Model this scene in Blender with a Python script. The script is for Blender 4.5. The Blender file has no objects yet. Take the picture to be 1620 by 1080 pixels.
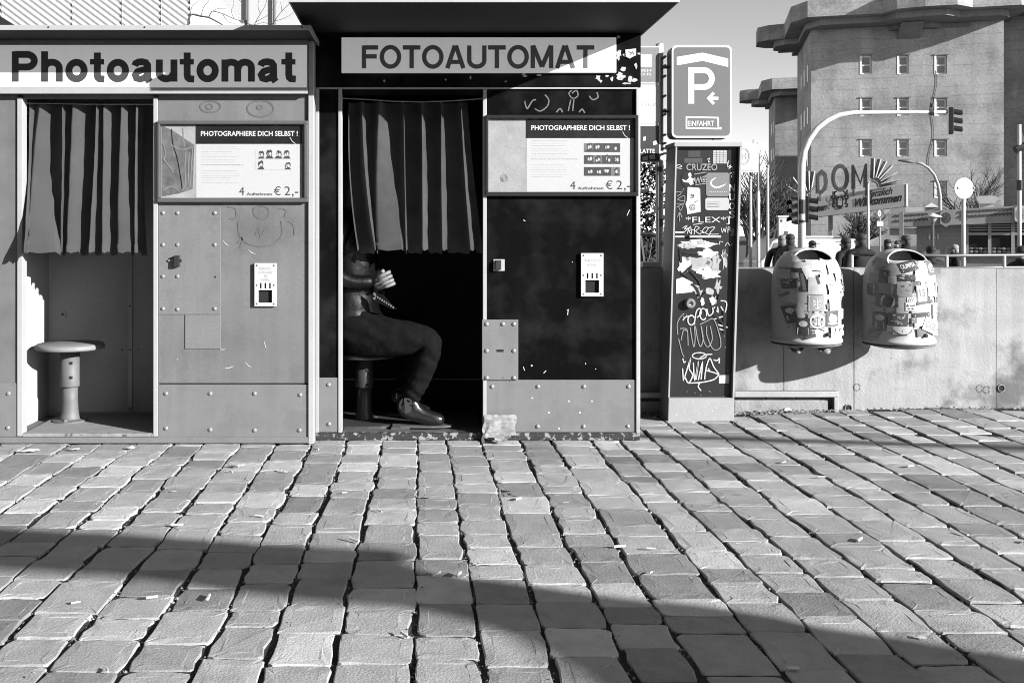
import bpy, bmesh, math, random
from mathutils import Vector, Matrix, noise

random.seed(7)
SC = bpy.context.scene
COL = SC.collection
R = math.radians
# ------------------------------------------------------------------ camera, sky, sun, exposure
F, PX, PY, H = 1575.0, 663.0, 370.0, 0.97          # focal length in photo pixels, optical axis, eye height
cam = bpy.data.cameras.new('camera'); camo = bpy.data.objects.new('camera', cam); COL.objects.link(camo)
camo.location = (0, 0, H); camo.rotation_euler = (R(90), 0, 0)
cam.sensor_width = 36; cam.lens = 35
cam.shift_x = (810 - PX) / 1620; cam.shift_y = -(540 - PY) / 1620
cam.clip_start = 0.05; cam.clip_end = 2000
SC.camera = camo

SUN = Vector((1.4, -1.0, 0.58)).normalized()       # towards the sun: front right, low
elev = math.asin(SUN.z); azim = math.atan2(SUN.x, SUN.y)
world = bpy.data.worlds.new('World'); SC.world = world; world.use_nodes = True
wn = world.node_tree; wn.nodes.clear()
sky = wn.nodes.new('ShaderNodeTexSky'); sky.sky_type = 'NISHITA'; sky.sun_disc = False
sky.sun_elevation = elev; sky.sun_rotation = azim; sky.dust_density = 0.0; sky.air_density = 0.5; sky.ozone_density = 1.0
bw = wn.nodes.new('ShaderNodeRGBToBW'); bg = wn.nodes.new('ShaderNodeBackground'); wo = wn.nodes.new('ShaderNodeOutputWorld')
bg.inputs[1].default_value = 0.15
wn.links.new(sky.outputs[0], bw.inputs[0]); wn.links.new(bw.outputs[0], bg.inputs[0]); wn.links.new(bg.outputs[0], wo.inputs[0])

sl = bpy.data.lights.new('sun', 'SUN'); sl.energy = 5.0; sl.angle = R(0.5); sl.color = (1, 1, 1)
so = bpy.data.objects.new('sun', sl); COL.objects.link(so)
so.rotation_euler = SUN.to_track_quat('Z', 'Y').to_euler()
SC.view_settings.view_transform = 'Standard'; SC.view_settings.look = 'None'
SC.view_settings.gamma = 1; SC.view_settings.exposure = 0.8; SC.view_settings.use_curve_mapping = False
SC.render.engine = 'CYCLES'; SC.cycles.max_bounces = 6; SC.cycles.diffuse_bounces = 1; SC.cycles.sample_clamp_indirect = 0.065; SC.cycles.filter_width = 1.0; SC.cycles.transparent_max_bounces = 12

# ------------------------------------------------------------------ measuring helpers
def wx(px, d): return (px - PX) / F * d
def wz(py, d): return H - (py - PY) / F * d
def W(px, py, d): return Vector((wx(px, d), d, wz(py, d)))

# ------------------------------------------------------------------ materials (a black-and-white photograph: greys)
MATS = {}
def M(name, v, rough=0.6, metal=0.0, var=0.12, scale=5.0, fine=0.06, fscale=190.0, bump=0.0, bscale=80.0, spec=0.4,
      streak=0.0, sscale=9.0, stain=None, speck=0.0, speck_v=0.8, speck_scale=60.0, tone=False, lines=None, coat=0.0, speck_t=0.0, speck_w=0.04, stretch=(1, 1, 1)):
    if name in MATS: return MATS[name]
    m = bpy.data.materials.new(name); m.use_nodes = True; MATS[name] = m
    nt = m.node_tree; N = nt.nodes; L = nt.links; b = N['Principled BSDF']
    b.inputs['Roughness'].default_value = rough; b.inputs['Metallic'].default_value = metal
    b.inputs['Specular IOR Level'].default_value = spec
    if coat: b.inputs['Coat Weight'].default_value = coat
    tc = N.new('ShaderNodeTexCoord')
    def nz(s, det, vec=None, rgh=0.55):
        n = N.new('ShaderNodeTexNoise'); n.inputs['Scale'].default_value = s; n.inputs['Detail'].default_value = det
        n.inputs['Roughness'].default_value = rgh
        L.new(vec if vec is not None else tc.outputs['Object'], n.inputs['Vector']); return n.outputs['Fac']
    def ma(op, a, bb, c=None):
        n = N.new('ShaderNodeMath'); n.operation = op
        for i, q in enumerate((a, bb, c)):
            if q is None: continue
            if isinstance(q, (int, float)): n.inputs[i].default_value = q
            else: L.new(q, n.inputs[i])
        return n.outputs[0]
    def mapped(sx, sy, sz):
        mp = N.new('ShaderNodeMapping'); mp.inputs['Scale'].default_value = (sx, sy, sz)
        L.new(tc.outputs['Object'], mp.inputs['Vector']); return mp.outputs[0]
    base_vec = mapped(*stretch) if stretch != (1, 1, 1) else None
    f = ma('MULTIPLY_ADD', nz(scale, 6, base_vec), 2 * var * 1.6, 1 - var * 1.6)
    if fine: f = ma('MULTIPLY', f, ma('MULTIPLY_ADD', nz(fscale, 2, None, .8), 2 * fine * 3.4, 1 - fine * 3.4))
    if streak:
        f = ma('MULTIPLY', f, ma('MULTIPLY_ADD', nz(sscale, 5, mapped(2.2, 2.2, 0.12)), 2 * streak * 1.6, 1 - streak * 1.6))
    if stain:                                            # (scale, strength) blotchy dirt with soft borders
        sr = N.new('ShaderNodeMapRange'); sr.inputs['From Min'].default_value = .46; sr.inputs['From Max'].default_value = .66; sr.interpolation_type = 'SMOOTHSTEP'
        L.new(nz(stain[0], 8, None, .62), sr.inputs['Value'])
        f = ma('MULTIPLY', f, ma('MULTIPLY_ADD', sr.outputs[0], -stain[1], 1.0))
    if lines:                                            # (pitch, strength) horizontal shutter-board lines
        sep = N.new('ShaderNodeSeparateXYZ'); L.new(tc.outputs['Object'], sep.inputs[0])
        wob = ma('MULTIPLY_ADD', nz(0.12 if lines[0] > .5 else 2.0, 4), lines[0] * .9, sep.outputs['Z'])
        fr = ma('FRACT', ma('DIVIDE', wob, lines[0]), 0)
        ln = ma('LESS_THAN', fr, 0.09)
        ln = ma('MULTIPLY', ln, ma('GREATER_THAN', nz(0.35 if lines[0] > .5 else 3.0, 5), 0.46))
        f = ma('MULTIPLY', f, ma('MULTIPLY_ADD', ln, -lines[1], 1.0))
    if tone:
        at = N.new('ShaderNodeAttribute'); at.attribute_name = 'tone'
        f = ma('MULTIPLY', f, at.outputs['Fac'])
    val = ma('MULTIPLY', f, v)
    if speck:
        n = nz(speck_scale, 3, None, 0.6)
        t = speck_t if speck_t else 0.72
        k = N.new('ShaderNodeMapRange'); k.inputs['From Min'].default_value = t; k.inputs['From Max'].default_value = t + speck_w
        L.new(n, k.inputs['Value'])
        k2 = ma('MULTIPLY', k.outputs[0], speck)
        mx = N.new('ShaderNodeMix'); L.new(k2, mx.inputs[0]); L.new(val, mx.inputs[2]); mx.inputs[3].default_value = speck_v
        val = mx.outputs[0]
    val = ma('MINIMUM', ma('MAXIMUM', val, 0.002), 0.88)
    cb = N.new('ShaderNodeCombineColor')
    for i in range(3): L.new(val, cb.inputs[i])
    L.new(cb.outputs[0], b.inputs['Base Color'])
    if bump:
        bp = N.new('ShaderNodeBump'); bp.inputs['Strength'].default_value = 1.0; bp.inputs['Distance'].default_value = bump
        L.new(nz(bscale, 6), bp.inputs['Height']); L.new(bp.outputs[0], b.inputs['Normal'])
    return m

def glassM(name, refl=0.06, tint=1.0):
    if name in MATS: return MATS[name]
    m = bpy.data.materials.new(name); m.use_nodes = True; MATS[name] = m
    nt = m.node_tree; N = nt.nodes; L = nt.links; N.remove(N['Principled BSDF'])
    tr = N.new('ShaderNodeBsdfTransparent'); tr.inputs[0].default_value = (tint, tint, tint, 1)
    gl = N.new('ShaderNodeBsdfGlossy'); gl.inputs['Roughness'].default_value = 0.03
    lw = N.new('ShaderNodeLayerWeight'); pw = N.new('ShaderNodeMath'); pw.operation = 'POWER'; pw.inputs[1].default_value = 5
    L.new(lw.outputs['Facing'], pw.inputs[0])
    fr = N.new('ShaderNodeMath'); fr.operation = 'MULTIPLY_ADD'; fr.inputs[1].default_value = 0.9; fr.inputs[2].default_value = refl*.5
    L.new(pw.outputs[0], fr.inputs[0])
    mx = N.new('ShaderNodeMixShader')
    L.new(fr.outputs[0], mx.inputs[0]); L.new(tr.outputs[0], mx.inputs[1]); L.new(gl.outputs[0], mx.inputs[2])
    L.new(mx.outputs[0], N['Material Output'].inputs[0]); return m

# ------------------------------------------------------------------ mesh helpers
class MB:
    def __init__(s): s.v = []; s.f = []; s.mi = []; s.tone = []
    def add(s, vs, fs, mi=0, tone=1.0):
        o = len(s.v); s.v += [tuple(v) for v in vs]
        for f in fs: s.f.append(tuple(i + o for i in f)); s.mi.append(mi); s.tone.append(tone)
        return s
    def box(s, x0, x1, y0, y1, z0, z1, mi=0):
        if x0 > x1: x0, x1 = x1, x0
        if y0 > y1: y0, y1 = y1, y0
        if z0 > z1: z0, z1 = z1, z0
        return s.add([(x0,y0,z0),(x1,y0,z0),(x1,y1,z0),(x0,y1,z0),(x0,y0,z1),(x1,y0,z1),(x1,y1,z1),(x0,y1,z1)],
                     [(0,3,2,1),(4,5,6,7),(0,1,5,4),(1,2,6,5),(2,3,7,6),(3,0,4,7)], mi)
    def prism_y(s, pts, y0, y1, mi=0):                  # polygon given as (x,z), pushed along y
        n = len(pts); a = sum(pts[i][0]*pts[(i+1)%n][1]-pts[(i+1)%n][0]*pts[i][1] for i in range(n))
        if a < 0: pts = pts[::-1]
        vs = [(x, y0, z) for x, z in pts] + [(x, y1, z) for x, z in pts]
        fs = [tuple(range(n)), tuple(range(2*n-1, n-1, -1))] + [((i+1)%n, i, i+n, (i+1)%n+n) for i in range(n)]
        return s.add(vs, fs, mi)
    def prism_z(s, pts, z0, z1, mi=0):
        n = len(pts); a = sum(pts[i][0]*pts[(i+1)%n][1]-pts[(i+1)%n][0]*pts[i][1] for i in range(n))
        if a < 0: pts = pts[::-1]
        vs = [(x, y, z0) for x, y in pts] + [(x, y, z1) for x, y in pts]
        fs = [tuple(range(n-1, -1, -1)), tuple(range(n, 2*n))] + [(i, (i+1)%n, (i+1)%n+n, i+n) for i in range(n)]
        return s.add(vs, fs, mi)
    def tube(s, pts, r, n=8, cap=True, mi=0):
        pts = [Vector(p) for p in pts]; rs = r if isinstance(r, (list, tuple)) else [r]*len(pts)
        rings = []; up = None
        for i, p in enumerate(pts):
            t = (pts[min(i+1, len(pts)-1)] - pts[max(i-1, 0)])
            if t.length < 1e-9: t = Vector((0,0,1))
            t.normalize()
            if up is None:
                up = Vector((0,0,1)) if abs(t.z) < 0.9 else Vector((1,0,0))
            a = t.cross(up)
            if a.length < 1e-6: a = t.orthogonal()
            a.normalize(); b = a.cross(t).normalized(); up = b
            rings.append([p + (a*math.cos(2*math.pi*k/n) + b*math.sin(2*math.pi*k/n))*rs[i] for k in range(n)])
        vs = [v for rg in rings for v in rg]; fs = []
        for i in range(len(pts)-1):
            for k in range(n):
                k2 = (k+1) % n; fs.append((i*n+k, (i+1)*n+k, (i+1)*n+k2, i*n+k2))
        if cap: fs.append(tuple(range(n))); fs.append(tuple((len(pts)-1)*n+k for k in range(n-1, -1, -1)))
        return s.add(vs, fs, mi)
    def lathe(s, prof, c=(0,0,0), n=24, mi=0, sx=1.0, sy=1.0):   # prof: (r,z) from bottom to top
        vs = []; fs = []
        for r, z in prof:
            for k in range(n):
                a = 2*math.pi*k/n; vs.append((c[0]+r*sx*math.cos(a), c[1]+r*sy*math.sin(a), c[2]+z))
        for i in range(len(prof)-1):
            for k in range(n):
                k2 = (k+1) % n; fs.append((i*n+k, i*n+k2, (i+1)*n+k2, (i+1)*n+k))
        fs.append(tuple(range(n-1, -1, -1))); fs.append(tuple((len(prof)-1)*n+k for k in range(n)))
        return s.add(vs, fs, mi)
    def ribbon(s, pts, w, y, th=0.0006, closed=False, mi=0):     # flat stroke in the x-z plane, front at y
        P = [Vector((p[0], p[1])) for p in pts]; n = len(P)
        ws = w if isinstance(w, (list, tuple)) else [w]*n
        A = []; B = []
        for i in range(n):
            if closed: p0, p2 = P[i-1], P[(i+1) % n]
            else: p0, p2 = P[max(i-1, 0)], P[min(i+1, n-1)]
            d1 = (P[i]-p0); d2 = (p2-P[i])
            d1 = d1.normalized() if d1.length > 1e-9 else (d2.normalized() if d2.length > 1e-9 else Vector((1,0)))
            d2 = d2.normalized() if d2.length > 1e-9 else d1
            t = d1 + d2; t = t.normalized() if t.length > 1e-6 else d1
            nn = Vector((-t.y, t.x)); c = max(0.5, nn.dot(Vector((-d1.y, d1.x))))
            h = ws[i]/2/c
            A.append(P[i]+nn*h); B.append(P[i]-nn*h)
        vs = [(a.x, y, a.y) for a in A] + [(b.x, y, b.y) for b in B] + [(a.x, y+th, a.y) for a in A] + [(b.x, y+th, b.y) for b in B]
        fs = []
        for i in range(n if closed else n-1):
            j = (i+1) % n
            fs += [(i, n+i, n+j, j), (2*n+i, i, j, 2*n+j), (n+i, 3*n+i, 3*n+j, n+j)]
        if not closed: fs += [(0, 2*n, 3*n, n), (n-1, 2*n-1, 4*n-1, 3*n-1)]
        return s.add(vs, fs, mi)
    def disc_y(s, cx, cz, rx, rz, y, n=20, th=0.0006, mi=0):
        return s.prism_y([(cx+rx*math.cos(2*math.pi*k/n), cz+rz*math.sin(2*math.pi*k/n)) for k in range(n)], y, y+th, mi)
    def ellipsoid(s, c, r, nu=14, nv=8, mi=0):
        prof = [(math.cos(-math.pi/2+math.pi*j/nv), math.sin(-math.pi/2+math.pi*j/nv)) for j in range(nv+1)]
        prof[0] = (0.02, -1); prof[-1] = (0.02, 1)
        vs = []; fs = []
        for q, z in prof:
            for k in range(nu):
                a = 2*math.pi*k/nu; vs.append((c[0]+r[0]*q*math.cos(a), c[1]+r[1]*q*math.sin(a), c[2]+r[2]*z))
        for i in range(nv):
            for k in range(nu):
                k2 = (k+1) % nu; fs.append((i*nu+k, i*nu+k2, (i+1)*nu+k2, (i+1)*nu+k))
        return s.add(vs, fs, mi)
    def holed(s, x0, x1, z0, z1, y, holes, depth=0.0, mi=0, mi2=None):   # wall facing -y with rectangular openings and reveals
        xs = sorted({x0, x1, *[h[0] for h in holes], *[h[1] for h in holes]}); zs = sorted({z0, z1, *[h[2] for h in holes], *[h[3] for h in holes]})
        for i in range(len(xs)-1):
            for j in range(len(zs)-1):
                cx = (xs[i]+xs[i+1])/2; cz = (zs[j]+zs[j+1])/2
                if any(h[0] < cx < h[1] and h[2] < cz < h[3] for h in holes): continue
                s.add([(xs[i],y,zs[j]),(xs[i+1],y,zs[j]),(xs[i+1],y,zs[j+1]),(xs[i],y,zs[j+1])], [(0,1,2,3)], mi)
        if depth:
            for a, b, c, d in holes:
                q = mi if mi2 is None else mi2
                s.add([(a,y,c),(b,y,c),(b,y,d),(a,y,d),(a,y+depth,c),(b,y+depth,c),(b,y+depth,d),(a,y+depth,d)],
                      [(0,4,5,1),(1,5,6,2),(2,6,7,3),(3,7,4,0)], q)
        return s
    def mesh(s, name, mats, org=(0,0,0), smooth=False, bevel=0.0, tone=False, fix=False):
        me = bpy.data.meshes.new(name)
        me.from_pydata([(v[0]-org[0], v[1]-org[1], v[2]-org[2]) for v in s.v], [], s.f)
        for m in (mats if isinstance(mats, (list, tuple)) else [mats]): me.materials.append(m)
        if len(me.materials) > 1: me.polygons.foreach_set('material_index', s.mi)
        if tone:
            a = me.attributes.new('tone', 'FLOAT', 'FACE'); a.data.foreach_set('value', s.tone)
        if bevel or fix:
            bm = bmesh.new(); bm.from_mesh(me)
            bmesh.ops.remove_doubles(bm, verts=bm.verts, dist=1e-6)
            if fix: bmesh.ops.recalc_face_normals(bm, faces=bm.faces)
            if bevel: bmesh.ops.bevel(bm, geom=[e for e in bm.edges if len(e.link_faces) == 2 and e.calc_face_angle(0) > 0.5], offset=bevel, segments=2, affect='EDGES', profile=0.6)
            bm.to_mesh(me); bm.free()
        if smooth: me.polygons.foreach_set('use_smooth', [True]*len(me.polygons))
        me.update(); return me
    def build(s, name, mats, parent=None, org=None, **kw):
        if org is None: org = worldloc(parent) if parent is not None else (0,0,0)
        o = bpy.data.objects.new(name, s.mesh(name, mats, org, **kw)); COL.objects.link(o)
        if parent is not None: o.parent = parent
        return o

def worldloc(o):
    p = Vector((0,0,0))
    while o is not None: p += o.location; o = o.parent
    return p
def link(name, me, parent=None, loc=(0,0,0), rot=(0,0,0), scale=None):
    o = bpy.data.objects.new(name, me); COL.objects.link(o); o.location = loc; o.rotation_euler = rot
    if scale: o.scale = scale
    if parent is not None: o.parent = parent
    return o
def tag(o, label=None, cat=None, group=None, kind=None):
    if label: o['label'] = label
    if cat: o['category'] = cat
    if group: o['group'] = group
    if kind: o['kind'] = kind
    return o
def thing(name, loc, label, cat, group=None, rz=0.0):
    o = bpy.data.objects.new(name, None); COL.objects.link(o); o.location = loc; o.rotation_euler = (0,0,rz); o.empty_display_size = 0.1
    return tag(o, label, cat, group)
def curve(pl, n=4):                                       # smooth line through the points
    P = [Vector((p[0], p[1])) for p in pl]
    if len(P) < 3: return pl
    out = []
    for i in range(len(P)-1):
        p0, p1, p2, p3 = P[max(i-1, 0)], P[i], P[i+1], P[min(i+2, len(P)-1)]
        for k in range(n):
            t = k/n; q = .5*((2*p1)+(p2-p0)*t+(2*p0-5*p1+4*p2-p3)*t*t+(3*p1-p0-3*p2+p3)*t**3); out.append((q.x, q.y))
    return out+[(P[-1].x, P[-1].y)]
def arc(cx, cy, rx, ry, a0, a1, n=10):
    return [(cx+rx*math.cos(R(a0+(a1-a0)*i/n)), cy+ry*math.sin(R(a0+(a1-a0)*i/n))) for i in range(n+1)]

def text2d(body, bold=0.0, shear=0.0, res=3):
    cu = bpy.data.curves.new('t', 'FONT'); cu.body = body; cu.size = 1; cu.offset = bold; cu.shear = shear; cu.resolution_u = res; cu.fill_mode = 'FRONT'
    o = bpy.data.objects.new('t', cu); me = bpy.data.meshes.new_from_object(o)
    v = [(q.co.x, q.co.y) for q in me.vertices]; f = [tuple(p.vertices) for p in me.polygons]
    bpy.data.objects.remove(o); bpy.data.curves.remove(cu); bpy.data.meshes.remove(me)
    xs = [p[0] for p in v]; ys = [p[1] for p in v]
    return v, f, (min(xs), max(xs), min(ys), max(ys))
def text_fit(mb, body, x0, x1, z0, z1, y, bold=0.0, shear=0.0, keep=False, mi=0, map=None):
    v, f, (a, b, c, d) = text2d(body, bold, shear)
    sx = (x1-x0)/(b-a); sz = (z1-z0)/(d-c)
    if keep: sx = sz = min(sx, sz)
    pts = [(x0+(p[0]-a)*sx, z0+(p[1]-c)*sz) for p in v]
    mb.add([map(p) for p in pts] if map else [(p[0], y, p[1]) for p in pts], f, mi)
    return mb
# grotesque letters drawn as strokes: (advance, [(points, closed, width factor)])
def glyphs(w):
    h = w/2; g = {}
    g['o'] = (.62, [(arc(.31,.365,.31-h,.375-h,0,345,23), True, 1)])
    g['P'] = (.74, [([(h,0),(h,1)],0,1), ([(h,1-h),(.42,1-h)]+arc(.42,.69,.3-h,.31-h,90,-90,10)[1:]+[(h,.38+h)],0,1)])
    g['h'] = (.60, [([(h,0),(h,1)],0,1), ([(h,.38)]+arc(.30,.44,.30-h,.305-h,170,0,9)+[(.60-h,0)],0,1)])
    g['t'] = (.39, [([(.20,.96),(.20,.22),(.215,.14),(.26,.095),(.39,.085)],0,1), ([(0,.655),(.38,.655)],0,.8)])
    g['a'] = (.60, [([(h*.9,.52),(.12,.6),(.19,.645),(.29,.655),(.39,.625),(.44,.54),(.445,.18),(.46,.07),(.5,.0)],0,1),
                    ([(.44,.42),(.30,.385),(.17,.335),(.105,.22),(.14,.115),(.24,.08),(.36,.125),(.43,.24)],0,.95)])
    g['u'] = (.60, [([(h,.73)]+arc(.29,.285,.29-h,.295-h,180,350,9)+[(.50,.30)],0,1), ([(.60-h,.73),(.60-h,0)],0,1)])
    g['m'] = (.92, [([(h,0),(h,.73)],0,1), ([(h,.42)]+arc(.275,.47,.275-h,.275-h,170,0,8)+[(.55-h,0)],0,1), ([(.55-h,.42)]+arc(.645,.47,.275-h,.275-h,160,0,8)+[(.92-h,0)],0,1)])
    g['F'] = (.60, [([(h,0),(h,1)],0,1), ([(h,1-h),(.60,1-h)],0,1), ([(h,.52),(.55,.52)],0,1)])
    g['O'] = (.80, [(arc(.40,.5,.40-h,.515-h,0,348,29), True, 1)])
    g['T'] = (.64, [([(0,1-h),(.64,1-h)],0,1), ([(.32,0),(.32,1-h)],0,1)])
    g['A'] = (.74, [([(h*.9,0),(.37-h*.2,1)],0,1), ([(.74-h*.9,0),(.37+h*.2,1)],0,1), ([(.17,.28),(.57,.28)],0,.95)])
    g['U'] = (.72, [([(h,1),(h,.36)]+arc(.36,.36,.36-h,.375-h,180,360,12)+[(.72-h,1)],0,1)])
    g['M'] = (.84, [([(h,0),(h,1)],0,1), ([(.84-h,0),(.84-h,1)],0,1), ([(h*1.1,1),(.42,.06)],0,1), ([(.84-h*1.1,1),(.42,.06)],0,1)])
    g['D'] = (.72, [([(h,1-h),(.30,1-h)]+arc(.32,.5,.40-h,.5-h,90,-90,14)+[(h,h)],0,1), ([(h,0),(h,1)],0,1)])
    return g
def word(mb, s, x0, x1, z0, cap, y, w=.19, gap=.06):
    g = glyphs(w); tot = sum(g[c][0] for c in s) + gap*(len(s)-1); sx = (x1-x0)/tot; x = 0; k = 0
    for c in s:
        adv, st = g[c]
        for pts, cl, wf in st:
            mb.ribbon([(x0+(x+p[0])*sx, z0+p[1]*cap) for p in pts], w*wf*(sx+cap)/2, y-0.00025*(k % 3), closed=cl); k += 1
        x += adv + gap

_rivet = {}
def rivet_mesh(r, mat):
    k = (round(r, 4), mat.name)
    if k not in _rivet:
        mb = MB(); n = 10
        prof = [(r, 0), (r*.92, r*.28), (r*.62, r*.52), (r*.2, r*.6)]
        vs = []; fs = []
        for q, z in prof:
            for i in range(n): vs.append((q*math.cos(2*math.pi*i/n), -z, q*math.sin(2*math.pi*i/n)))
        for j in range(3):
            for i in range(n): fs.append((j*n+i, j*n+(i+1) % n, (j+1)*n+(i+1) % n, (j+1)*n+i))
        fs.append(tuple(3*n+i for i in range(n)))
        mb.add(vs, fs); _rivet[k] = mb.mesh('rivet', mat, smooth=True)
    return _rivet[k]
def rivets(parent, pts, y, r, mat, name='rivet'):
    o = worldloc(parent)
    for x, z in pts: link(name, rivet_mesh(r, mat), parent, (x-o.x, y-o.y, z-o.z))

def skin_mesh(verts, edges, radii, root=0, sub=2):
    me = bpy.data.meshes.new('sk'); me.from_pydata([tuple(v) for v in verts], edges, []); ob = bpy.data.objects.new('sk', me); COL.objects.link(ob)
    sm = ob.modifiers.new('Skin', 'SKIN'); sm.use_smooth_shade = True
    ss = ob.modifiers.new('Sub', 'SUBSURF'); ss.levels = sub; ss.render_levels = sub
    for i, sv in enumerate(me.skin_vertices[0].data):
        r = radii[i]; sv.radius = r if isinstance(r, tuple) else (r, r); sv.use_root = (i == root)
    dg = bpy.context.evaluated_depsgraph_get(); ev = ob.evaluated_get(dg)
    out = bpy.data.meshes.new_from_object(ev)
    v = [tuple(q.co) for q in out.vertices]; f = [tuple(p.vertices) for p in out.polygons]
    bpy.data.objects.remove(ob); bpy.data.meshes.remove(me); bpy.data.meshes.remove(out)
    return v, f
def nz3(x, y, z, s=1.0): return noise.noise(Vector((x*s, y*s, z*s)))

# ------------------------------------------------------------------ ground
def gz(x, y):
    t = min(1, max(0, (x-1.0)/2.0)); t = t*t*(3-2*t)
    k = min(1, max(0, (y-3.0)/2.0))
    return 0.035*t*k + 0.008*noise.noise(Vector((x*0.8, y*0.8, 3.1)))
m_stone = M('cobble_stone', .45, stain=(1.3, .22), rough=.66, var=.17, scale=16, fine=.10, fscale=240, bump=.0022, bscale=150, spec=.35, tone=True)
m_bed = M('joint_soil', .055, rough=.95, var=.5, scale=22, fine=.12, fscale=300, bump=.006, bscale=120, spec=.1)
m_asph = M('asphalt', .10, rough=.9, var=.2, scale=2, bump=.004, bscale=90)

street = MB(); street.add([(-400,5.62,-.8),(600,5.62,-.8),(600,900,-.8),(-400,900,-.8)], [(0,1,2,3)])
tag(street.build('street_ground', m_asph), kind='structure')
plaza_sheet = MB(); plaza_sheet.add([(-60,-60,-.06),(60,-60,-.06),(60,5.60,-.06),(-60,5.60,-.06)], [(0,1,2,3)])
plaza_sheet.add([(-60,5.60,-.06),(60,5.60,-.06),(60,5.60,-.9),(-60,5.60,-.9)], [(0,1,2,3)])
tag(plaza_sheet.build('plaza_ground', m_bed), kind='structure')

pavement = bpy.data.objects.new('cobble_pavement', None); COL.objects.link(pavement); tag(pavement, kind='structure')
CW = .161
LOFF = {i: random.Random(i*13+5).uniform(-.014, .014) for i in range(-30, 40)}
def colx(i, y): return -.012 + CW*i + LOFF[i] + .016*noise.noise(Vector((i*.37+9, y*1.1, 2.0))) + .006*noise.noise(Vector((i*3.1, y*5, 7.0)))
# dark soil between the stones, sunk along the long joints
bed = MB(); x0, x1, y0, y1, st = -2.75, 3.75, 1.4, 5.5, .0135
nx = int((x1-x0)/st); ny = int((y1-y0)/st); vs = []
for j in range(ny+1):
    y = y0+j*st; lines_ = [colx(i, y) for i in range(-18, 25)]
    for i in range(nx+1):
        x = x0+i*st; k = int((x+.012)/CW)+18; dmin = min(abs(x-lines_[q]) for q in (max(0, min(42, k-1)), max(0, min(42, k)), max(0, min(42, k+1))))
        sink = max(0, 1-dmin/.016)*(.007+.007*noise.noise(Vector((x*6, y*6, 1))))
        vs.append((x, y, gz(x, y) - .0042 - sink + .0018*noise.noise(Vector((x*30, y*30, 5)))))
bed.add(vs, [(j*(nx+1)+i, j*(nx+1)+i+1, (j+1)*(nx+1)+i+1, (j+1)*(nx+1)+i) for j in range(ny) for i in range(nx)])
tag(bed.build('bedding', m_bed, pavement, smooth=True), kind='stuff')
rng = random.Random(11)
stones = []; joints = []
for i in range(-17, 24):
    y = 1.35 + rng.uniform(0, .15)
    while y < 5.5:
        L = rng.choice((.115, .135, .15, .16, .165, .175, .19, .205, .225)) + rng.uniform(-.012, .012)
        if -2.0 < (colx(i, y)) < 6: stones.append((i, y, y+L))
        elif colx(i, y) > -2.7: stones.append((i, y, y+L))
        joints.append((i, y)); y += L
def stone_mesh(i, ya, yb):
    gap = rng.choice((.001, .002, .004, .006, .010)) + rng.uniform(0, .003); gy = rng.choice((.001, .0018, .0026, .004))
    def X(side, y): return colx(i+side, y) + (gap if side == 0 else -gap)
    ya2, yb2 = ya+gy, yb-gy
    cx = (colx(i, (ya+yb)/2)+colx(i+1, (ya+yb)/2))/2; cy = (ya+yb)/2
    rc = [rng.choice((.004, .007, .010, .014, .024)) for _ in range(4)]
    pts = []
    for k, (sx, y) in enumerate(((0, ya2), (1, ya2), (1, yb2), (0, yb2))):
        r = rc[k]; sgx = 1 if sx == 0 else -1; sgy = 1 if k < 2 else -1
        c = (X(sx, y)+sgx*r, y+sgy*r)
        a0 = (180, 270, 0, 90)[k]
        for a in (4, 45, 86): pts.append((c[0]+r*math.cos(R(a0+a)), c[1]+r*math.sin(R(a0+a))))
        nxt = ((1, ya2), (1, yb2), (0, yb2), (0, ya2))[k]
        for q in (.33, .67):
            yy = y+(nxt[1]-y)*q
            mx = X(sx, yy) if sx == nxt[0] else X(sx, y)+(X(nxt[0], nxt[1])-X(sx, y))*q
            bow = (.003 if sx == nxt[0] else .0015)
            pts.append((mx+(rng.uniform(-bow*1.6, bow*.8))*(sgx if sx == nxt[0] else 0), yy+(rng.uniform(-bow, bow) if sx != nxt[0] else 0)))
    n = len(pts)
    pts = [(p[0]+rng.uniform(-.0040, .0030), p[1]+rng.uniform(-.0022, .0022)) for p in pts]
    hz = gz(cx, cy) + rng.uniform(-.0022, .0018); tx = rng.gauss(0, .013); ty = rng.gauss(.006, .008)
    def top(x, y, dz): return (x, y, hz + (x-cx)*tx + (y-cy)*ty + dz)
    vs = []
    for sc, dz, jz in ((.66, .0010, .0010), (.955, .0003, .0012), (.992, -.0012, .0010)):
        for p in pts: vs.append(top(cx+(p[0]-cx)*sc, cy+(p[1]-cy)*sc, dz+rng.uniform(-jz, jz)))
    for p in pts: vs.append(top(p[0], p[1], -.006+rng.uniform(-.002, .002)))
    for p in pts: vs.append(top(cx+(p[0]-cx)*1.004, cy+(p[1]-cy)*1.004, -.05))
    fs = [tuple(range(n))]
    for r_ in range(4):
        for k in range(n):
            k2 = (k+1) % n; fs.append((r_*n+k2, r_*n+k, (r_+1)*n+k, (r_+1)*n+k2))
    tone = rng.choice((.66, .78, .88, .95, 1.0, 1.02, 1.06, 1.14, 1.36)) * rng.uniform(.94, 1.06)
    return vs, fs, tone
def in_view(x, y):
    p = PX + x/y*F; q = PY + F*H/y
    return -60 < p < 1680 and q < 1110 and not (y > 4.62 and x < 1.0) and y < 5.4
scored = []
for s_ in stones:
    cx = colx(s_[0], s_[1])+CW/2; cy = (s_[1]+s_[2])/2
    scored.append((0 if in_view(cx, cy) else 1, cy, s_))
scored.sort(key=lambda q: (q[0], q[1]))
rest = MB()
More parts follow.
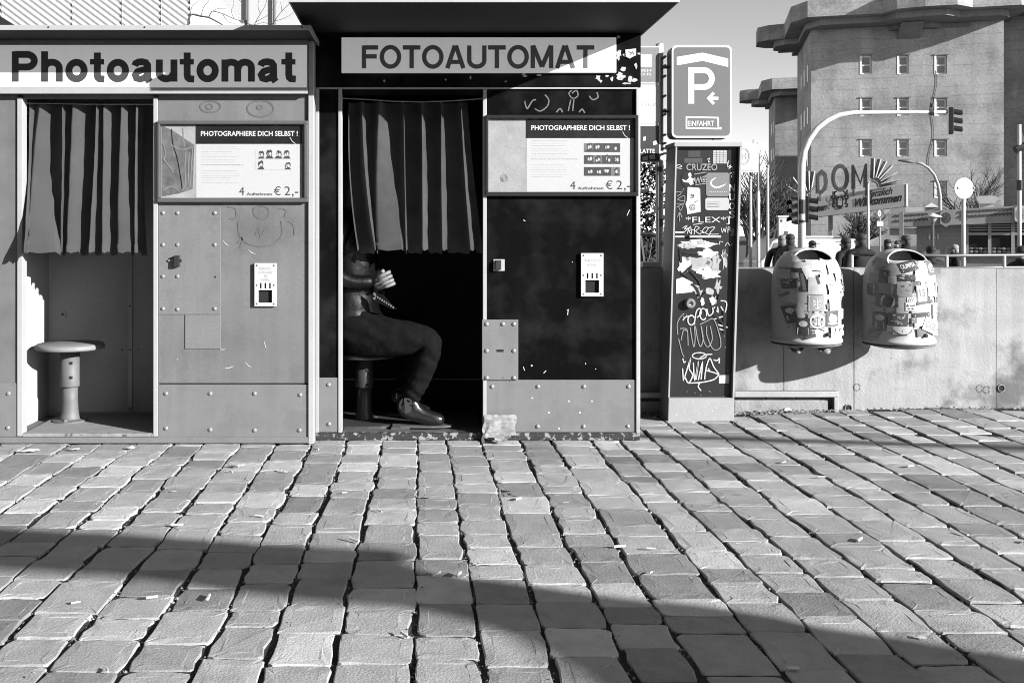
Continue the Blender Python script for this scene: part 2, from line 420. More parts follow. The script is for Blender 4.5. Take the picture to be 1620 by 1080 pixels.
for k, (nv, cy, s_) in enumerate(scored):
    vs, fs, tone = stone_mesh(*s_)
    if k < 300 and nv == 0:
        mb = MB(); mb.add(vs, fs, 0, tone); mb.build('cobblestone', m_stone, pavement, tone=True)
    else:
        if cy > 5.33 or (cy > 4.85 and s_[0]*CW < .9): continue
        rest.add(vs, fs, 0, tone)
tag(rest.build('cobblestones_beyond', m_stone, pavement, tone=True), kind='stuff')
# grit in the joints
grit = MB(); rg = random.Random(5)
for (i, y) in joints:
    for q in range(11):
        yy = y + rg.uniform(0, .17); x = colx(i, yy) + rg.gauss(0, .006); s_ = rg.choice((.002, .003, .0035, .005, .007))
        if rg.random() < .25: x = colx(i, y)+rg.uniform(0, CW); yy = y + rg.gauss(0, .004); s_ *= .6
        if not (-2.2 < x < 3.4 and 1.9 < yy < 5.35) or (yy > 4.66 and x < 1.0): continue
        z = gz(x, yy) - .008 + rg.uniform(-.005, .004)
        a = rg.uniform(0, 6.28); c, sn = math.cos(a), math.sin(a)
        vv = [(x+s_*(c*px-sn*py)*rg.uniform(.6, 1.3), yy+s_*(sn*px+c*py)*rg.uniform(.6, 1.3), z+pz*s_) for px, py, pz in ((1,0,0),(0,1,0),(-1,0,0),(0,-1,0),(0,0,.9),(0,0,-.6))]
        grit.add(vv, [(0,1,4),(1,2,4),(2,3,4),(3,0,4),(1,0,5),(2,1,5),(3,2,5),(0,3,5)], 0, rg.uniform(.5, 1.5))
for k in range(1500):
    (i, y) = rg.choice(joints); yy = y+rg.uniform(0, .17); x = colx(i, yy)+rg.gauss(0, .022); s_ = rg.choice((.0012, .0016, .0022, .003))
    if not (-2.2 < x < 3.4 and 1.9 < yy < 5.35) or (yy > 4.66 and x < 1.0): continue
    z = gz(x, yy)+.0015; a = rg.uniform(0, 6.28); c, sn = math.cos(a), math.sin(a)
    grit.add([(x+s_*(c*px-sn*py), yy+s_*(sn*px+c*py), z+pz*s_) for px, py, pz in ((1.6,0,0),(0,.8,0),(-1.4,0,0),(0,-.9,0),(0,0,.7),(0,0,-.6))], [(0,1,4),(1,2,4),(2,3,4),(3,0,4),(1,0,5),(2,1,5),(3,2,5),(0,3,5)], 0, rg.choice((.35, .5, .9, 1.6, 2.2)))
tag(grit.build('grit', M('grit_chips', .26, rough=.9, var=.2, tone=True), pavement, tone=True), kind='stuff')

# ------------------------------------------------------------------ concrete wall behind
DW = 5.36
m_conc = M('wall_concrete', .43, stain=(2.4, .72), rough=.85, var=.42, scale=2.2, fine=.10, fscale=170, bump=.0025, bscale=70, streak=.16, speck=.75, speck_v=.10, speck_scale=42, speck_t=.69)
m_conc2 = M('wall_concrete_foot', .36, stain=(4, .5), rough=.9, var=.35, scale=5, fine=.12, bump=.004, bscale=60, speck=.8, speck_v=.75, speck_scale=70, speck_t=.68)
m_hole = M('hole_dark', .02, rough=.9)
m_galv = M('galvanised_steel', .46, rough=.5, metal=.35, var=.18, scale=9, fine=.08, bump=.0006, bscale=150)
wall = thing('concrete_wall', (wx(1400, DW), DW, 0), 'long low grey concrete wall carrying the two litter bins', 'wall')
joints_px = [1012-170, 1240, 1351, 1576, 1760, 1990]
zt = wz(425, DW)
for k in range(len(joints_px)-1):
    xa, xb = wx(joints_px[k], DW)+.0014, wx(joints_px[k+1], DW)-.0014
    seg = MB(); nxs, nzs = 10, 6; yy = DW + (0.0, .001, .0, .001, 0)[k]
    seg.box(xa, xb, yy, DW+.24, -.35, zt + (0, .002, .0, -.002, 0)[k])
    seg.build('wall_panel', m_conc, wall, bevel=.002)
# joint filler, recessed
jf = MB()
for px in joints_px[1:-1]: jf.box(wx(px, DW)-.0035, wx(px, DW)+.0035, DW+.012, DW+.2, -.3, zt-.004)
jf.build('joint_filler', M('joint_mortar', .16, rough=.95), wall)
def tie_hole(px, py, r):
    c = W(px, py, DW-.003); mb = MB(); n = 18
    mb.lathe([(r*1.18, -.002), (r*1.18, .0015), (r, .0025)], n=n)
    o = MB(); vs = []; fs = []
    for q, y in ((r*1.15, .001), (r*1.12, -.003), (r*.93, -.004), (r*.9, .004)):
        for k in range(n): vs.append((c.x+q*math.cos(2*math.pi*k/n), c.y+y, c.z+q*math.sin(2*math.pi*k/n)))
    for j in range(3):
        for k in range(n): fs.append((j*n+k, j*n+(k+1) % n, (j+1)*n+(k+1) % n, (j+1)*n+k))
    o.add(vs, fs); h = o.build('tie_hole', m_conc2, wall, smooth=True)
    d = MB(); d.disc_y(c.x, c.z, r*.95, r*.95, c.y-.0005, th=.002); d.build('hole_bottom', m_hole, h)
tie_hole(1342, 645, .018); tie_hole(1584, 614, .018)
for px, py in ((1562, 616), (1551, 614), (1357, 612)):
    c = W(px, py, DW-.003); d = MB()
    d.ribbon(arc(c.x, c.z, .017, .019, 10, 350, 14), .003, c.y-.001, closed=False); d.build('plugged_tie_hole', m_conc2, wall)
# steel frame along the foot of the wall
fr = thing('wall_foot_frame', W(1245, 640, DW-.05), 'flat galvanised steel frame around the low infill at the wall foot', 'steel frame')
b = MB(); d0 = DW-.055
b.box(wx(1163, d0), wx(1327, d0), d0, DW-.004, wz(628, d0), wz(619.5, d0)); b.build('top_bar', m_galv, fr, bevel=.002)
b = MB(); b.box(wx(1320, d0), wx(1327, d0), d0, DW-.004, wz(656, d0), wz(628.5, d0)); b.build('end_bar', m_galv, fr, bevel=.002)
b = MB(); b.box(wx(1163, d0), wx(1313, d0), DW-.035, DW-.004, -.06, wz(633, DW-.035)); b.build('infill_slab', m_conc2, fr, bevel=.006)
rivets(fr, [(wx(p, d0), wz(630.5, d0)) for p in (1168, 1214, 1262, 1310)], DW-.036, .006, m_hole, 'bolt')
fr2 = thing('wall_foot_bar', W(1030, 640, DW-.05), 'galvanised steel bar at the wall foot between dark booth and ticket pillar', 'steel bar')
b = MB(); b.box(wx(1000, d0), wx(1046, d0), d0, DW-.004, wz(629, d0), wz(621, d0)); b.build('top_bar', m_galv, fr2, bevel=.002)
b = MB(); b.box(wx(1000, d0), wx(1046, d0), DW-.03, DW-.004, -.06, wz(634, DW-.03)); b.build('infill_slab', m_conc2, fr2, bevel=.006)

# ------------------------------------------------------------------ shared booth materials
m_grey = M('booth_grey_sheet', .185, stain=(2.6, .22), rough=.55, var=.16, scale=3.5, fine=.10, fscale=190, bump=.0004, bscale=300, streak=.10, speck=.5, speck_v=.45, speck_scale=38, speck_t=.76)
m_grey2 = M('booth_plate', .235, stain=(5, .2), rough=.45, metal=.1, var=.17, scale=5, streak=.08, fine=.10, fscale=190, bump=.0004, bscale=240, speck=.6, speck_v=.75, speck_scale=45, speck_t=.75)
m_alu = M('aluminium_trim', .62, rough=.4, metal=.3, var=.08, scale=8, fine=.05, speck=.6, speck_v=.3, speck_scale=60, speck_t=.74)
m_black = M('booth_black_sheet', .0045, rough=.55, var=.45, scale=3.5, fine=.1, fscale=190, spec=.04, bump=.0005, bscale=200, streak=.25, speck=.9, speck_v=.022, speck_scale=5, speck_t=.46, speck_w=.3)
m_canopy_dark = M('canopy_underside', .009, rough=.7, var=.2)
m_sign = M('sign_acrylic', .80, rough=.35, var=.05, scale=3, fine=.03, streak=.06, spec=.5)
def glow(m, e):
    b_ = m.node_tree.nodes['Principled BSDF']; b_.inputs['Emission Color'].default_value = (1, 1, 1, 1); b_.inputs['Emission Strength'].default_value = e
glow(m_sign, .16)                                         # the sign boxes are lit from inside
m_ink = M('lettering_black', .075, rough=.4, var=.15, scale=20)
m_ink2 = M('lettering_grey', .08, rough=.45, var=.2, scale=14)
m_rivet = M('rivet_steel', .55, rough=.32, metal=.6, var=.1)
m_rodm = M('curtain_rod_steel', .5, rough=.3, metal=.7)
m_cur1 = M('curtain_grey', .072, rough=.9, var=.10, scale=5, fine=.09, fscale=210, spec=.1, bump=.0005, bscale=400)
m_cur2 = M('curtain_dark', .065, rough=.9, var=.28, scale=9, fine=.09, fscale=210, spec=.1, bump=.0005, bscale=400)
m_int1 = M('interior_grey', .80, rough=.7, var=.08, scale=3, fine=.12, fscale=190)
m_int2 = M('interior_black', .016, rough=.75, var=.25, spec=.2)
m_floor1 = M('booth_floor', .36, rough=.6, var=.22, scale=9, fine=.1, streak=0, speck=.7, speck_v=.15, speck_scale=40, speck_t=.66)
m_worn = M('worn_paint_black', .035, rough=.6, var=.3, scale=9, speck=.95, speck_v=.34, speck_scale=40, speck_t=.54, bump=.001, bscale=60)
m_worn2 = M('worn_sill', .30, rough=.7, var=.35, scale=16, speck=.8, speck_v=.04, speck_scale=40, speck_t=.60, bump=.001, bscale=60)
m_paper = M('poster_white', .64, rough=.5, var=.03, scale=4, fine=.03)
m_phead = M('poster_header', .022, rough=.35, var=.5, scale=10, spec=.5)
m_white = M('white_print', .82, rough=.5, var=.04)
m_sepia = M('faded_paper', .42, rough=.6, var=.22, scale=14, fine=.12, bump=.0008, bscale=30)
m_faint = M('faint_print', .45, rough=.6, var=.2, scale=40)
m_pale = M('pale_print', .20, rough=.6, var=.2, scale=40)
m_frameblk = M('case_black_frame', .03, rough=.3, var=.2, spec=.5)
m_framegry = M('case_grey_frame', .22, rough=.3, metal=.5, var=.15)
m_scrawl = M('marker_scrawl', .21, rough=.6, var=.2, scale=30)
m_scrawl_w = M('chalk_scrawl', .17, rough=.8, var=.5, scale=30)
m_glass = glassM('case_glass')

# ------------------------------------------------------------------ curtains
def curtain(root, D, ytop, ybot, strips, dplane, mat, bulge=0.0, hang=None, x_end=None):
    """strips: lit folds as (l_top, r_top, l_mid, r_mid, l_bot, r_bot) in photo pixels; the dark valleys lie between them"""
    rows = 40; vs = []; ncol = None
    for j in range(rows+1):
        t = j/rows; py0 = ytop + (ybot-ytop)*t
        def q(a, m, b):                                  # quadratic through top, middle, bottom
            return a*(1-t)*(1-2*t) + 4*m*t*(1-t) + b*t*(2*t-1)
        L = [(q(s[0], s[2], s[4]), q(s[1], s[3], s[5])) for s in strips]
        pts = []
        for k, (l, r) in enumerate(L):
            xl, xr = wx(l, D), wx(r, D)
            nl = wx(L[k+1][0], D) if k+1 < len(L) else xr+.03
            dw = max(nl-xr, .004); v = min(.11, .76*dw+.006)
            w_ = xr-xl
            for u, dd in ((0, 0), (.12, .05), (.35, .22), (.6, .5), (.85, .85)):
                pts.append((xl+w_*u, v*dd))
            pts += [(xr, v), (xr+.2*dw, v*1.08), (xr+.5*dw, v*.95), (xr+.78*dw, v*.62), (xr+.93*dw, v*.25)]
        if ncol is None: ncol = len(pts)
        for k, (x, dd) in enumerate(pts):
            u = k/ncol
            bl = bulge*max(0, 1-u*3.2)*max(0, (t-.45)/.55)**1.3
            z = wz(py0, D) + (.010*math.sin(k*.63) + .006*math.sin(k*1.9))*t*t
            y = dplane + dd - bl + .010*noise.noise(Vector((x*9, t*5, 4)))*t + .006*noise.noise(Vector((x*22+t*4, t*9, 8)))
            vs.append((x*(1-bl/D), y, z))
    fs = [(j*ncol+k, (j+1)*ncol+k, (j+1)*ncol+k+1, j*ncol+k+1) for j in range(rows) for k in range(ncol-1)]
    mb = MB(); mb.add(vs, fs); c = mb.build('curtain', mat, root, smooth=True)
    hem = MB(); hv = []
    for k in range(ncol):
        for j in (rows-2, rows):
            x, y, z = vs[j*ncol+k]; hv.append((x, y-.0018, z + (0 if j < rows else -.004)))
    hem.add(hv, [(2*k, 2*k+1, 2*k+3, 2*k+2) for k in range(ncol-1)])
    hem.build('hem', mat, c, smooth=True)
    return c

def bx(name, root, D, px0, px1, py0, py1, y0, y1, mat, bevel=.0015):
    mb = MB(); mb.box(wx(px0, D), wx(px1, D), y0, y1, wz(py1, D), wz(py0, D)); return mb.build(name, mat, root, bevel=bevel)

def stool(root, c, zf, top, seat_r, dark=False):
    sm = M('stool_steel', .17, rough=.6, metal=.1, var=.25, scale=14, bump=.0006, bscale=90, speck=.6, speck_v=.1, speck_scale=60, speck_t=.70) if not dark else M('stool_steel_dark', .07, rough=.4, metal=.4, var=.25, scale=14)
    s = bpy.data.objects.new('stool', None); COL.objects.link(s); s.parent = root; s.location = Vector((c[0], c[1], zf)) - worldloc(root)
    h = top-zf
    mb = MB(); mb.lathe([(seat_r*.9, h-.030), (seat_r*.985, h-.027), (seat_r, h-.018), (seat_r*.985, h-.008), (seat_r*.93, h-.002), (seat_r*.3, h+.002)], (c[0], c[1], zf), 36)
    mb.build('seat', M('stool_seat' if not dark else 'stool_seat_dark', .27 if not dark else .045, rough=.5, var=.12, scale=20, speck=.9, speck_v=.05, speck_scale=50, speck_t=.66), s, smooth=True)
    mb = MB(); mb.lathe([(.046, .17), (.0465, .175), (.0465, h-.042)], (c[0], c[1], zf), 24); sl_ = mb.build('outer_column', sm, s, smooth=True)
    for k in (.10, .17):
        q = MB(); q.box(c[0]+.012, c[0]+.026, c[1]-.0475, c[1]-.040, zf+h-k, zf+h-k+.012); q.build('adjusting_slot', m_hole, sl_)
    mb = MB(); mb.lathe([(.052, .006), (.046, .02), (.040, .05), (.037, .10), (.036, .18)], (c[0], c[1], zf), 24); mb.build('inner_column', sm, s, smooth=True)
    mb = MB(); mb.lathe([(.083, .0), (.083, .006), (.05, .010)], (c[0], c[1], zf), 28); fl = mb.build('base_flange', sm, s, smooth=False)
    for a in (30, 150, 270):
        q = MB(); q.lathe([(.009, .006), (.009, .014), (.004, .016)], (c[0]+.066*math.cos(R(a)), c[1]+.066*math.sin(R(a)), zf), 6); q.build('bolt', m_rivet, fl)
    return s

def display_case(root, D, px0, px1, py0, py1, split, mframe, strips, second):
    """poster case: frame, faded sheet, price poster with header, print, photo strips and a glass pane"""
    y = D-.004
    mb = MB(); X0, X1, Z0, Z1 = wx(px0, D), wx(px1, D), wz(py1, D), wz(py0, D); t = .0155; yf = D-.026
    mb.box(X0, X1, yf, y, Z1-t, Z1); mb.box(X0, X1, yf, y, Z0, Z0+t*1.25); mb.box(X0, X0+t*.8, yf+.0004, y, Z0+t*1.25, Z1-t); mb.box(X1-t, X1, yf+.0004, y, Z0+t*1.25, Z1-t)
    case = mb.build('display_case', mframe, root, bevel=.003)
    a, b_, c, d = X0+t*.8, X1-t, Z0+t*1.25, Z1-t; xs = wx(split, D)
    mb = MB(); mb.box(a, b_, y-.003, y-.001, c, d); mb.build('back_sheet', m_sepia, case)
    pw0, pw1 = xs, b_-(.012 if second == 0 else .002)
    hz = d-(d-c)*.265
    mb = MB(); mb.box(pw0, pw1, y-.0045, y-.0032, c+.001, d-.002); mb.build('price_poster', m_paper, case)
    mb = MB(); mb.box(pw0, pw1, y-.0056, y-.0047, hz, d-.003); mb.build('poster_header', m_phead, case)
    hw = pw1-pw0; hh = d-hz
    mb = MB(); text_fit(mb, 'PHOTOGRAPHIERE DICH SELBST !', pw0+hw*.045, pw1-hw*.04, hz+hh*.40, hz+hh*.66, y-.0060, bold=.02); mb.build('header_lettering', m_white, case)
    ph = hz-c
    mb = MB()
    text_fit(mb, '4', pw0+hw*.405, pw0+hw*.455, c+ph*.05, c+ph*.205, y-.0050)
    text_fit(mb, '€', pw0+hw*.735, pw0+hw*.80, c+ph*.05, c+ph*.215, y-.0050)
    text_fit(mb, '2', pw0+hw*.835, pw0+hw*.89, c+ph*.05, c+ph*.215, y-.0050)
    text_fit(mb, ',-', pw0+hw*.905, pw0+hw*.965, c+ph*.015, c+ph*.115, y-.0050)
    mb.build('price_lettering', m_ink2, case)
    mb = MB(); text_fit(mb, 'Aufnahmen', pw0+hw*.475, pw0+hw*.715, c+ph*.045, c+ph*.10, y-.0050, bold=.02); mb.build('price_caption', m_ink2, case)
    rg_ = random.Random(px0)
    mb = MB()                                            # lines of small print too faint to read
    for (f0, f1, n) in ((.66, .95, 7), (.28, .50, 6)):
        for k in range(n):
            z = c+ph*(f0+(f1-f0)*k/(n-1)); x = pw0+hw*.05; xe = pw0+hw*(.38+rg_.uniform(-.05, .03))
            while x < xe:
                l = rg_.uniform(.004, .014); mb.box(x, min(x+l, xe), y-.0050, y-.00455, z, z+.0018); x += l+.004
    mb.build('small_print', m_faint, case)
    mb = MB(); x = pw0+hw*.045
    while x < pw0+hw*.44:
        l = rg_.uniform(.006, .02); mb.box(x, x+l, y-.0050, y-.00455, c+ph*.605, c+ph*.605+.0024); x += l+.004
    mb.build('print_line', m_pale, case)
    sw = hw*.335
    for r_ in range(strips):
        fz = (.74, .52, .30)[r_] if strips == 3 else (.72, .52)[r_]
        x0_ = pw0+hw*(.535 if strips == 3 else .565) + (0 if strips == 3 else .0); z0_ = c+ph*fz; hh_ = ph*.165
        st_ = MB(); st_.box(x0_, x0_+sw, y-.0054, y-.0047, z0_, z0_+hh_); pst = st_.build('photo_strip', m_pale if strips == 3 else m_paper, case)
        dk = MB(); lt = MB(); yq = y-.0056
        for k in range(4):
            if strips == 2 and r_ == 1 and k in (1, 2): continue
            fx = x0_+sw*(k+.5)/4; w4 = sw/4*.48; ox = rg_.uniform(-.3, .3)*w4
            if strips == 3 and rg_.random() < .55: dk.box(fx-w4, fx+w4, yq-.0001, yq+.0001, z0_+.001, z0_+hh_-.001)
            for q in range(rg_.choice((1, 2, 2))):            # heads with hair and shoulders, all loose blots
                hx_ = fx+ox+(q-.5)*w4*.8*(q > 0); hz2 = z0_+hh_*rg_.uniform(.42, .6); yq -= .00012
                dk.prism_y([(hx_+w4*rg_.uniform(.35, .62)*math.cos(a_*.7), hz2+hh_*.1+hh_*rg_.uniform(.25, .42)*math.sin(a_*.7)) for a_ in range(9)], yq, yq+.0001)
                dk.prism_y([(hx_-w4*rg_.uniform(.5, .9), z0_+.002), (hx_+w4*rg_.uniform(.5, .9), z0_+.002), (hx_+w4*.35, hz2-hh_*.2), (hx_-w4*.35, hz2-hh_*.22)], yq-.00012, yq-.0001)
                yq -= .00026
                lt.prism_y([(hx_+w4*rg_.uniform(.2, .36)*math.cos(a_*.78), hz2+hh_*rg_.uniform(.16, .25)*math.sin(a_*.78)) for a_ in range(8)], yq, yq+.0001)
            yq = y-.0056
        dk.build('dark_print', m_ink2, pst); lt.build('light_print', m_paper, pst)
    if second == 0:                                      # reflection in the first pane, painted as a mottled sheet with pale lines
        mb = MB()
        def P2(u, v): return (a+(xs-a)*u, c+(d-c)*v)
        for k, pl in enumerate(([(.3, .95), (.33, .75), (.45, .55), (.55, .3), (.6, .12)], [(.3, .72), (.6, .66), (.95, .7)], [(.62, .95), (.66, .7)], [(.7, .62), (.68, .4), (.7, .2), (.6, .1)],
                   [(.8, .62), (.78, .4), (.8, .15)], [(.9, .68), (.86, .4), (.84, .15)], [(.05, .1), (.3, .16), (.5, .1)], [(.05, .55), (.2, .45), (.35, .35)], [(.1, .5), (.12, .65), (.05, .75)])):
            mb.ribbon(curve([P2(*p) for p in pl]), .0045, y-.0036-.0003*k)
        mb.build('reflection_lines', M('reflection_line', .28, rough=.4, var=.2, scale=30), case)
        mb = MB(); mb.prism_y([P2(*p) for p in ((.02, .98), (.3, .93), (.95, .72), (.9, .12), (.5, .06), (.02, .02))], y-.0036, y-.0031)
        mb.build('reflection_sheet', M('pane_reflection', .17, rough=.4, var=.45, scale=24, bump=.002, bscale=40), case)
    else:
        mb = MB(); cx_, cz_ = a+(xs-a)*.42, c+(d-c)*.19
        mb.ribbon(arc(cx_, cz_, .015, .017, 0, 345, 20), .0022, y-.0045, closed=True); mb.ribbon(arc(cx_, cz_-.002, .008, .007, 20, 300, 12), .002, y-.0048)
        mb.build('scribble', M('pencil', .25), case)
    mb = MB(); mb.box(a, b_, yf+.008, yf+.010, c, d); mb.build('glass_pane', m_glass, case)
    mb = MB(); mb.ribbon([(pw1-.055, hz+.03), (pw1-.045, hz+.012), (pw1-.03, hz+.001)], .0025, y-.0066); mb.build('scratch', m_white, case)
    return case

def photo_slot(root, D, px0, px1, py0, py1, lines):
    y = D-.0015; X0, X1, Z0, Z1 = wx(px0, D), wx(px1, D), wz(py1, D), wz(py0, D); w = X1-X0; h = Z1-Z0
    holes = [(X0+w*.19, X0+w*.80, Z0+h*.085, Z0+h*.375)] + [(X0+w*f-.0035, X0+w*f+.0035, Z0+h*.415, Z0+h*.54) for f in (.285, .495, .705)]
    mb = MB(); mb.holed(X0, X1, Z0, Z1, y-.014, holes, .0135, 0, 1)
    mb.add([(X0,y-.014,Z0),(X1,y-.014,Z0),(X1,y-.014,Z1),(X0,y-.014,Z1),(X0,y,Z0),(X1,y,Z0),(X1,y,Z1),(X0,y,Z1)], [(0,4,5,1),(1,5,6,2),(2,6,7,3),(3,7,4,0)])
    pl = mb.build('photo_slot', [M('slot_plate', .72, rough=.4, metal=.2, var=.06, fine=.05), m_hole], root)
    mb = MB(); mb.box(X0+.004, X1-.004, y-.0008, y-.0003, Z0+.004, Z1-.004); mb.build('chute', m_hole, pl)
    mb = MB(); n = len(lines)
    for k, (s, wd) in enumerate(lines):
        zc = Z0+h*(.90-.085*k) if n > 2 else Z0+h*(.86-.1*k)
        text_fit(mb, s, X0+w*(.5-wd/2), X0+w*(.5+wd/2), zc-.012, zc, y-.0146)
    mb.build('engraving', M('engraved_grey', .42, rough=.6), pl)
    rivets(pl, [(X0+.011, Z1-.011), (X1-.011, Z1-.011), (X0+.011, Z0+h*.49), (X1-.011, Z0+h*.49), (X0+.011, Z0+.011), (X1-.011, Z0+.011)], y-.014, .0042, M('screw_dark', .2, rough=.4, metal=.5), 'screw')
    return pl

# ------------------------------------------------------------------ pale photo booth
DL = 4.60
bl = thing('photo_booth', (wx(247, DL), DL, 0), 'pale grey photo booth with empty stool and lettering Photoautomat', 'photo booth')
XL = wx(-140, DL); XR = wx(497, DL)
zf = .050
mb = MB(); mb.box(XL, XR-.012, DL+.07, 5.2, -.05, .0185); mb.build('sub_base', M('sub_base_shade', .05, rough=.9), bl)  # recessed base coloured dark for the shade in the gap under the rail
bx('base_rail', bl, DL, -140, 495, 690.5, 700, DL-.012, 5.24, m_grey2, .003)
mb = MB(); mb.box(wx(15, DL), wx(78, DL), DL+.0, DL+.06, -.004, .0175); mb.build('support_board', M('weathered_board', .4, rough=.9, var=.25, scale=14, streak=0), bl)
mb = MB(); mb.box(wx(37, DL), wx(247, DL), DL+.013, 5.135, zf-.008, zf); mb.build('floor', m_floor1, bl)
bx('threshold', bl, DL, 37, 246, 684.5, 690, DL-.008, DL+.012, m_worn2, .002)
bx('front_panel', bl, DL, -140, 28, 150, 606, DL, DL+.02, m_grey, .002)
k1 = bx('kick_plate', bl, DL, -140, 28.3, 605.5, 690, DL-.005, DL+.018, m_grey2)
rivets(k1, [(wx(p, DL), wz(q, DL)) for p, q in ((14, 622), (13, 676))], DL-.005, .0105, m_rivet)
bx('door_post', bl, DL, 28.6, 36.5, 155, 689, DL-.010, DL+.045, m_alu)
bx('door_post', bl, DL, 243.5, 250, 155, 689.5, DL-.010, DL+.045, m_alu)
bx('door_lintel', bl, DL, 36.6, 243.3, 150, 156, DL+.001, DL+.03, m_grey)
bx('service_panel', bl, DL, 250.3, 488, 150, 606, DL+.001, DL+.021, m_grey, .002)
k2 = bx('kick_plate', bl, DL, 250.5, 488, 608, 692, DL-.005, DL+.018, m_grey2)
rivets(k2, [(wx(p, DL), wz(q, DL)) for p, q in ((263, 622), (333, 622), (403, 622), (475, 624), (263, 677), (333, 679), (403, 680), (474, 680))], DL-.005, .0105, m_rivet)
ap = bx('access_plate', bl, DL, 250.6, 349, 327, 497, DL-.004, DL+.0005, m_grey2)
rivets(ap, [(wx(p, DL), wz(q, DL)) for p, q in ((258, 337), (281, 337), (340, 337), (258, 387), (281, 387), (340, 387), (258, 437), (281, 437), (258, 488), (281, 489), (340, 488))], DL-.004, .0095, m_rivet)
h = MB(); h.disc_y(wx(340, DL), wz(360, DL), .008, .008, DL-.0046); h.build('rust_mark', M('rust_spot', .22), ap)
h = MB(); h.disc_y(wx(340.5, DL), wz(438, DL), .0045, .005, DL-.0046); h.build('rivet_hole', m_hole, ap)
bx('patch_plate', bl, DL, 293, 349, 497.7, 551.5, DL-.003, DL+.0005, M('patch_sheet', .25, rough=.45, metal=.2, var=.12, fine=.1))
lk = bx('lock', bl, DL, 277, 286, 404, 421.5, DL-.028, DL-.0045, M('lock_black', .05, rough=.4, metal=.3), .003)
mb = MB(); mb.box(wx(267, DL), wx(277, DL), DL-.012, DL-.008, wz(413.5, DL), wz(410.5, DL)); mb.build('hasp', m_rivet, lk)
mb = MB(); mb.box(wx(286.3, DL), wx(288.5, DL), DL-.024, DL-.012, wz(414.5, DL), wz(410, DL)); mb.build('keyhole_cover', m_hole, lk)
bx('corner_post', bl, DL, 488.4, 497, 63, 701, DL-.014, DL+.06, m_alu, .002)
# sign
sg = bx('sign_box', bl, DL, -140, 488, 66, 150, DL-.034, DL+.012, m_grey, .002)
bx('sign_face', sg, DL, -139, 487, 74, 140.5, DL-.039, DL-.0345, m_sign, .001)
bx('sign_rim', sg, DL, -140, 488, 141, 150.5, DL-.044, DL-.0345, m_alu, .002)
bx('sign_rim', sg, DL, -140, 488, 65.8, 71, DL-.042, DL-.0345, m_grey, .002)
mb = MB(); word(mb, 'Photoautomat', wx(18, DL-.04), wx(468, DL-.04), wz(129.5, DL-.04), (129.5-81.5)/F*(DL-.04), DL-.0396, .205, .052); mb.build('sign_lettering', m_ink, sg)
mb = MB(); q = DL-.0396
mb.ribbon([(wx(p, DL), wz(z, DL)) for p, z in ((172, 136), (176, 132), (178, 137), (182, 133), (186, 136), (189, 132), (190, 136))], .003, q); mb.build('sticker_scrap', m_faint, sg)
# canopy
OC = .285
mb = MB(); mb.box(XL-.05, -.478, DL-OC+.003, 5.28, 1.858, 1.874); mb.build('canopy', m_canopy_dark, bl)
mb = MB(); mb.box(XL-.05, -.476, DL-OC-.004, DL-OC+.0025, 1.852, 1.8735); mb.build('canopy_edge', m_alu, bl, bevel=.001)
mb = MB(); mb.prism_y([(-.4775, 1.852), (-.4775, 1.876), (-.470, 1.876), (-.470, 1.852)], DL-OC+.003, 5.2); mb.build('canopy_end', m_alu, bl)
rivets(bl, [(wx(p, DL-OC), 1.864) for p in (77, 229, 478)], DL-OC-.004, .004, m_hole, 'canopy_screw')
# shell and interior
BK = 5.14
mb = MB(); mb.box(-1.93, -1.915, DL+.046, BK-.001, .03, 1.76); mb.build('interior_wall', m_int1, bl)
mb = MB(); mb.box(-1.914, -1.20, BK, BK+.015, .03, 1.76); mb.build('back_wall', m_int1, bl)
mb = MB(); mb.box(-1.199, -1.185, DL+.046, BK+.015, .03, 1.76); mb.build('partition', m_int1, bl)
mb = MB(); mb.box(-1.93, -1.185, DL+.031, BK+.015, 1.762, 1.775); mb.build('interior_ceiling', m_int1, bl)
mb = MB(); mb.box(XL, -.495, 5.24, 5.26, .03, 1.857); mb.box(XL, XL+.015, DL+.022, 5.238, .03, 1.857); mb.box(-.51, -.495, DL+.061, 5.238, .03, 1.857); mb.build('outer_shell', m_grey, bl)
st_ = bx('back_strip', bl, BK, 203, 209.5, 380, 648.5, BK-.006, BK-.0005, m_alu)
rivets(st_, [(wx(206, BK), wz(p, BK)) for p in (484, 553, 645)], BK-.006, .0045, m_hole, 'screw')
rivets(bl, [(wx(p, BK), wz(553, BK)) for p in (87, 193, 219)], BK-.0005, .004, m_hole, 'screw')
bx('back_skirting', bl, BK, 122, 246, 650, 655.5, BK-.012, BK-.0005, m_alu)
mb = MB(); c = W(99, 497, BK-.012); mb.disc_y(c.x, c.z, .016, .016, BK-.012, 16, .011); hk = mb.build('coat_knob', m_white, bl)
mb = MB(); mb.disc_y(c.x, c.z, .007, .007, BK-.013, 12, .0008); mb.build('knob_screw', m_hole, hk)
cs = W(111, 668, 4.93); stool(bl, (wx(111, 4.91), 4.91), zf, .433, .166)
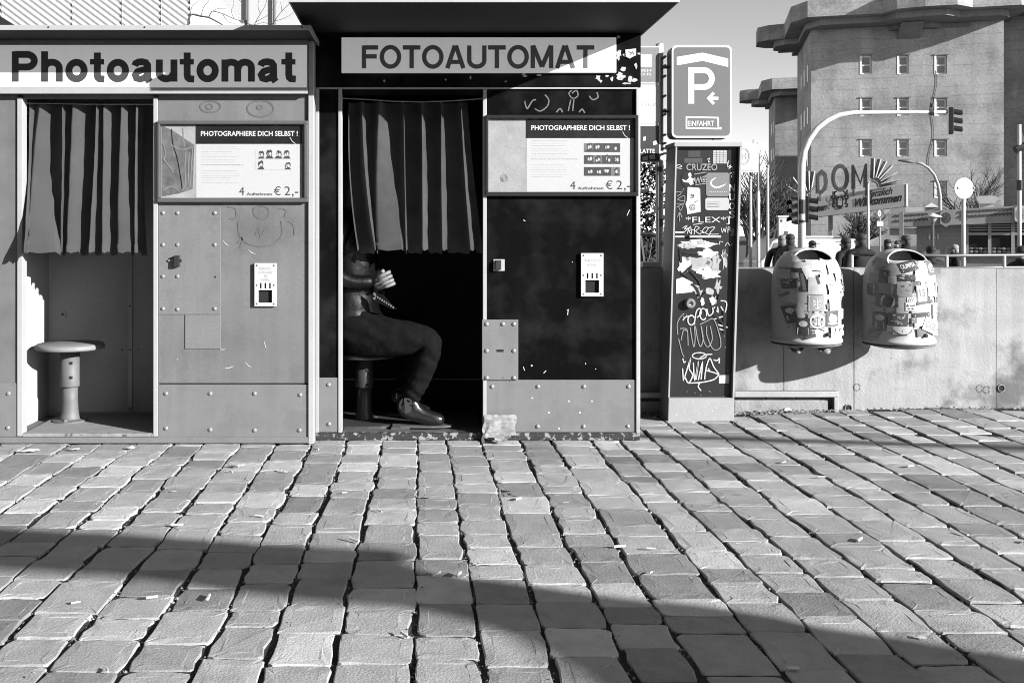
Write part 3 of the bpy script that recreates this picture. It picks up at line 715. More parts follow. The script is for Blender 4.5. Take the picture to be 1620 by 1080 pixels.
# curtain and rail
mb = MB(); mb.tube([(wx(37, DL+.05), DL+.045, wz(163.5, DL+.05)), (wx(140, DL+.05), DL+.045, wz(165.3, DL+.05)), (wx(243, DL+.05), DL+.045, wz(165.5, DL+.05))], .0028, 8); mb.build('curtain_rail', m_rodm, bl)
curtain(bl, DL+.05, 165, 400.5, [(47, 53, 45, 49, 38, 40.5), (63, 78, 50, 76, 41, 95), (99, 100.5, 98.5, 99.5, 95.5, 97), (115, 133, 110, 128, 105, 124), (153, 155.3, 148, 152.5, 140.5, 147), (164, 174, 163, 173, 161, 172),
     (192.5, 201, 188, 204, 186, 209), (216, 221, 214, 219, 213, 223)], DL+.045, m_cur1, bulge=.15)
display_case(bl, DL, 251, 487.5, 192, 320, 311, m_framegry, 2, 0)
photo_slot(bl, DL, 403.5, 438, 416, 484, [('PHOTO-', .56), ('AUSGABE', .64), ('IN', .12), ('4 MIN.', .42)])
# faded drawings on the panel
mb = MB(); y_ = DL-.0005
def E_(px, py, rx, ry, n=20): return [(wx(px+rx*math.cos(2*math.pi*k/n), DL), wz(py+ry*math.sin(2*math.pi*k/n), DL)) for k in range(n)]
for px, py, rx, ry in ((333, 169, 16, 9), (412, 172, 21, 13), (331, 169, 5, 4), (411, 170, 4, 3)): mb.ribbon(E_(px, py, rx, ry), .007, y_, closed=True, th=.0004); mb.build('faded_drawing', M('faded_marker', .135, rough=.6, var=.12, scale=30), bl); mb = MB()
for pl in ([(377, 352), (379, 372), (392, 385), (415, 390), (436, 384), (446, 370), (445, 350)], [(360, 328), (372, 330), (373, 345), (362, 346)], [(401, 330), (412, 326), (424, 330), (424, 343), (410, 346), (402, 338), (401, 330)], [(440, 330), (452, 332), (450, 344)], [(456, 350), (464, 356), (466, 372)], [(376, 384), (384, 375), (380, 392)], [(404, 372), (410, 360), (412, 374), (420, 362)]):
    mb = MB(); mb.ribbon(curve([(wx(p, DL), wz(z, DL)) for p, z in pl]), .006, y_, th=.0004); mb.build('faded_drawing', M('faded_marker', .135), bl)
mb = MB()
for p0, p1 in (((352, 380), (362, 389)), ((356, 582), (370, 579)), ((348, 552), (356, 552)), ((388, 573), (398, 581)), ((418, 540), (421, 551)), ((392, 395), (404, 402)), ((280, 567), (281, 568)), ((372, 660), (374, 662)), ((334, 398), (333, 402))):
    mb.ribbon([(wx(p0[0], DL), wz(p0[1], DL)), (wx((p0[0]+p1[0])/2, DL), wz((p0[1]+p1[1])/2+1, DL)), (wx(p1[0], DL), wz(p1[1], DL))], [.0012, .0028, .001], DL-.0008, th=.0004)
mb.build('scratches', m_white, bl)

# ------------------------------------------------------------------ dark photo booth
DR = 4.70
br = thing('photo_booth', (wx(765, DR), DR, 0), 'black photo booth with a seated person and lettering FOTOAUTOMAT', 'photo booth')
zr = .036
mb = MB(); mb.box(wx(500, DR)+.02, wx(1010, DR), DR+.07, 5.28, -.05, .006); mb.build('sub_base', M('sub_base_shade', .05), br)
bx('base_rail', br, DR, 500, 1012, 684, 695.5, DR-.012, 5.30, m_worn, .004)
mb = MB(); mb.box(wx(542, DR), wx(764, DR), DR+.02, 5.30, zr-.01, zr-.002); mb.build('floor', M('booth_floor_dark', .13, rough=.55, var=.3, scale=9, speck=.6, speck_v=.4, speck_scale=50, speck_t=.68), br)
bx('narrow_panel', br, DR, 505, 536, 142, 598, DR, DR+.02, m_black)
k1 = bx('kick_plate', br, DR, 505, 535.5, 597, 683, DR-.005, DR+.018, m_grey2)
rivets(k1, [(wx(p, DR), wz(q, DR)) for p, q in ((520, 608), (520.5, 670))], DR-.005, .0105, m_rivet)
bx('edge_post', br, DR, 499.5, 505, 139, 683.5, DR-.008, DR+.045, m_alu)
bx('door_post', br, DR, 535.5, 541.3, 142, 683.5, DR-.010, DR+.045, m_alu)
bx('door_post', br, DR, 764, 769.5, 142, 683.5, DR-.010, DR+.045, m_alu)
bx('header_panel', br, DR, 497.5, 1013, 20, 138.5, DR-.012, DR+.03, m_black, .002)
bx('trim_strip', br, DR, 505, 1009, 139, 141.5, DR-.011, DR+.02, m_alu, .001)
bx('door_lintel', br, DR, 541.5, 763.8, 141.7, 150, DR+.004, DR+.03, m_black)
bx('service_panel', br, DR, 769.7, 1005.5, 142, 601, DR+.001, DR+.02, m_black, .002)
bx('corner_post', br, DR, 1005.8, 1012, 142, 684, DR-.012, DR+.05, m_alu, .002)
k2 = bx('kick_plate', br, DR, 769.8, 1005.3, 600.5, 683, DR-.005, DR+.0005, m_grey2)
rivets(k2, [(wx(p, DR), wz(q, DR)) for p, q in ((778.5, 611), (851, 611), (923.5, 611), (994, 611), (778, 674), (850.5, 674), (923, 674), (993, 674))], DR-.005, .0105, m_rivet)
lp = bx('lock_plate', br, DR, 762.3, 819.3, 505, 600, DR-.016, DR-.0105, m_grey2)
rivets(lp, [(wx(p, DR), wz(q, DR)) for p, q in ((769.5, 512), (795, 512), (812.5, 512), (769.5, 554), (812.5, 554), (769.5, 596.5), (812.5, 596.5))], DR-.016, .0105, m_rivet)
mb = MB(); mb.box(wx(785, DR), wx(796.3, DR), DR-.0166, DR-.0161, wz(556, DR), wz(552, DR)); mb.disc_y(wx(795, DR), wz(596.5, DR), .003, .003, DR-.0166, 8); mb.build('lock_slot', m_hole, lp)
hp = bx('hasp_plate', br, DR, 780.5, 798, 410, 428.5, DR-.006, DR+.0005, m_alu, .001)
bx('hasp_box', hp, DR, 784, 792.5, 411.5, 426.5, DR-.022, DR-.0065, M('hasp_dark', .08, rough=.35, metal=.5))
# sign
m_sign2 = M('sign_acrylic_worn', .78, rough=.35, var=.10, scale=6, fine=.04, streak=.08, speck=.5, speck_v=.3, speck_scale=30, speck_t=.70); glow(m_sign2, .15)
sg = bx('sign_box', br, DR, 541, 973, 61.5, 117, DR-.032, DR-.0125, m_sign2, .003)
mb = MB(); word(mb, 'FOTOAUTOMAT', wx(572, DR-.03), wx(940, DR-.03), wz(108.5, DR-.03), (108.5-72.5)/F*(DR-.03), DR-.0328, .175, .045); mb.build('sign_lettering', M('lettering_faded', .15, rough=.5, var=.18, scale=14), sg)
# torn poster remains on the header
tp = random.Random(3)
def scrap(mb, cx, cy, rx, ry, D, y, n=9):
    pts = []
    for k in range(n):
        a = 2*math.pi*k/n; r = tp.uniform(.45, 1.1)
        pts.append((wx(cx+rx*r*math.cos(a), D), wz(cy+ry*r*math.sin(a), D)))
    mb.prism_y(pts, y, y+.0007)
mb = MB(); yy = DR-.0132
for cx, cy, rx, ry in ((992, 86, 10, 7), (978, 85, 5, 6), (977, 92, 3, 6), (985, 110, 5, 4), (1003, 128, 5, 5), (996, 127, 4, 6), (982, 123, 8, 5), (980, 118, 6, 4), (945, 124, 5, 5), (949, 129, 3, 3), (978, 60, 3, 3), (1010, 86, 3, 2), (830, 121, 6, 2), (852, 120, 5, 2), (960, 121, 5, 2), (967, 126, 3, 5), (705, 127, 2, 2), (744, 124, 2, 3), (800, 130, 2, 2), (608, 129, 2, 3), (1005, 106, 3, 5), (990, 133, 7, 2), (828, 119, 4, 2)):
    mb = MB(); scrap(mb, cx, cy, rx, ry, DR, yy); yy -= .00012; mb.build('torn_paper', M('torn_paper', .5, rough=.8, var=.45, scale=40, fine=.12), br)
mb = MB(); mb.prism_y([(wx(p, DR), wz(q, DR)) for p, q in ((988, 80), (1005, 78), (1005, 89), (1000, 91), (995, 94), (989, 91))], DR-.0175, DR-.0168); s1 = mb.build('paper_label', m_paper, br)
mb = MB()
for k, pl in enumerate(([(993, 83), (999, 86)], [(996, 88), (1000, 83), (1001, 88)])): mb.ribbon([(wx(p, DR), wz(q, DR)) for p, q in pl], .003, DR-.0181-.0002*k)
mb.build('scrawl', m_ink2, s1)
# canopy
YC = 4.06; ZC = 1.916
mb = MB(); mb.box(-.526, 1.054, YC+.003, 5.42, ZC, ZC+.05); mb.build('canopy', m_canopy_dark, br)
mb = MB(); mb.box(-.532, 1.060, YC-.004, YC+.0025, ZC-.003, ZC+.05); mb.build('canopy_edge', m_alu, br, bevel=.001)
mb = MB(); mb.box(1.0545, 1.060, YC+.003, 5.42, ZC-.003, ZC+.05); mb.build('canopy_side', m_alu, br)
mb = MB(); mb.box(-.532, -.5265, YC+.003, 5.42, ZC-.003, ZC+.05); mb.build('canopy_side', m_alu, br)
# shell and interior
BR = 5.30
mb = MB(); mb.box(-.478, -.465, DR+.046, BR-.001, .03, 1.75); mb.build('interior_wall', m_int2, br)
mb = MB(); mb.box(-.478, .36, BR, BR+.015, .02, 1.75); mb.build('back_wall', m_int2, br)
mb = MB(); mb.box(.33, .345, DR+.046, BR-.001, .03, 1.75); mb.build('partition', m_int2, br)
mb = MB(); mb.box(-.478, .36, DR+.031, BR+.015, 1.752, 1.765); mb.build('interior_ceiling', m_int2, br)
mb = MB(); mb.box(-.487, -.479, DR+.046, 5.316, .03, ZC-.002); mb.box(1.026, 1.037, DR+.051, 5.316, .03, ZC-.002); mb.box(-.487, 1.037, 5.317, 5.33, .03, ZC-.002); mb.build('outer_shell', m_black, br)
bx('back_rail', br, BR, 541, 770, 597.5, 600.5, BR-.012, BR-.0005, M('rail_grey', .16, rough=.5))
st2 = stool(br, (wx(576, 4.99), 4.99), zr-.002, .385, .166, dark=True)
mb = MB(); mb.lathe([(.26, 0), (.26, .012), (.20, .014)], (wx(576, 4.99), 4.985, zr-.002), 30, sx=1.15, sy=.8); mb.build('stool_plate', M('floor_plate', .12, rough=.4, metal=.5, var=.2), br)
# curtain
mb = MB(); DC = DR+.016
mb.tube([(wx(p, DC), DC-.004, wz(q, DC)) for p, q in ((542, 156), (575, 157.5), (620, 160.5), (668, 161.8), (715, 160), (763, 156.5))], .0028, 8); mb.build('curtain_rail', m_rodm, br)
curtain(br, DC, 161, 397, [(552, 553, 553, 554, 566, 567), (573, 578, 578, 583.5, 593, 597), (600, 611, 595, 625, 596, 642), (638.5, 639.8, 640, 641.5, 642.3, 645), (667, 671.5, 668, 677, 668.5, 679), (698.5, 702, 698, 707.5, 700, 709.5), (729, 730, 735, 740.5, 744, 755)],
        DC-.004, m_cur2, bulge=0)
display_case(br, DR, 768, 1008.5, 183, 310.5, 832.5, m_frameblk, 3, 1)
photo_slot(br, DR, 918.6, 953.8, 400.3, 468.5, [('PHOTOS', .74), ('4 Min.', .44)])
mb = MB(); y_ = DR-.0005                                  # chalky loops over the case
for pl in ([(830, 160), (834, 172), (842, 160), (848, 158)], [(846, 172), (855, 176), (866, 168), (868, 158), (862, 150)], [(905, 148), (912, 143), (914, 152), (906, 156), (900, 148), (906, 142)], [(903, 158), (899, 176)], [(908, 156), (906, 176)], [(932, 152), (938, 158), (946, 154), (944, 146)], [(880, 178), (886, 172), (890, 178)], [(916, 178), (921, 173), (925, 179)]):
    mb = MB(); mb.ribbon(curve([(wx(p, DR), wz(q, DR)) for p, q in pl]), .006, y_, th=.0004); mb.build('chalk_loop', m_scrawl_w, br)
mb = MB()
for p0, p1 in (((992, 341), (996, 332)), ((828, 348), (831, 350)), ((898, 498), (899, 489)), ((860, 590), (864, 586)), ((828, 580), (830, 586)), ((905, 414), (906, 415)), ((897, 490), (898, 491)), ((926, 574), (927, 576)), ((942, 583), (943, 584))):
    mb.ribbon([(wx(p0[0], DR), wz(p0[1], DR)), (wx(p1[0], DR), wz(p1[1], DR))], .003, DR-.0006, th=.0004)
mb.build('paint_specks', m_white, br)
for o in (mb,): pass
mb = MB()
for q, (px, py) in enumerate(((841, 578), (900, 634), (917, 652), (842, 629), (868, 652), (936, 634), (990, 676), (884, 677))): mb.disc_y(wx(px, DR), wz(py, DR), .0045, .004, DR-.0058, 8, .0006)
mb.build('paint_drops', m_white, k2)
# sheet of wrinkled packing film stuck to the foot of the post
fw = MB(); n1, n2 = 22, 14; vs = []
for j in range(n2+1):
    for i in range(n1+1):
        u, v = i/n1, j/n2; px = 764+51*u+2*math.sin(v*7); py = 654+34*v+4*math.sin(u*5)*v
        y = DR-.026-.03*v*v-.010*abs(noise.noise(Vector((u*2, v*16, 1))))-.004*noise.noise(Vector((u*8, v*22, 6)))
        vs.append((wx(px, DR), y, wz(py, DR)))
fw.add(vs, [(j*(n1+1)+i, (j+1)*(n1+1)+i, (j+1)*(n1+1)+i+1, j*(n1+1)+i+1) for j in range(n2) for i in range(n1)])
film = thing('packing_film', (wx(790, DR), DR-.05, .0), 'crumpled pale packing film stuck to the foot of the black booth', 'litter')
m_film = M('packing_film', .34, rough=.35, var=.55, scale=16, bump=.002, bscale=40, spec=.6, stretch=(1, 1, 6))
fw.build('torn_sheet', m_film, film, smooth=True)
fw = MB(); vs = []
for j in range(9):
    for i in range(13):
        u, v = i/12, j/8; px = 780+28*u; py = 684+15*v*math.sin(math.pi*min(1, u+.15))
        vs.append((wx(px, DR), DR-.075-.03*math.sin(v*3)-.012*noise.noise(Vector((u*6, v*6, 2))), max(.012, wz(py, DR))))
fw.add(vs, [(j*13+i, (j+1)*13+i, (j+1)*13+i+1, j*13+i+1) for j in range(8) for i in range(12)])
fw.build('loose_flap', m_film, film, smooth=True)
fw = MB(); vs = []
for k in range(9):
    t = k/8; vs += [(wx(764+4*math.sin(t*6), DR), DR-.06-.02*t, wz(660+38*t, DR)), (wx(769+5*math.sin(t*5+1), DR), DR-.066-.02*t, wz(660+38*t, DR))]
fw.add(vs, [(2*k, 2*k+1, 2*k+3, 2*k+2) for k in range(8)]); fw.build('hanging_strip', m_film, film, smooth=True)

# ------------------------------------------------------------------ person on the stool of the dark booth
pe = thing('person', (wx(580, 4.95), 4.95, zr), 'person in leather jacket, dark jeans and ankle boots seated behind the short curtain', 'person')
m_jean = M('dark_denim', .009, rough=.95, var=.4, scale=26, fine=.1, fscale=190, spec=.04, bump=.006, bscale=24)
m_leather = M('black_leather', .0022, rough=.46, var=.3, scale=12, spec=.28, bump=.003, bscale=32)
m_boot = M('boot_leather', .011, rough=.24, var=.25, scale=12, spec=.8, bump=.0008, bscale=60, coat=.5)
m_skin = M('skin', .22, rough=.55, var=.06, scale=30)
m_hair = M('hair', .03, rough=.5)
cy = 4.97; yr = 4.805; yl = 5.08; kz = .470
V_ = [(-.335, cy, .50), (-.345, cy, .64), (-.36, cy, .80), (-.36, cy, .95), (-.345, cy, 1.06), (-.335, cy, 1.12), (-.325, cy, 1.20), (-.32, cy, 1.29),      # 0-7 spine, neck, head
      (-.30, yr+.06, .462), (-.13, yr+.02, .468), (.062, yr, kz-.012), (.048, yr, .40), (.006, yr, .27), (-.050, yr-.005, .17), (-.053, yr-.005, .125),                # 8-14 near leg
      (-.30, yl-.01, .475), (-.13, yl, .475), (.03, yl+.02, kz-.01), (.01, yl+.02, .38), (-.05, yl+.02, .26), (-.09, yl+.02, .17), (-.095, yl+.02, .125),        # 15-21 far leg
      (-.37, cy-.17, 1.01), (-.46, cy-.20, .80), (-.33, cy-.185, .735), (-.215, cy-.165, .74),                                                                  # 22-25 near arm
      (-.36, cy+.17, 1.01), (-.40, cy+.22, .80), (-.28, cy+.19, .70), (-.16, cy+.12, .66)]                                                                  # 26-29 far arm
E_l = [(0,1),(1,2),(2,3),(3,4),(4,5),(5,6),(6,7),(0,8),(8,9),(9,10),(10,11),(11,12),(12,13),(13,14),(0,15),(15,16),(16,17),(17,18),(18,19),(19,20),(20,21),(3,22),(22,23),(23,24),(24,25),(3,26),(26,27),(27,28),(28,29)]
Rr = [(.125,.12),(.12,.11),(.125,.11),(.12,.10),(.075,.07),(.06,.06),(.09,.075),(.085,.075),
      .126,.100,.078,.064,.056,.045,.042, .118,.098,.078,.068,.061,.047,.043, .062,.052,.043,.034, .062,.052,.043,.034]
bv, bf = skin_mesh(V_, E_l, Rr, 0, 3)
body = MB()
nb = []
for (x, y, z) in bv:                                     # cloth folds at hip, knee and ankle
    k = 0
    if z < .60:
        k = .017*(abs(math.sin(48*z+24*x+4*nz3(x, y, z, 6)))**.6-.6) * (1 if (z < .24 or x < -.16) else .65 if x < .0 else .2) + .008*nz3(x*2, y*2, z*4, 9)
        if z < .23: k += .014*(abs(math.sin(85*z+14*x+2*nz3(x, y, z, 12)))**.6-.6)
    nb.append((x+k*.6, y-k if y < cy else y+k, z+k*.5))
body.add(nb, bf)
for i, f in enumerate(body.f):
    c = [sum(nb[q][a] for q in f)/len(f) for a in range(3)]
    body.mi[i] = 1 if c[2] > 1.10 else (2 if c[2] > .60 or (c[1] < 4.80 and c[2] > .6) else 0)
# the near hand: a fist closed on the jacket edge, four fingers and a thumb
hx, hy, hz_ = -.172, cy-.17, .742
hv, hf = skin_mesh([(hx-.055, hy+.02, hz_-.008), (hx-.01, hy+.012, hz_), (hx+.032, hy+.012, hz_+.002)], [(0,1),(1,2)], [(.026,.03),(.02,.040),(.015,.037)], 0, 2)
def hrot(v):
    a_ = R(-22); c_, s_ = math.cos(a_), math.sin(a_)
    return [(hx+(x-hx)*c_+(z-hz_)*s_, y, hz_-(x-hx)*s_+(z-hz_)*c_) for x, y, z in v]
body.add(hrot(hv), hf, 1)
for k, (dz, ln) in enumerate(((.030, .92), (.010, 1.0), (-.010, .95), (-.028, .8))):
    ch = [(hx+.012, hy+.010, hz_+dz), (hx+.046, hy-.002, hz_+dz*1.02), (hx+.036, hy-.030, hz_+dz*1.02), (hx+.036-.034*ln, hy-.036, hz_+dz), (hx+.036-.056*ln, hy-.026, hz_+dz*.98)]
    fv, ff = skin_mesh(ch, [(0,1),(1,2),(2,3),(3,4)], [.0105, .0102, .0095, .0088, .0070], 0, 2); body.add(hrot(fv), ff, 1)
fv, ff = skin_mesh([(hx-.02, hy+.01, hz_+.02), (hx+.004, hy-.012, hz_+.044), (hx+.022, hy-.028, hz_+.048), (hx+.008, hy-.040, hz_+.044)], [(0,1),(1,2),(2,3)], [.013, .0115, .0105, .0085], 0, 2); body.add(hrot(fv), ff, 1)
body.build('body', [m_jean, m_skin, m_leather], pe, smooth=True)
mb = MB(); mb.ellipsoid((-.335, cy, 1.285), (.105, .095, .10), 18, 10); mb.ellipsoid((-.375, cy, 1.24), (.075, .09, .10), 16, 8); mb.build('hair', m_hair, pe, smooth=True)
mb = MB()                                                # nose, ears, eyes, mouth
mb.ellipsoid((-.228, cy, 1.235), (.016, .014, .022), 10, 6); mb.ellipsoid((-.33, cy-.085, 1.235), (.022, .01, .03), 10, 6); mb.ellipsoid((-.33, cy+.085, 1.235), (.022, .01, .03), 10, 6); mb.build('nose_and_ears', m_skin, pe, smooth=True)
mb = MB()
for s in (-1, 1): mb.ellipsoid((-.243, cy+s*.032, 1.255), (.006, .011, .006), 8, 6)
mb.ellipsoid((-.238, cy, 1.20), (.005, .024, .005), 8, 6); mb.build('eyes_and_mouth', m_hair, pe, smooth=True)
# jacket: open leather shell round the trunk with a flared hem
jk = MB(); vs = []; prof = [(.545, .150, .165), (.57, .152, .168), (.60, .145, .165), (.65, .140, .162), (.70, .142, .165), (.76, .146, .17), (.83, .148, .176), (.90, .145, .18), (.98, .12, .18), (1.05, .08, .13)]
NS = 56
_p = prof; prof = []
for q in range(len(_p)-1):
    for t in (0, .33, .67): prof.append(tuple(_p[q][i]*(1-t)+_p[q+1][i]*t for i in range(3)))
prof.append(_p[-1])
for j, (z, rx, ry) in enumerate(prof):
    for i in range(NS):
        a = 2*math.pi*i/NS; c_, s_ = math.cos(a), math.sin(a)
        wr = .002*math.sin(z*70+3*math.sin(a*2)+a*3) + .009*nz3(c_*1.5, s_*1.5, z*9, 1.6)
        fl = .006*max(0, .62-z)/.07
        vs.append((-.345 + .01*(z-.55) + (rx+wr+fl)*c_, cy-.005+(ry+wr+fl*.6)*s_, z + .022*(c_ > .2)*(-1 if j == 0 else 0)))
jk.add(vs, [(j*NS+i, j*NS+(i+1) % NS, (j+1)*NS+(i+1) % NS, (j+1)*NS+i) for j in range(len(prof)-1) for i in range(NS)])
jk.build('jacket', m_leather, pe, smooth=True)
bt = MB()                                                # waist strap with pale stud work
bt.prism_y([(wx(p, 4.78), wz(q, 4.78)) for p, q in ((590, 461), (593.5, 463), (606, 466), (620, 482), (628, 489), (620, 489), (606, 482), (590, 475))], 4.775, 4.782)
bo = bt.build('jacket_belt', m_leather, pe, bevel=.001)
sd = MB()
for k in range(9):
    u = k/8; p = 594+28*u; q = 468+18*u
    sd.disc_y(wx(p, 4.77), wz(q, 4.77), .0042, .0055, 4.7725, 8, .0022)
for p, q in ((592.3, 465), (592.3, 472)): sd.disc_y(wx(p, 4.77), wz(q, 4.77), .006, .006, 4.772, 10, .003)
sd.build('studs', M('stud_metal', .7, rough=.25, metal=.8), bo)
# ankle boots
def boot(yc, x0, near):
    J = [(-.012, .165), (-.014, .105), (-.034, .052), (.045, .062), (.115, .042), (.178, .034)]
    v, f = skin_mesh([(x0+a, yc, zr+z) for a, z in J], [(0,1),(1,2),(1,3),(3,4),(4,5)], [(.040,.043), (.040,.044), .042, (.046,.046), (.044,.042), (.033,.030)], 1, 2)
    v = [(x, yc+(y-yc)*.95, max(z, zr+.015)) for x, y, z in v]
    mb = MB(); mb.add(v, f); bo_ = mb.build('ankle_boot', m_boot, pe, smooth=True)
    so_ = MB(); pts = [(x0-.078, yc-.028), (x0-.04, yc-.041), (x0+.0, yc-.040), (x0+.06, yc-.043), (x0+.11, yc-.046), (x0+.165, yc-.040), (x0+.2, yc-.025), (x0+.212, yc), (x0+.2, yc+.025), (x0+.165, yc+.040), (x0+.11, yc+.046), (x0, yc+.040), (x0-.04, yc+.041), (x0-.078, yc+.028)]
    so_.prism_z(pts, zr+.0075, zr+.0155); so_.prism_z([(x0-.084, yc-.034), (x0+.006, yc-.044), (x0+.006, yc+.044), (x0-.084, yc+.034)], zr-.0015, zr+.0074)
    so_.build('sole', M('boot_sole', .11, rough=.6), bo_)
    el = MB(); el.prism_y([(x0-.016, zr+.075), (x0+.012, zr+.085), (x0+.016, zr+.150), (x0-.022, zr+.150)], yc-.0445, yc-.040); el.build('elastic_gore', M('elastic', .04, rough=.8, fine=.1), bo_)
boot(yr-.005, -.050, True); boot(yl+.02, -.092, False)

# ------------------------------------------------------------------ ticket pillar with graffiti
DP = 5.144
pil = thing('ticket_pillar', (wx(1108, DP), DP, gz(1.45, 5.1)), 'slightly leaning dark ticket pillar covered in graffiti between booth and bins', 'ticket pillar')
m_pgrey = M('pillar_grey', .42, rough=.5, var=.14, scale=6, fine=.06, speck=.5, speck_v=.2, speck_scale=40, speck_t=.72)
m_pplinth = M('pillar_plinth', .40, rough=.5, var=.12, scale=6, fine=.08, speck=.9, speck_v=.8, speck_scale=45, speck_t=.70)
m_pdark = M('pillar_dark_front', .022, rough=.4, var=.3, scale=7, fine=.1, speck=.35, speck_v=.2, speck_scale=60, speck_t=.72)
def P_(pts, d=DP): return [(wx(p, d), wz(q, d)) for p, q in pts]
def lean(px, py): return px - 13*(py-228)/440.0            # pixel column of the leaning edge
def quad(pa, pb, ya, yb): return [(lean(pa, ya), ya), (lean(pb, ya), ya), (lean(pb, yb), yb), (lean(pa, yb), yb)]
mb = MB(); mb.prism_y(P_(quad(1069, 1174, 228, 629)), DP+.030, 5.335); mb.build('cabinet', m_pgrey, pil)
mb = MB(); mb.prism_y(P_(quad(1069, 1071.5, 232.2, 629)), DP, DP+.0295); mb.build('side_lip', m_pgrey, pil, bevel=.001)
mb = MB(); mb.prism_y(P_(quad(1170.8, 1174, 232.2, 629)), DP, DP+.0295); mb.build('side_lip', m_pgrey, pil, bevel=.001)
mb = MB(); mb.prism_y(P_(quad(1066.5, 1175, 225, 232)), DP-.004, 5.336); mb.build('cap', m_pgrey, pil, bevel=.003)
mb = MB(); mb.prism_y(P_(quad(1071.7, 1170.6, 232.4, 629)), DP+.0262, DP+.0295); mb.build('front_door', m_pdark, pil)
mb = MB(); mb.prism_y(P_(quad(1069.5, 1173.5, 629.3, 672)), DP-.003, 5.33); mb.build('plinth', m_pplinth, pil, bevel=.003)
mb = MB(); mb.prism_y(P_(quad(1053.5, 1057, 262, 266)), 5.25, 5.27)
YG = DP+.0258; DG = DP+.026
GA = lambda pl: [(wx(1000+x/4.908, DG), wz(220+y/4.908, DG)) for x, y in pl]
GB = lambda pl: [(wx(1040+x/4.5, DG), wz(440+y/4.5, DG)) for x, y in pl]
def sheet(name, pts, mat, k=0, parent=pil): m_ = MB(); m_.prism_y(pts, YG-.0008*(k+1), YG-.0008*k-.0003); return m_.build(name, mat, parent)
def strokes(name, lists, w, mat, k=3, parent=pil):
    m_ = MB()
    for i, pl in enumerate(lists): m_.ribbon(curve(pl) if not isinstance(w, list) else pl, w, YG-.0008*k-.0002*(i % 6), th=.0002)
    return m_.build(name, mat, parent)
def ptext(name, s, box, mat, k=3, bold=.01, conv=GA, parent=pil, shear=0):
    (xa, za), (xb, zb) = conv([(box[0], box[3]), (box[2], box[1])]); m_ = MB(); text_fit(m_, s, xa, xb, za, zb, YG-.0008*k, bold=bold, shear=shear); return m_.build(name, mat, parent)
m_spray = M('white_marker', .62, rough=.6, var=.3, scale=40)
m_spray2 = M('faded_marker_white', .30, rough=.6, var=.3, scale=40)
m_paintw = M('white_paint_buff', .72, rough=.6, var=.3, scale=18, fine=.09, speck=.8, speck_v=.05, speck_scale=26, speck_t=.62)
m_bspray = M('black_spray', .015, rough=.5)
sheet('display_window', GA([(435, 92), (530, 90), (530, 140), (435, 142)]), M('display_grey', .075, rough=.25))
sheet('display_window', GA([(405, 150), (545, 150), (545, 186), (405, 186)]), M('display_grey2', .09, rough=.3))
g = sheet('tariff_label', GA([(630, 88), (735, 88), (733, 190), (628, 190)]), M('tariff_paper', .5, rough=.5, var=.1))
strokes('tariff_grid', [GA([(633, 88+k*17), (733, 88+k*17)]) for k in range(1, 6)] + [GA([(630+k*26, 90), (629+k*26, 188)]) for k in range(1, 4)], .0018, M('tariff_line', .2), 2, g)
ptext('graffiti_word', 'CRUZEO', (420, 192, 660, 245), m_spray2, 3, .015)
sheet('door_gap', GA([(330, 246), (800, 248), (800, 250), (330, 249)]), m_hole, 0)
sheet('round_sticker', GA([(430+50*math.cos(R(a)), 315+58*math.sin(R(a))) for a in range(0, 360, 18)]), m_bspray, 1)
sheet('paint_splash', GA([(385, 312), (420, 322), (440, 300), (432, 270), (450, 258), (462, 280), (455, 300), (500, 315), (470, 335), (480, 350), (450, 358), (440, 340), (400, 335)]), m_spray, 3)
strokes('graffiti_tag', [GA([(470, 350), (485, 300), (495, 345), (510, 300), (520, 340), (530, 295), (540, 335)]), GA([(540, 300), (575, 285), (545, 318), (575, 310), (548, 335), (580, 330)]), GA([(480, 275), (575, 258)]), GA([(490, 356), (580, 345)])], .004, m_spray2, 4)
pl_ = sheet('payment_label', GA([(430, 372), (515, 378), (528, 388), (532, 565), (428, 585), (424, 540), (414, 505), (424, 480)]), M('payment_paper', .55, rough=.5, var=.15), 1)
strokes('label_print', [GA(arc(467, 530, 20, 22, 0, 340, 16)), GA(arc(467, 530, 9, 10, 0, 300, 10)), GA([(455, 440), (462, 430), (468, 448), (476, 432), (480, 450)]), GA([(452, 458), (478, 454)]), GA([(486, 492), (498, 484), (510, 480)])], .0026, m_ink2, 3, pl_)
s1 = sheet('operator_sticker', GA([(588, 262), (742, 262), (755, 276), (755, 432), (742, 446), (588, 446), (574, 432), (574, 276)]), M('operator_grey', .22, rough=.4, var=.06), 1)
strokes('swoosh', [GA([(650, 300), (620, 318), (608, 340), (618, 362), (645, 376), (680, 372), (708, 360), (728, 348)])], [.003, .006, .0085, .0095, .0095, .0085, .006, .002], m_white, 3, s1)
strokes('small_lettering', [GA([(600+k*14, 410), (606+k*14, 410)]) for k in range(10)], .0025, m_white, 3, s1)
s2 = sheet('notice_sticker', GA([(580, 456), (740, 456), (752, 468), (752, 540), (740, 552), (580, 552), (568, 540), (568, 468)]), M('notice_paper', .5, rough=.4, var=.06), 1)
strokes('notice_lines', [GA([(580, y), (690 - (y % 30), y)]) for y in (490, 502, 514, 526)], .0014, m_ink2, 3, s2)
for ch, yc in (('N', 378), ('U', 448), ('O', 520), ('S', 585)):
    (xa, za), (xb, zb) = GA([(752, yc+30), (798, yc-28)]); m_ = MB(); text_fit(m_, ch, xa, xb, za, zb, YG-.0024, bold=.02); m_.build('graffiti_letter', m_white, pil)
m_ = MB(); (xa, za), = GA([(797, 628)]); m_.disc_y(xa, za, .0022, .0022, YG-.0024, 8); m_.build('graffiti_dot', m_spray, pil)
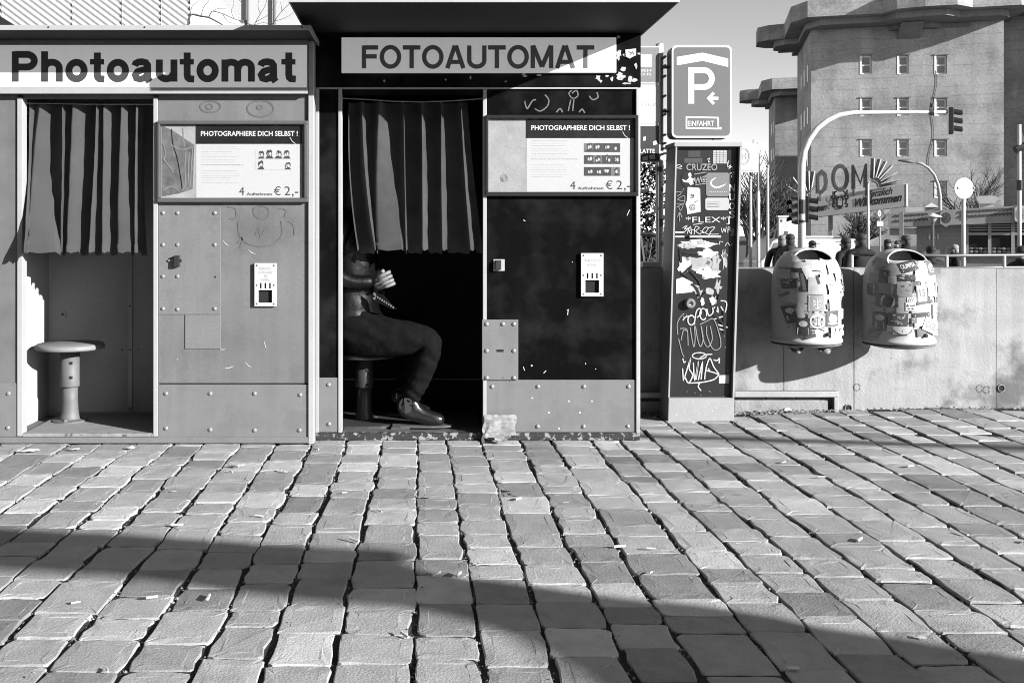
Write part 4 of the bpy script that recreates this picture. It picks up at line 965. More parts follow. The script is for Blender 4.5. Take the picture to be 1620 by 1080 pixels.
strokes('graffiti_arrow', [GA([(340, 412), (385, 408), (398, 385), (372, 430), (350, 440)]), GA([(345, 505), (400, 500), (405, 440), (352, 470), (398, 480)]), GA([(345, 530), (395, 505), (375, 555), (358, 520)]), GA([(368, 640), (368, 575)]), GA([(350, 605), (368, 570), (385, 608)])], .0032, m_spray2, 3)
strokes('graffiti_scribble', [GA([(735, 200), (750, 165), (740, 215), (765, 205), (750, 230), (775, 215), (782, 240)]), GA([(755, 270), (790, 255), (770, 290), (785, 300)]), GA([(340, 215), (360, 200), (385, 212), (350, 225), (385, 230)]), GA([(580, 160), (600, 150), (590, 180), (605, 175)])], .003, m_spray, 3)
ptext('graffiti_word', '*FLEX*]', (415, 602, 756, 662), m_spray, 3, .0)
strokes('graffiti_tag', [GA([(390, 690), (425, 672), (405, 700), (440, 690), (400, 725)]), GA([(425, 735), (450, 680), (460, 735), (440, 712), (480, 705)]), GA([(480, 740), (490, 680), (520, 690), (492, 715), (530, 740)]), GA([(530, 735), (560, 690), (590, 690), (560, 730), (530, 712), (600, 745)]), GA([(585, 690), (640, 685), (600, 735), (670, 738)]), GA([(470, 665), (545, 655)])], .0036, m_spray, 4)
strokes('graffiti_tag', [GA([(690, 690), (700, 725), (712, 695), (722, 722), (730, 680)]), GA([(742, 728), (745, 685), (765, 690), (747, 706)]), GA([(770, 735), (790, 700), (760, 715), (790, 722), (765, 748), (795, 742)]), GA([(680, 820), (678, 795), (705, 800)]), GA([(720, 830), (740, 805), (760, 828), (778, 810)])], .003, m_spray, 3)
mb = MB(); (xa, za), (xb, zb) = GA([(440, 766), (685, 748)]); mb.box(xa, xb, YG-.014, YG-.0005, za, zb); mb.build('card_slot_bar', m_galv, pil, bevel=.001)
for q in (718, 752): sheet('white_marking', GA([(335, q), (405, q), (405, q+11), (335, q+11)]), m_white, 1)
# buffed white paint field, torn patches and the black sprays over it
pr = random.Random(21)
def blotch(name, cx, cy, rx, ry, mat, k, conv, n=22, rough=.45):
    pts = []
    for i in range(n):
        a = 2*math.pi*i/n; r = 1 - rough*pr.random()
        pts.append((cx+rx*r*math.cos(a), cy+ry*r*math.sin(a)))
    return sheet(name, conv(pts), mat, k)
m_paintg = M('grey_paint_buff', .42, rough=.6, var=.35, scale=22, fine=.09, speck=.8, speck_v=.04, speck_scale=30, speck_t=.58)
blotch('paint_patch', 515, 815, 175, 40, m_paintw, 1, GA); blotch('paint_patch', 430, 830, 90, 28, m_paintg, 2, GA); blotch('paint_patch', 590, 890, 110, 42, m_paintw, 1, GA)
blotch('paint_patch', 540, 965, 150, 70, m_paintg, 0, GA); blotch('paint_patch', 405, 985, 60, 80, m_paintw, 2, GA); blotch('paint_patch', 650, 960, 45, 90, m_paintg, 2, GA)
blotch('paint_patch', 600, 1040, 110, 60, m_paintw, 1, GA); blotch('paint_patch', 715, 930, 30, 110, m_paintg, 1, GA, rough=.8)
blotch('paint_patch', 540, 800, 50, 22, m_paintg, 3, GA)
sheet('torn_label', GB([(132, 8), (180, -8), (250, 30), (262, 88), (240, 100), (132, 110)]), m_paintw, 2)
blotch('paint_patch', 320, 90, 90, 60, m_paintg, 1, GB, rough=.75); blotch('paint_patch', 430, 60, 60, 90, m_paintg, 1, GB, rough=.85); blotch('paint_patch', 320, 165, 18, 35, m_paintw, 2, GB); blotch('paint_patch', 400, 160, 40, 40, m_paintw, 1, GB, rough=.7)
strokes('black_spray_tag', [GA([(372, 850), (380, 960)]), GA([(372, 850), (400, 880), (515, 892)]), GA([(460, 985), (390, 1050)]), GA([(385, 1040), (440, 1075)]), GA([(430, 1000), (520, 1100), (540, 1170)])], .011, m_bspray, 5)
strokes('black_spray_tag', [GB([(310, 60), (340, 70), (320, 120), (345, 95)]), GB([(455, 80), (400, 270)]), GB([(470, 60), (430, 180), (340, 210)]), GB([(400, 255), (470, 330), (475, 390)]), GB([(470, 230), (480, 360)]), GB([(240, 40), (280, 75), (300, 130)])], .010, m_bspray, 5)
strokes('graffiti_word', [GB(arc(240, 298, 24, 34, 0, 330, 14)), GB([(180, 300), (200, 275), (235, 268)]), GB([(262, 330), (275, 240), (300, 215), (310, 250), (280, 280)]), GB(arc(325, 255, 24, 40, 40, 380, 14)), GB([(350, 215), (365, 265), (395, 240), (385, 170)]), GB([(395, 190), (430, 240), (420, 170)]), GB([(440, 160), (490, 170), (480, 240), (450, 200)]), GB([(405, 290), (470, 270)]), GB([(430, 330), (500, 350)]), GB([(440, 360), (480, 372)])], .006, m_spray, 4)
strokes('graffiti_loops', [GB([(160, 358), (205, 360), (215, 400), (218, 480)]), GB([(168, 440), (185, 370), (215, 380)]), GB([(232, 350), (245, 430), (258, 487), (268, 430), (262, 340)]), GB([(270, 340), (285, 430), (305, 485), (325, 430), (310, 340)]), GB([(310, 345), (330, 450), (360, 488), (390, 430), (375, 340)]), GB([(300, 330), (350, 305), (400, 292), (440, 400), (450, 480), (420, 510), (385, 490), (350, 400), (350, 340)]), GB([(145, 400), (140, 330), (160, 280), (190, 250)]), GB([(150, 430), (175, 530), (190, 560)])], .0042, m_spray2, 3)
strokes('graffiti_halo', [GB(arc(298, 551, 50, 22, 0, 345, 20)), GB([(300, 568), (340, 545), (390, 540)])], .0055, m_spray, 3)
strokes('graffiti_name', [GB([(178, 640), (185, 730)]), GB([(190, 715), (235, 570), (225, 640), (250, 690), (220, 745), (195, 700)]), GB([(255, 600), (265, 725), (290, 590), (275, 720)]), GB([(290, 725), (320, 595), (310, 720)]), GB([(335, 720), (345, 640), (372, 570), (400, 630), (435, 680), (400, 670), (345, 655)]), GB([(435, 685), (400, 720), (310, 740), (215, 745)]), GB([(300, 745), (290, 770), (310, 800)]), GB([(360, 640), (372, 660)]), GB([(180, 570), (188, 598), (200, 590)]), GB([(398, 580), (425, 585), (440, 570), (438, 605)])], .0062, m_spray, 3)
w_ = sheet('white_sticker', GB([(437, 690), (510, 688), (510, 746), (438, 747)]), M('sticker_white', .72, rough=.5, var=.06), 1)
strokes('sticker_print', [GB([(452, 722), (470, 712), (485, 714)])], .003, m_faint, 3, w_)
m_ = MB()
for x, y in ((212, 806), (268, 815), (308, 830), (370, 802), (376, 808), (470, 838), (484, 492), (476, 412), (208, 258), (185, 274), (500, 660), (525, 680)):
    (xa, za), = GB([(x, y)]); m_.disc_y(xa, za, .0022, .0015, YG-.0018, 7)
m_.build('paint_drops', m_spray, pil)
c = GB([(228, 178)])[0]                                  # round lock standing off the door
mb = MB(); n = 20; vs = []; fs = []
for q, y in ((.026, 0), (.026, -.022), (.021, -.028), (.013, -.028), (.010, -.024), (.004, -.022)):
    for k in range(n): vs.append((c[0]+q*math.cos(2*math.pi*k/n), YG+y, c[1]+q*math.sin(2*math.pi*k/n)))
for j in range(5):
    for k in range(n): fs.append((j*n+k, j*n+(k+1) % n, (j+1)*n+(k+1) % n, (j+1)*n+k))
fs.append(tuple(5*n+k for k in range(n))); mb.add(vs, fs); lo = mb.build('door_lock', M('lock_ring', .4, rough=.35, metal=.5), pil, smooth=False)
mb = MB(); mb.disc_y(c[0], c[1]+.002, .0045, .0045, YG-.0295, 8, .004); mb.build('keyhole', m_hole, lo)
m_ = MB()
for x, y in ((250, 880), (340, 912), (390, 945), (420, 922), (360, 895), (300, 960), (345, 970), (190, 940)):
    (xa, za), = [(wx(1040+x/4.5, DP), wz(440+y/4.5, DP))]; m_.disc_y(xa, za, .003, .0018, DP-.0042, 7)
m_.build('plinth_drops', m_white, pil)

# ------------------------------------------------------------------ parking sign box
DS = 5.35
ps = thing('parking_sign', W(1110, 218, DS), 'boxed parking garage sign with white P, arrow and EINFAHRT above the pillar', 'sign')
m_psign = M('sign_blue_grey', .17, rough=.4, var=.05, scale=5, fine=.05)
def rrect(x0, x1, y0, y1, r, d=DS):
    pts = []
    for cx, cy, a0 in ((x1-r, y0+r, 0), (x0+r, y0+r, 90), (x0+r, y1-r, 180), (x1-r, y1-r, 270)):
        for a in (0, 30, 60, 90): pts.append((wx(cx+r*math.cos(R(a0+a)), d), wz(cy-r*math.sin(R(a0+a)), d)))
    return pts
mb = MB(); mb.prism_y(rrect(1062.5, 1157.5, 72, 218.5, 8), DS, DS+.10); mb.build('housing', M('sign_housing', .045, rough=.5, var=.15), ps)
mb = MB(); mb.prism_y(rrect(1062.5, 1157.5, 72, 218.5, 8), DS-.004, DS-.0005); mb.build('border', M('sign_white_border', .8, rough=.4), ps)
mb = MB(); mb.prism_y(rrect(1065.5, 1154.5, 75.3, 215.2, 6), DS-.0048, DS-.0042); mb.build('face', m_psign, ps)
ys = DS-.0052
SA = lambda pl: [(wx(940+x/4.5, DS), wz(y/4.5, DS)) for x, y in pl]
mb = MB(); mb.prism_y(SA([(586, 408), (770, 378), (952, 420), (952, 480), (768, 436), (586, 468)]), ys-.0004, ys); mb.build('roof_symbol', m_white, ps)
mb = MB(); mb.ribbon(SA([(689, 740), (689, 481)]), .0318, ys-.0004); mb.ribbon(SA([(689, 503), (778, 503)] + arc(778, 562.5, 57, 59.5, -90, 90, 12)[1:] + [(689, 622)]), .0315, ys-.0010); mb.build('letter_p', m_white, ps)
mb = MB(); mb.ribbon(SA([(882, 702), (815, 702)]), .0165, ys-.0004); mb.ribbon(SA([(850, 662), (812, 702), (850, 742)]), .0165, ys-.0010); mb.build('arrow_symbol', m_white, ps)
mb = MB(); mb.ribbon(SA([(655, 835), (880, 840), (882, 918), (655, 913)]), .0085, ys-.0004, closed=True); mb.disc_y(*SA([(897, 915)])[0], .0075, .0075, ys-.0004, 10); mb.build('entrance_frame', m_white, ps)
(xa, za), (xb, zb) = SA([(664, 898), (852, 862)]); mb = MB(); text_fit(mb, 'EINFAHRT', xa, xb, za, zb, ys-.0006, bold=.012); mb.build('entrance_lettering', m_white, ps)
mb = MB(); mb.tube([W(1128, 218, DS+.05), W(1128, 221.5, DS+.05)], .006, 8); mb.build('drain_stub', m_hole, ps)

# ------------------------------------------------------------------ sign pole with three plates
DO = 5.47
po = thing('sign_pole', (wx(1043, DO), DO, -.8), 'white round pole with clamp bands holding three sign plates beside the parking sign', 'sign pole')
mb = MB(); mb.tube([(wx(1043.5, DO), DO, -.8), (wx(1043.5, DO), DO, wz(71, DO))], .0205, 14); mb.build('pole', M('pole_white', .62, rough=.45, var=.18, scale=9, speck=.8, speck_v=.08, speck_scale=34, speck_t=.64), po, smooth=True)
mb = MB(); mb.tube([(wx(1043.5, DO), DO, wz(71.2, DO)), (wx(1043.5, DO), DO, wz(70, DO))], .0215, 14); mb.build('pole_cap', m_galv, po)
for py in (93, 107, 123, 154, 176, 183, 215, 228, 236, 244):
    mb = MB(); mb.tube([(wx(1043.5, DO), DO, wz(py+1.6, DO)), (wx(1043.5, DO), DO, wz(py-1.6, DO))], .0222, 14); cl = mb.build('clamp_band', m_galv, po, smooth=False)
    mb = MB(); mb.box(wx(1046, DO), wx(1049.5, DO), DO-.070, DO-.012, wz(py+1.4, DO), wz(py-1.4, DO)); mb.build('clamp_screw', M('clamp_dark', .12, rough=.4, metal=.5), cl)
for py in (107, 177):
    mb = MB(); mb.box(wx(1047.5, DO), wx(1063, DO), DS+.1005, DO+.01, wz(py+1.6, DO), wz(py-1.6, DO)); mb.build('sign_arm', M('clamp_dark', .12), po)
def plate(name, py0, py1, mat, border):
    mb = MB(); mb.box(wx(955, DO), wx(1040, DO), DO-.070, DO-.066, wz(py1, DO), wz(py0, DO)); p = mb.build(name, border, po, bevel=.0008)
    mb = MB(); mb.box(wx(957, DO), wx(1038, DO), DO-.0708, DO-.0702, wz(py1-2, DO), wz(py0+2, DO)); mb.build('plate_face', mat, p); return p
m_plg = M('plate_grey', .26, rough=.5, var=.05); m_plw = M('plate_white', .78, rough=.5, var=.03); m_pld = M('plate_dark', .05, rough=.5, var=.1)
q = plate('sign_plate', 77, 135, m_plg, m_plw)
mb = MB(); mb.box(wx(1000, DO), wx(1026, DO), DO-.0718, DO-.071, wz(110, DO), wz(90, DO)); text_fit(mb, 'SEH', wx(1008, DO), wx(1025.5, DO), wz(117, DO), wz(113, DO), DO-.0716, bold=.01); text_fit(mb, 'EHS', wx(1008, DO), wx(1025.5, DO), wz(123, DO), wz(119, DO), DO-.0716, bold=.01); mb.build('plate_print', m_white, q)
q = plate('sign_plate', 137.5, 197, m_plw, m_plw)
mb = MB(); text_fit(mb, 'Service', wx(1000, DO), wx(1033, DO), wz(170.5, DO), wz(163, DO), DO-.0714); mb.box(wx(1016, DO), wx(1031, DO), DO-.0714, DO-.071, wz(174, DO), wz(173.2, DO)); mb.build('plate_print', m_faint, q)
q = plate('sign_plate', 199.5, 258, m_pld, m_plw)
mb = MB(); text_fit(mb, 'LATTE', wx(1008, DO), wx(1031, DO), wz(244, DO), wz(237.5, DO), DO-.0714, bold=.02); mb.build('plate_print', m_white, q)
for pl in (((1028, 226), (1034, 224), (1035, 230), (1029, 232)), ((1013, 219), (1017, 218), (1017, 224), (1013, 225)), ((1022, 247), (1031, 246), (1032, 253), (1023, 254)), ((1012, 250), (1020, 248), (1020, 255), (1012, 255))):
    mb = MB(); mb.prism_y([(wx(p, DO), wz(z, DO)) for p, z in pl], DO-.0718, DO-.0712); mb.build('plate_sticker', m_white, q)
for k, (py, hgt, sh) in enumerate(((268, 8, .1), (280, 14, .75), (300, 6, .05), (312, 9, .4), (330, 5, .7), (352, 12, .08), (368, 7, .6), (385, 8, .12))):
    mb = MB(); a0 = -150 + 15*(k % 3)
    vs = []
    for a in range(7):
        an = R(a0+a*18+20*(k % 4)); vs += [(wx(1043.5, DO)+.0212*math.cos(an), DO+.0212*math.sin(an), wz(py+hgt/2, DO)), (wx(1043.5, DO)+.0212*math.cos(an), DO+.0212*math.sin(an), wz(py-hgt/2, DO))]
    mb.add(vs, [(2*i, 2*i+2, 2*i+3, 2*i+1) for i in range(6)]); mb.build('pole_sticker', M('pole_sticker_%d' % k, sh, rough=.5, var=.3, scale=40), po)

# ------------------------------------------------------------------ litter bins
BZ = wz(543.5, 5.12)
PROF = [(r_*.925, z_) for r_, z_ in [(.0, .0), (.150, .0), (.178, .006), (.190, .014), (.190, .024), (.1835, .030), (.1815, .045), (.1815, .20), (.1805, .30), (.177, .345), (.168, .385), (.152, .42), (.128, .448), (.095, .470), (.055, .484), (.015, .489), (.0, .489)]]
def bin_r(z):
    P = PROF[2:-1]
    if z <= P[0][1]: return P[0][0]
    for (r0, z0), (r1, z1) in zip(P, P[1:]):
        if z0 <= z <= z1 and z1 > z0: return r0+(r1-r0)*(z-z0)/(z1-z0)
    return .02
m_bin = M('bin_light_paint', .68, rough=.45, var=.16, scale=8, fine=.06, speck=.5, speck_v=.25, speck_scale=34, speck_t=.68)
m_bindark = M('bin_inside', .004, rough=.9)
m_binbot = M('bin_underside', .14, rough=.6, var=.25)
def litter_bin(cpx, label, base):
    by = 5.12; bxc = wx(cpx, by); root = thing('litter_bin', (bxc, by, base), label, 'litter bin', 'wall-mounted litter bins')
    mb = MB(); n = 56; prof = [(max(r, .002), z) for r, z in PROF[1:-1]]
    mb.lathe(prof, (0, 0, 0), n); me = mb.mesh('bin_body', m_bin, smooth=True)
    ob = bpy.data.objects.new('t1', me); COL.objects.link(ob)
    ct = MB(); ct.ellipsoid((0, 0, 0), (.100, .046, .075), 40, 18); cm = ct.mesh('cut', m_bindark)
    cu = bpy.data.objects.new('t2', cm); COL.objects.link(cu); cu.location = (0, -.098, .466); cu.rotation_euler = (R(24), 0, 0)
    md = ob.modifiers.new('b', 'BOOLEAN'); md.operation = 'DIFFERENCE'; md.object = cu; md.solver = 'EXACT'; md.material_mode = 'TRANSFER'
    bpy.context.view_layer.update()
    dg = bpy.context.evaluated_depsgraph_get(); res = bpy.data.meshes.new_from_object(ob.evaluated_get(dg))
    bpy.data.objects.remove(ob); bpy.data.objects.remove(cu)
    if len(res.materials) < 2: res.materials.append(m_bindark)
    res.polygons.foreach_set('use_smooth', [True]*len(res.polygons))
    body = link('bin_body', res, root)
    # raised lip round the mouth
    lip = MB(); pts = []
    for k in range(40):
        a = 2*math.pi*k/40; u, v = .099*math.cos(a), .047*math.sin(a)
        # point on the dome under the cutter's rim
        x = u; y = -.098+v*math.cos(R(24)); r = math.hypot(x, y); z = .02
        for zz in [i*.0015 for i in range(200, 327)]:
            if bin_r(zz) >= r: z = zz
        pts.append((bxc+x*1.02, by+y, base+z+.001))
    pts.append(pts[0]); lip.tube(pts, .0048, 8, cap=False); lip.build('mouth_lip', m_bin, root, smooth=True)
    mb = MB(); mb.lathe([(.02, -.020), (.10, -.018), (.165, -.004), (.172, .0)], (bxc, by, base), 40); mb.build('hinged_bottom', m_binbot, root, smooth=True)
    mb = MB(); mb.box(bxc-.04, bxc+.04, by+.165, DW-.001, base+.12, base+.36); mb.build('wall_bracket', m_galv, root)
    mb = MB(); mb.tube([(bxc+.184, by-.02, base+.265), (bxc+.184, by-.02, base+.295)], .008, 8); mb.build('hinge', m_hole, root)
    # stickers hug the shell
    def surf(px, py, off):
        z = min(.478, max(.012, wz(py, by-.13)-base)); r = bin_r(z)+off; dx = (px-cpx)/F*(by-.12); dx = max(-.985*r, min(.985*r, dx))
        return (bxc+dx, by-math.sqrt(max(0, r*r-dx*dx)), base+z)
    lay = [0]
    def S2(x, y): return (1200+x/5.586, 380+y/5.586)
    def sticker(x, y, w, h, rot, shade, marks=()):
        lay[0] += 1; off = .0009+.00011*lay[0]; c_, s_ = math.cos(R(rot)), math.sin(R(rot))
        def loc(u, v, e=0): return surf(*S2(x+c_*u-s_*v, y+s_*u+c_*v), off+e)
        m_ = MB(); nu, nv = 7, 6; vs = [loc(-w/2+w*i/nu, -h/2+h*j/nv) for j in range(nv+1) for i in range(nu+1)]
        m_.add(vs, [(j*(nu+1)+i, (j+1)*(nu+1)+i, (j+1)*(nu+1)+i+1, j*(nu+1)+i+1) for j in range(nv) for i in range(nu)])
        so_ = m_.build('sticker', M('sticker_%02d' % round(shade*20), round(shade*20)/20+.01, rough=.5, var=.18, scale=30, fine=.1, speck=.4, speck_v=.4, speck_scale=60, speck_t=.66), root, smooth=True)
        for kind, sh, a in marks:
            q = MB()
            if kind == 'disc':
                u0, v0, ru, rv = a; q.add([loc(u0, v0, .0005)] + [loc(u0+ru*math.cos(2*math.pi*k/18), v0+rv*math.sin(2*math.pi*k/18), .0005) for k in range(18)], [(0, 1+(k+1) % 18, 1+k) for k in range(18)])
            elif kind == 'poly':
                q.add([loc(u, v, .0006) for u, v in a], [tuple(range(len(a)))])
            elif kind == 'line':
                pts_, wd = a
                for (u0, v0), (u1, v1) in zip(pts_, pts_[1:]):
                    l = math.hypot(u1-u0, v1-v0) or 1; nx_, ny_ = -(v1-v0)/l*wd/2, (u1-u0)/l*wd/2
                    q.add([loc(u0+nx_, v0+ny_, .0008), loc(u0-nx_, v0-ny_, .0008), loc(u1-nx_, v1-ny_, .0008), loc(u1+nx_, v1+ny_, .0008)], [(0,1,2,3)])
            elif kind == 'text':
                s, u0, u1, v0, v1, bo = a
                text_fit(q, s, u0, u1, -v1, -v0, 0, bold=bo, map=lambda p: loc(p[0], -p[1], .0008))
            elif kind == 'noise':
                rr = random.Random(int(x*7+y))
                for _ in range(a):
                    u0, v0 = rr.uniform(-.42, .3)*w, rr.uniform(-.42, .3)*h; du, dv = rr.uniform(.06, .22)*w, rr.uniform(.05, .16)*h
                    q.add([loc(u0, v0, .0006), loc(u0+du, v0+rr.uniform(-3, 3), .0006), loc(u0+du*rr.uniform(.6, 1.1), v0+dv, .0006), loc(u0+rr.uniform(-4, 6), v0+dv, .0006)], [(0,1,2,3)])
            q.build('sticker_print', M('print_%02d' % round(sh*20), round(sh*20)/20+.01, rough=.5, var=.2, scale=40), so_)
    rr_ = random.Random(int(cpx)); x_c = (cpx-1200)*5.586
    for _ in range(60):
        z_ = rr_.uniform(190, 830); sh_ = rr_.choice((.08, .15, .3, .45, .55, .65, .75, .8)); w_, h_ = rr_.uniform(35, 95), rr_.uniform(28, 80)
        sticker(x_c+rr_.uniform(-290, 290), z_, w_, h_, rr_.uniform(-25, 25), sh_, [('noise', .1 if sh_ > .4 else .6, rr_.choice((3, 5, 7)))] if rr_.random() < .75 else ())
    def lockknob(x, y):
        c_ = surf(*S2(x, y), .0); mb = MB(); n = 14; vs = []; fs = []
        for q, yy in ((.010, .004), (.010, -.016), (.006, -.019)):
            for k in range(n): vs.append((c_[0]+q*math.cos(2*math.pi*k/n), c_[1]+yy, c_[2]+q*math.sin(2*math.pi*k/n)))
        for j in range(2):
            for k in range(n): fs.append((j*n+k, j*n+(k+1) % n, (j+1)*n+(k+1) % n, (j+1)*n+k))
        fs.append(tuple(2*n+k for k in range(n))); mb.add(vs, fs); mb.build('bin_lock', M('bin_lock', .08, rough=.35, metal=.4), root)
    return root, sticker, lockknob
ra, stk, lockk = litter_bin(1275, 'sticker-covered litter bin on the concrete wall nearer the ticket pillar', BZ+.004)
for a in ((248, 215, 200, 60, 8, .70), (215, 160, 120, 70, -25, .75), (400, 220, 160, 90, 5, .62), (580, 230, 150, 110, -10, .8), (470, 330, 90, 60, 15, .85), (330, 280, 70, 110, -20, .78), (640, 310, 120, 80, -12, .6), (160, 300, 80, 90, 8, .5),
          (180, 490, 90, 110, 6, .5), (268, 505, 110, 100, -3, .42), (300, 590, 120, 60, 12, .5), (400, 400, 150, 150, 2, .52), (570, 515, 120, 210, -2, .85), (600, 395, 110, 60, -10, .7), (640, 650, 110, 90, 3, .8), (250, 640, 90, 90, -8, .6)): stk(*a)
stk(248, 262, 76, 34, 0, .04); stk(232, 318, 52, 70, -3, .45, [('disc', .8, (2, -4, 17, 22)), ('poly', .1, [(-22, 34), (22, 34), (14, 16), (-12, 14)])])
stk(190, 385, 96, 82, -4, .06, [('disc', .55, (-28, -14, 8, 10)), ('disc', .6, (-10, -8, 8, 10)), ('noise', .35, 7)]); stk(288, 365, 24, 150, -8, .14)
stk(405, 345, 22, 80, -18, .05); stk(160, 480, 70, 26, -35, .08, [('noise', .6, 4)])
stk(395, 550, 148, 142, 1, .36, [('line', .85, ([(-66, -62), (66, -62), (66, 62), (-66, 62), (-66, -62)], 5)), ('line', .95, ([(0, -45), (0, 30)], 7)), ('line', .95, ([(-32, -26), (32, 24)], 7)), ('line', .95, ([(32, -26), (-32, 24)], 7)), ('noise', .6, 3)])
stk(395, 702, 150, 132, 0, .34, [('disc', .72, (6, 6, 66, 66)), ('line', .03, ([(6, -38), (6, 46)], 5)), ('line', .03, ([(-14, -22), (26, -22)], 5)), ('line', .03, ([(-34, 28), (-22, 42), (6, 48), (34, 42), (46, 26)], 6)), ('line', .03, ([(-34, -22), (-34, 0)], 12)), ('line', .03, ([(44, -22), (44, 0)], 12))])
stk(195, 655, 84, 150, -14, .05, [('disc', .8, (4, -34, 28, 24)), ('noise', .6, 6)])
stk(285, 757, 104, 150, 0, .05, [('poly', .8, [(-42, 12), (42, 12), (46, 70), (-46, 70)]), ('disc', .7, (0, -24, 34, 26))])
stk(543, 685, 130, 136, 0, .10, [('disc', .72, (4, 4, 46, 38)), ('noise', .5, 6), ('disc', .85, (4, 44, 52, 12))])
stk(672, 450, 118, 96, -8, .55, [('noise', .06, 9), ('line', .05, ([(-50, 30), (50, 14)], 8))]); stk(625, 800, 200, 96, -3, .8, [('poly', .04, [(-66, 10), (-56, -30), (-44, -34), (-50, 0), (-70, 26)]), ('poly', .12, [(-18, -22), (20, -20), (6, 0), (0, 14), (-8, -6)]), ('poly', .06, [(44, -18), (70, -24), (68, 6), (46, 4)]), ('poly', .06, [(84, -20), (98, -22), (96, 2), (84, 2)])])
stk(700, 340, 60, 110, 6, .25, [('noise', .7, 6)]); lockk(497, 826)
for k, (px, w_) in enumerate(((1262, 24), (1308, 30))):    # rubbish showing under the flap
    m_ = MB(); vs = []
    for j in range(5):
        for i in range(9):
            u, v = i/8, j/4; vs.append((wx(px-w_/2+w_*u, 5.0), 5.0+.02*math.sin(u*9)+.03*v, BZ-.012-.022*math.sin(math.pi*u)*(1-v)+.006*nz3(u, v, k, 5)))
    m_.add(vs, [(j*9+i, j*9+i+1, (j+1)*9+i+1, (j+1)*9+i) for j in range(4) for i in range(8)]); m_.build('overhanging_bag', m_film, ra, smooth=True)
rb, stk, lockk = litter_bin(1421, 'sticker-covered litter bin farther along the wall, below the kiosk', BZ)
for a in ((1080, 250, 90, 90, 4, .35), (1000, 200, 70, 80, -20, .28), (1330, 235, 90, 80, 5, .75), (1300, 310, 120, 110, 8, .65), (1420, 330, 150, 90, -3, .55), (1080, 300, 100, 60, 3, .42), (1250, 560, 100, 200, -3, .45), (1130, 560, 80, 160, 2, .38),
          (1330, 610, 160, 110, 6, .7), (1290, 700, 130, 100, -6, .68), (1500, 450, 60, 140, 3, .75), (1100, 770, 160, 60, -3, .75), (1480, 700, 110, 60, -10, .72), (970, 600, 70, 70, 0, .3)): stk(*a)
stk(1195, 230, 150, 92, -14, .06, [('text', .8, ('OLIMPSA', -66, 60, -28, 10, .02)), ('line', .6, ([(-60, 30), (50, 32)], 7))]); stk(1432, 245, 116, 130, -4, .14, [('disc', .8, (0, 0, 44, 40)), ('noise', .2, 5)])
stk(1010, 320, 56, 112, 10, .05, [('noise', .5, 4)]); stk(1062, 352, 58, 66, 0, .55); stk(1170, 326, 142, 48, 0, .06, [('noise', .6, 6)]); stk(1005, 425, 118, 96, 0, .2, [('line', .75, ([(-52, -42), (52, -42), (52, 42), (-52, 42), (-52, -42)], 5))]); stk(952, 440, 52, 100, -4, .06, [('noise', .5, 5)])
stk(1150, 432, 118, 132, 3, .3, [('noise', .08, 8), ('noise', .6, 4)]); stk(1300, 468, 104, 150, -5, .72, [('text', .2, ('15', -26, 30, -40, 26, .02)), ('line', .15, ([(-46, -70), (48, -70), (48, 70), (-46, 70), (-46, -70)], 5))]); stk(1410, 452, 92, 84, 0, .85); stk(1330, 545, 170, 26, -8, .1)
stk(1030, 536, 140, 110, 0, .05, [('poly', .7, [(-44, -24), (-24, -52), (26, -52), (44, -24), (44, 30), (24, 56), (-24, 56), (-44, 30)])]); stk(1195, 580, 84, 74, 0, .75, [('noise', .06, 12)]); stk(1200, 520, 70, 40, 0, .8, [('line', .1, ([(-26, 16), (-14, -14)], 4)), ('line', .1, ([(-12, 16), (2, -16)], 4)), ('line', .1, ([(4, 16), (20, -12)], 4))])
stk(1480, 612, 120, 116, -4, .72, [('noise', .25, 10)]); stk(1408, 615, 24, 100, 0, .1); stk(1505, 527, 50, 46, 0, .06)
stk(982, 720, 76, 150, 0, .05, [('disc', .75, (0, -34, 26, 26)), ('poly', .75, [(-22, 4), (22, 4), (26, 66), (-26, 66)])]); stk(1100, 695, 142, 112, 2, .12, [('noise', .6, 12)]); stk(1295, 652, 160, 40, -4, .05, [('line', .8, ([(-66, 4), (66, 2)], 9))]); stk(1225, 700, 50, 50, 0, .2, [('noise', .7, 4)])
stk(1395, 752, 172, 120, 22, .85, [('text', .25, ('OGS', -62, 62, -34, 34, .03))]); stk(1512, 785, 50, 130, 12, .7, [('noise', .08, 6)])
stk(1135, 790, 150, 66, 0, .75, [('poly', .03, [(-70, -8)] + [(70*math.cos(R(a)), -8+46*math.sin(R(a))) for a in range(170, 9, -16)] + [(70, -8)]), ('line', .8, ([(0, -6), (0, 16)], 7))]); lockk(1335, 835)

# ------------------------------------------------------------------ oblique facades far behind: helper frame
class Plane:
    """vertical plane through photo column px0 at distance d0, turned by th so that its far end is on the left"""
    def __init__(s, px0, d0, th):
        s.X0, s.Y0, s.th = wx(px0, d0), d0, R(th); s.c, s.s = math.cos(s.th), math.sin(s.th)
    def u(s, px):
        r = (px-PX)/F; return (r*s.Y0-s.X0)/(s.c+r*s.s)
    def uz(s, px, py):
        u = s.u(px); Y = s.Y0-u*s.s; return u, wz(py, Y)
    def root(s, name, label, cat, z=-.8, group=None):
        return thing(name, (s.X0, s.Y0, 0), label, cat, group, rz=-s.th)
def lb(mb, name, mat, root, **kw): return mb.build(name, mat, root, org=(0,0,0), **kw)

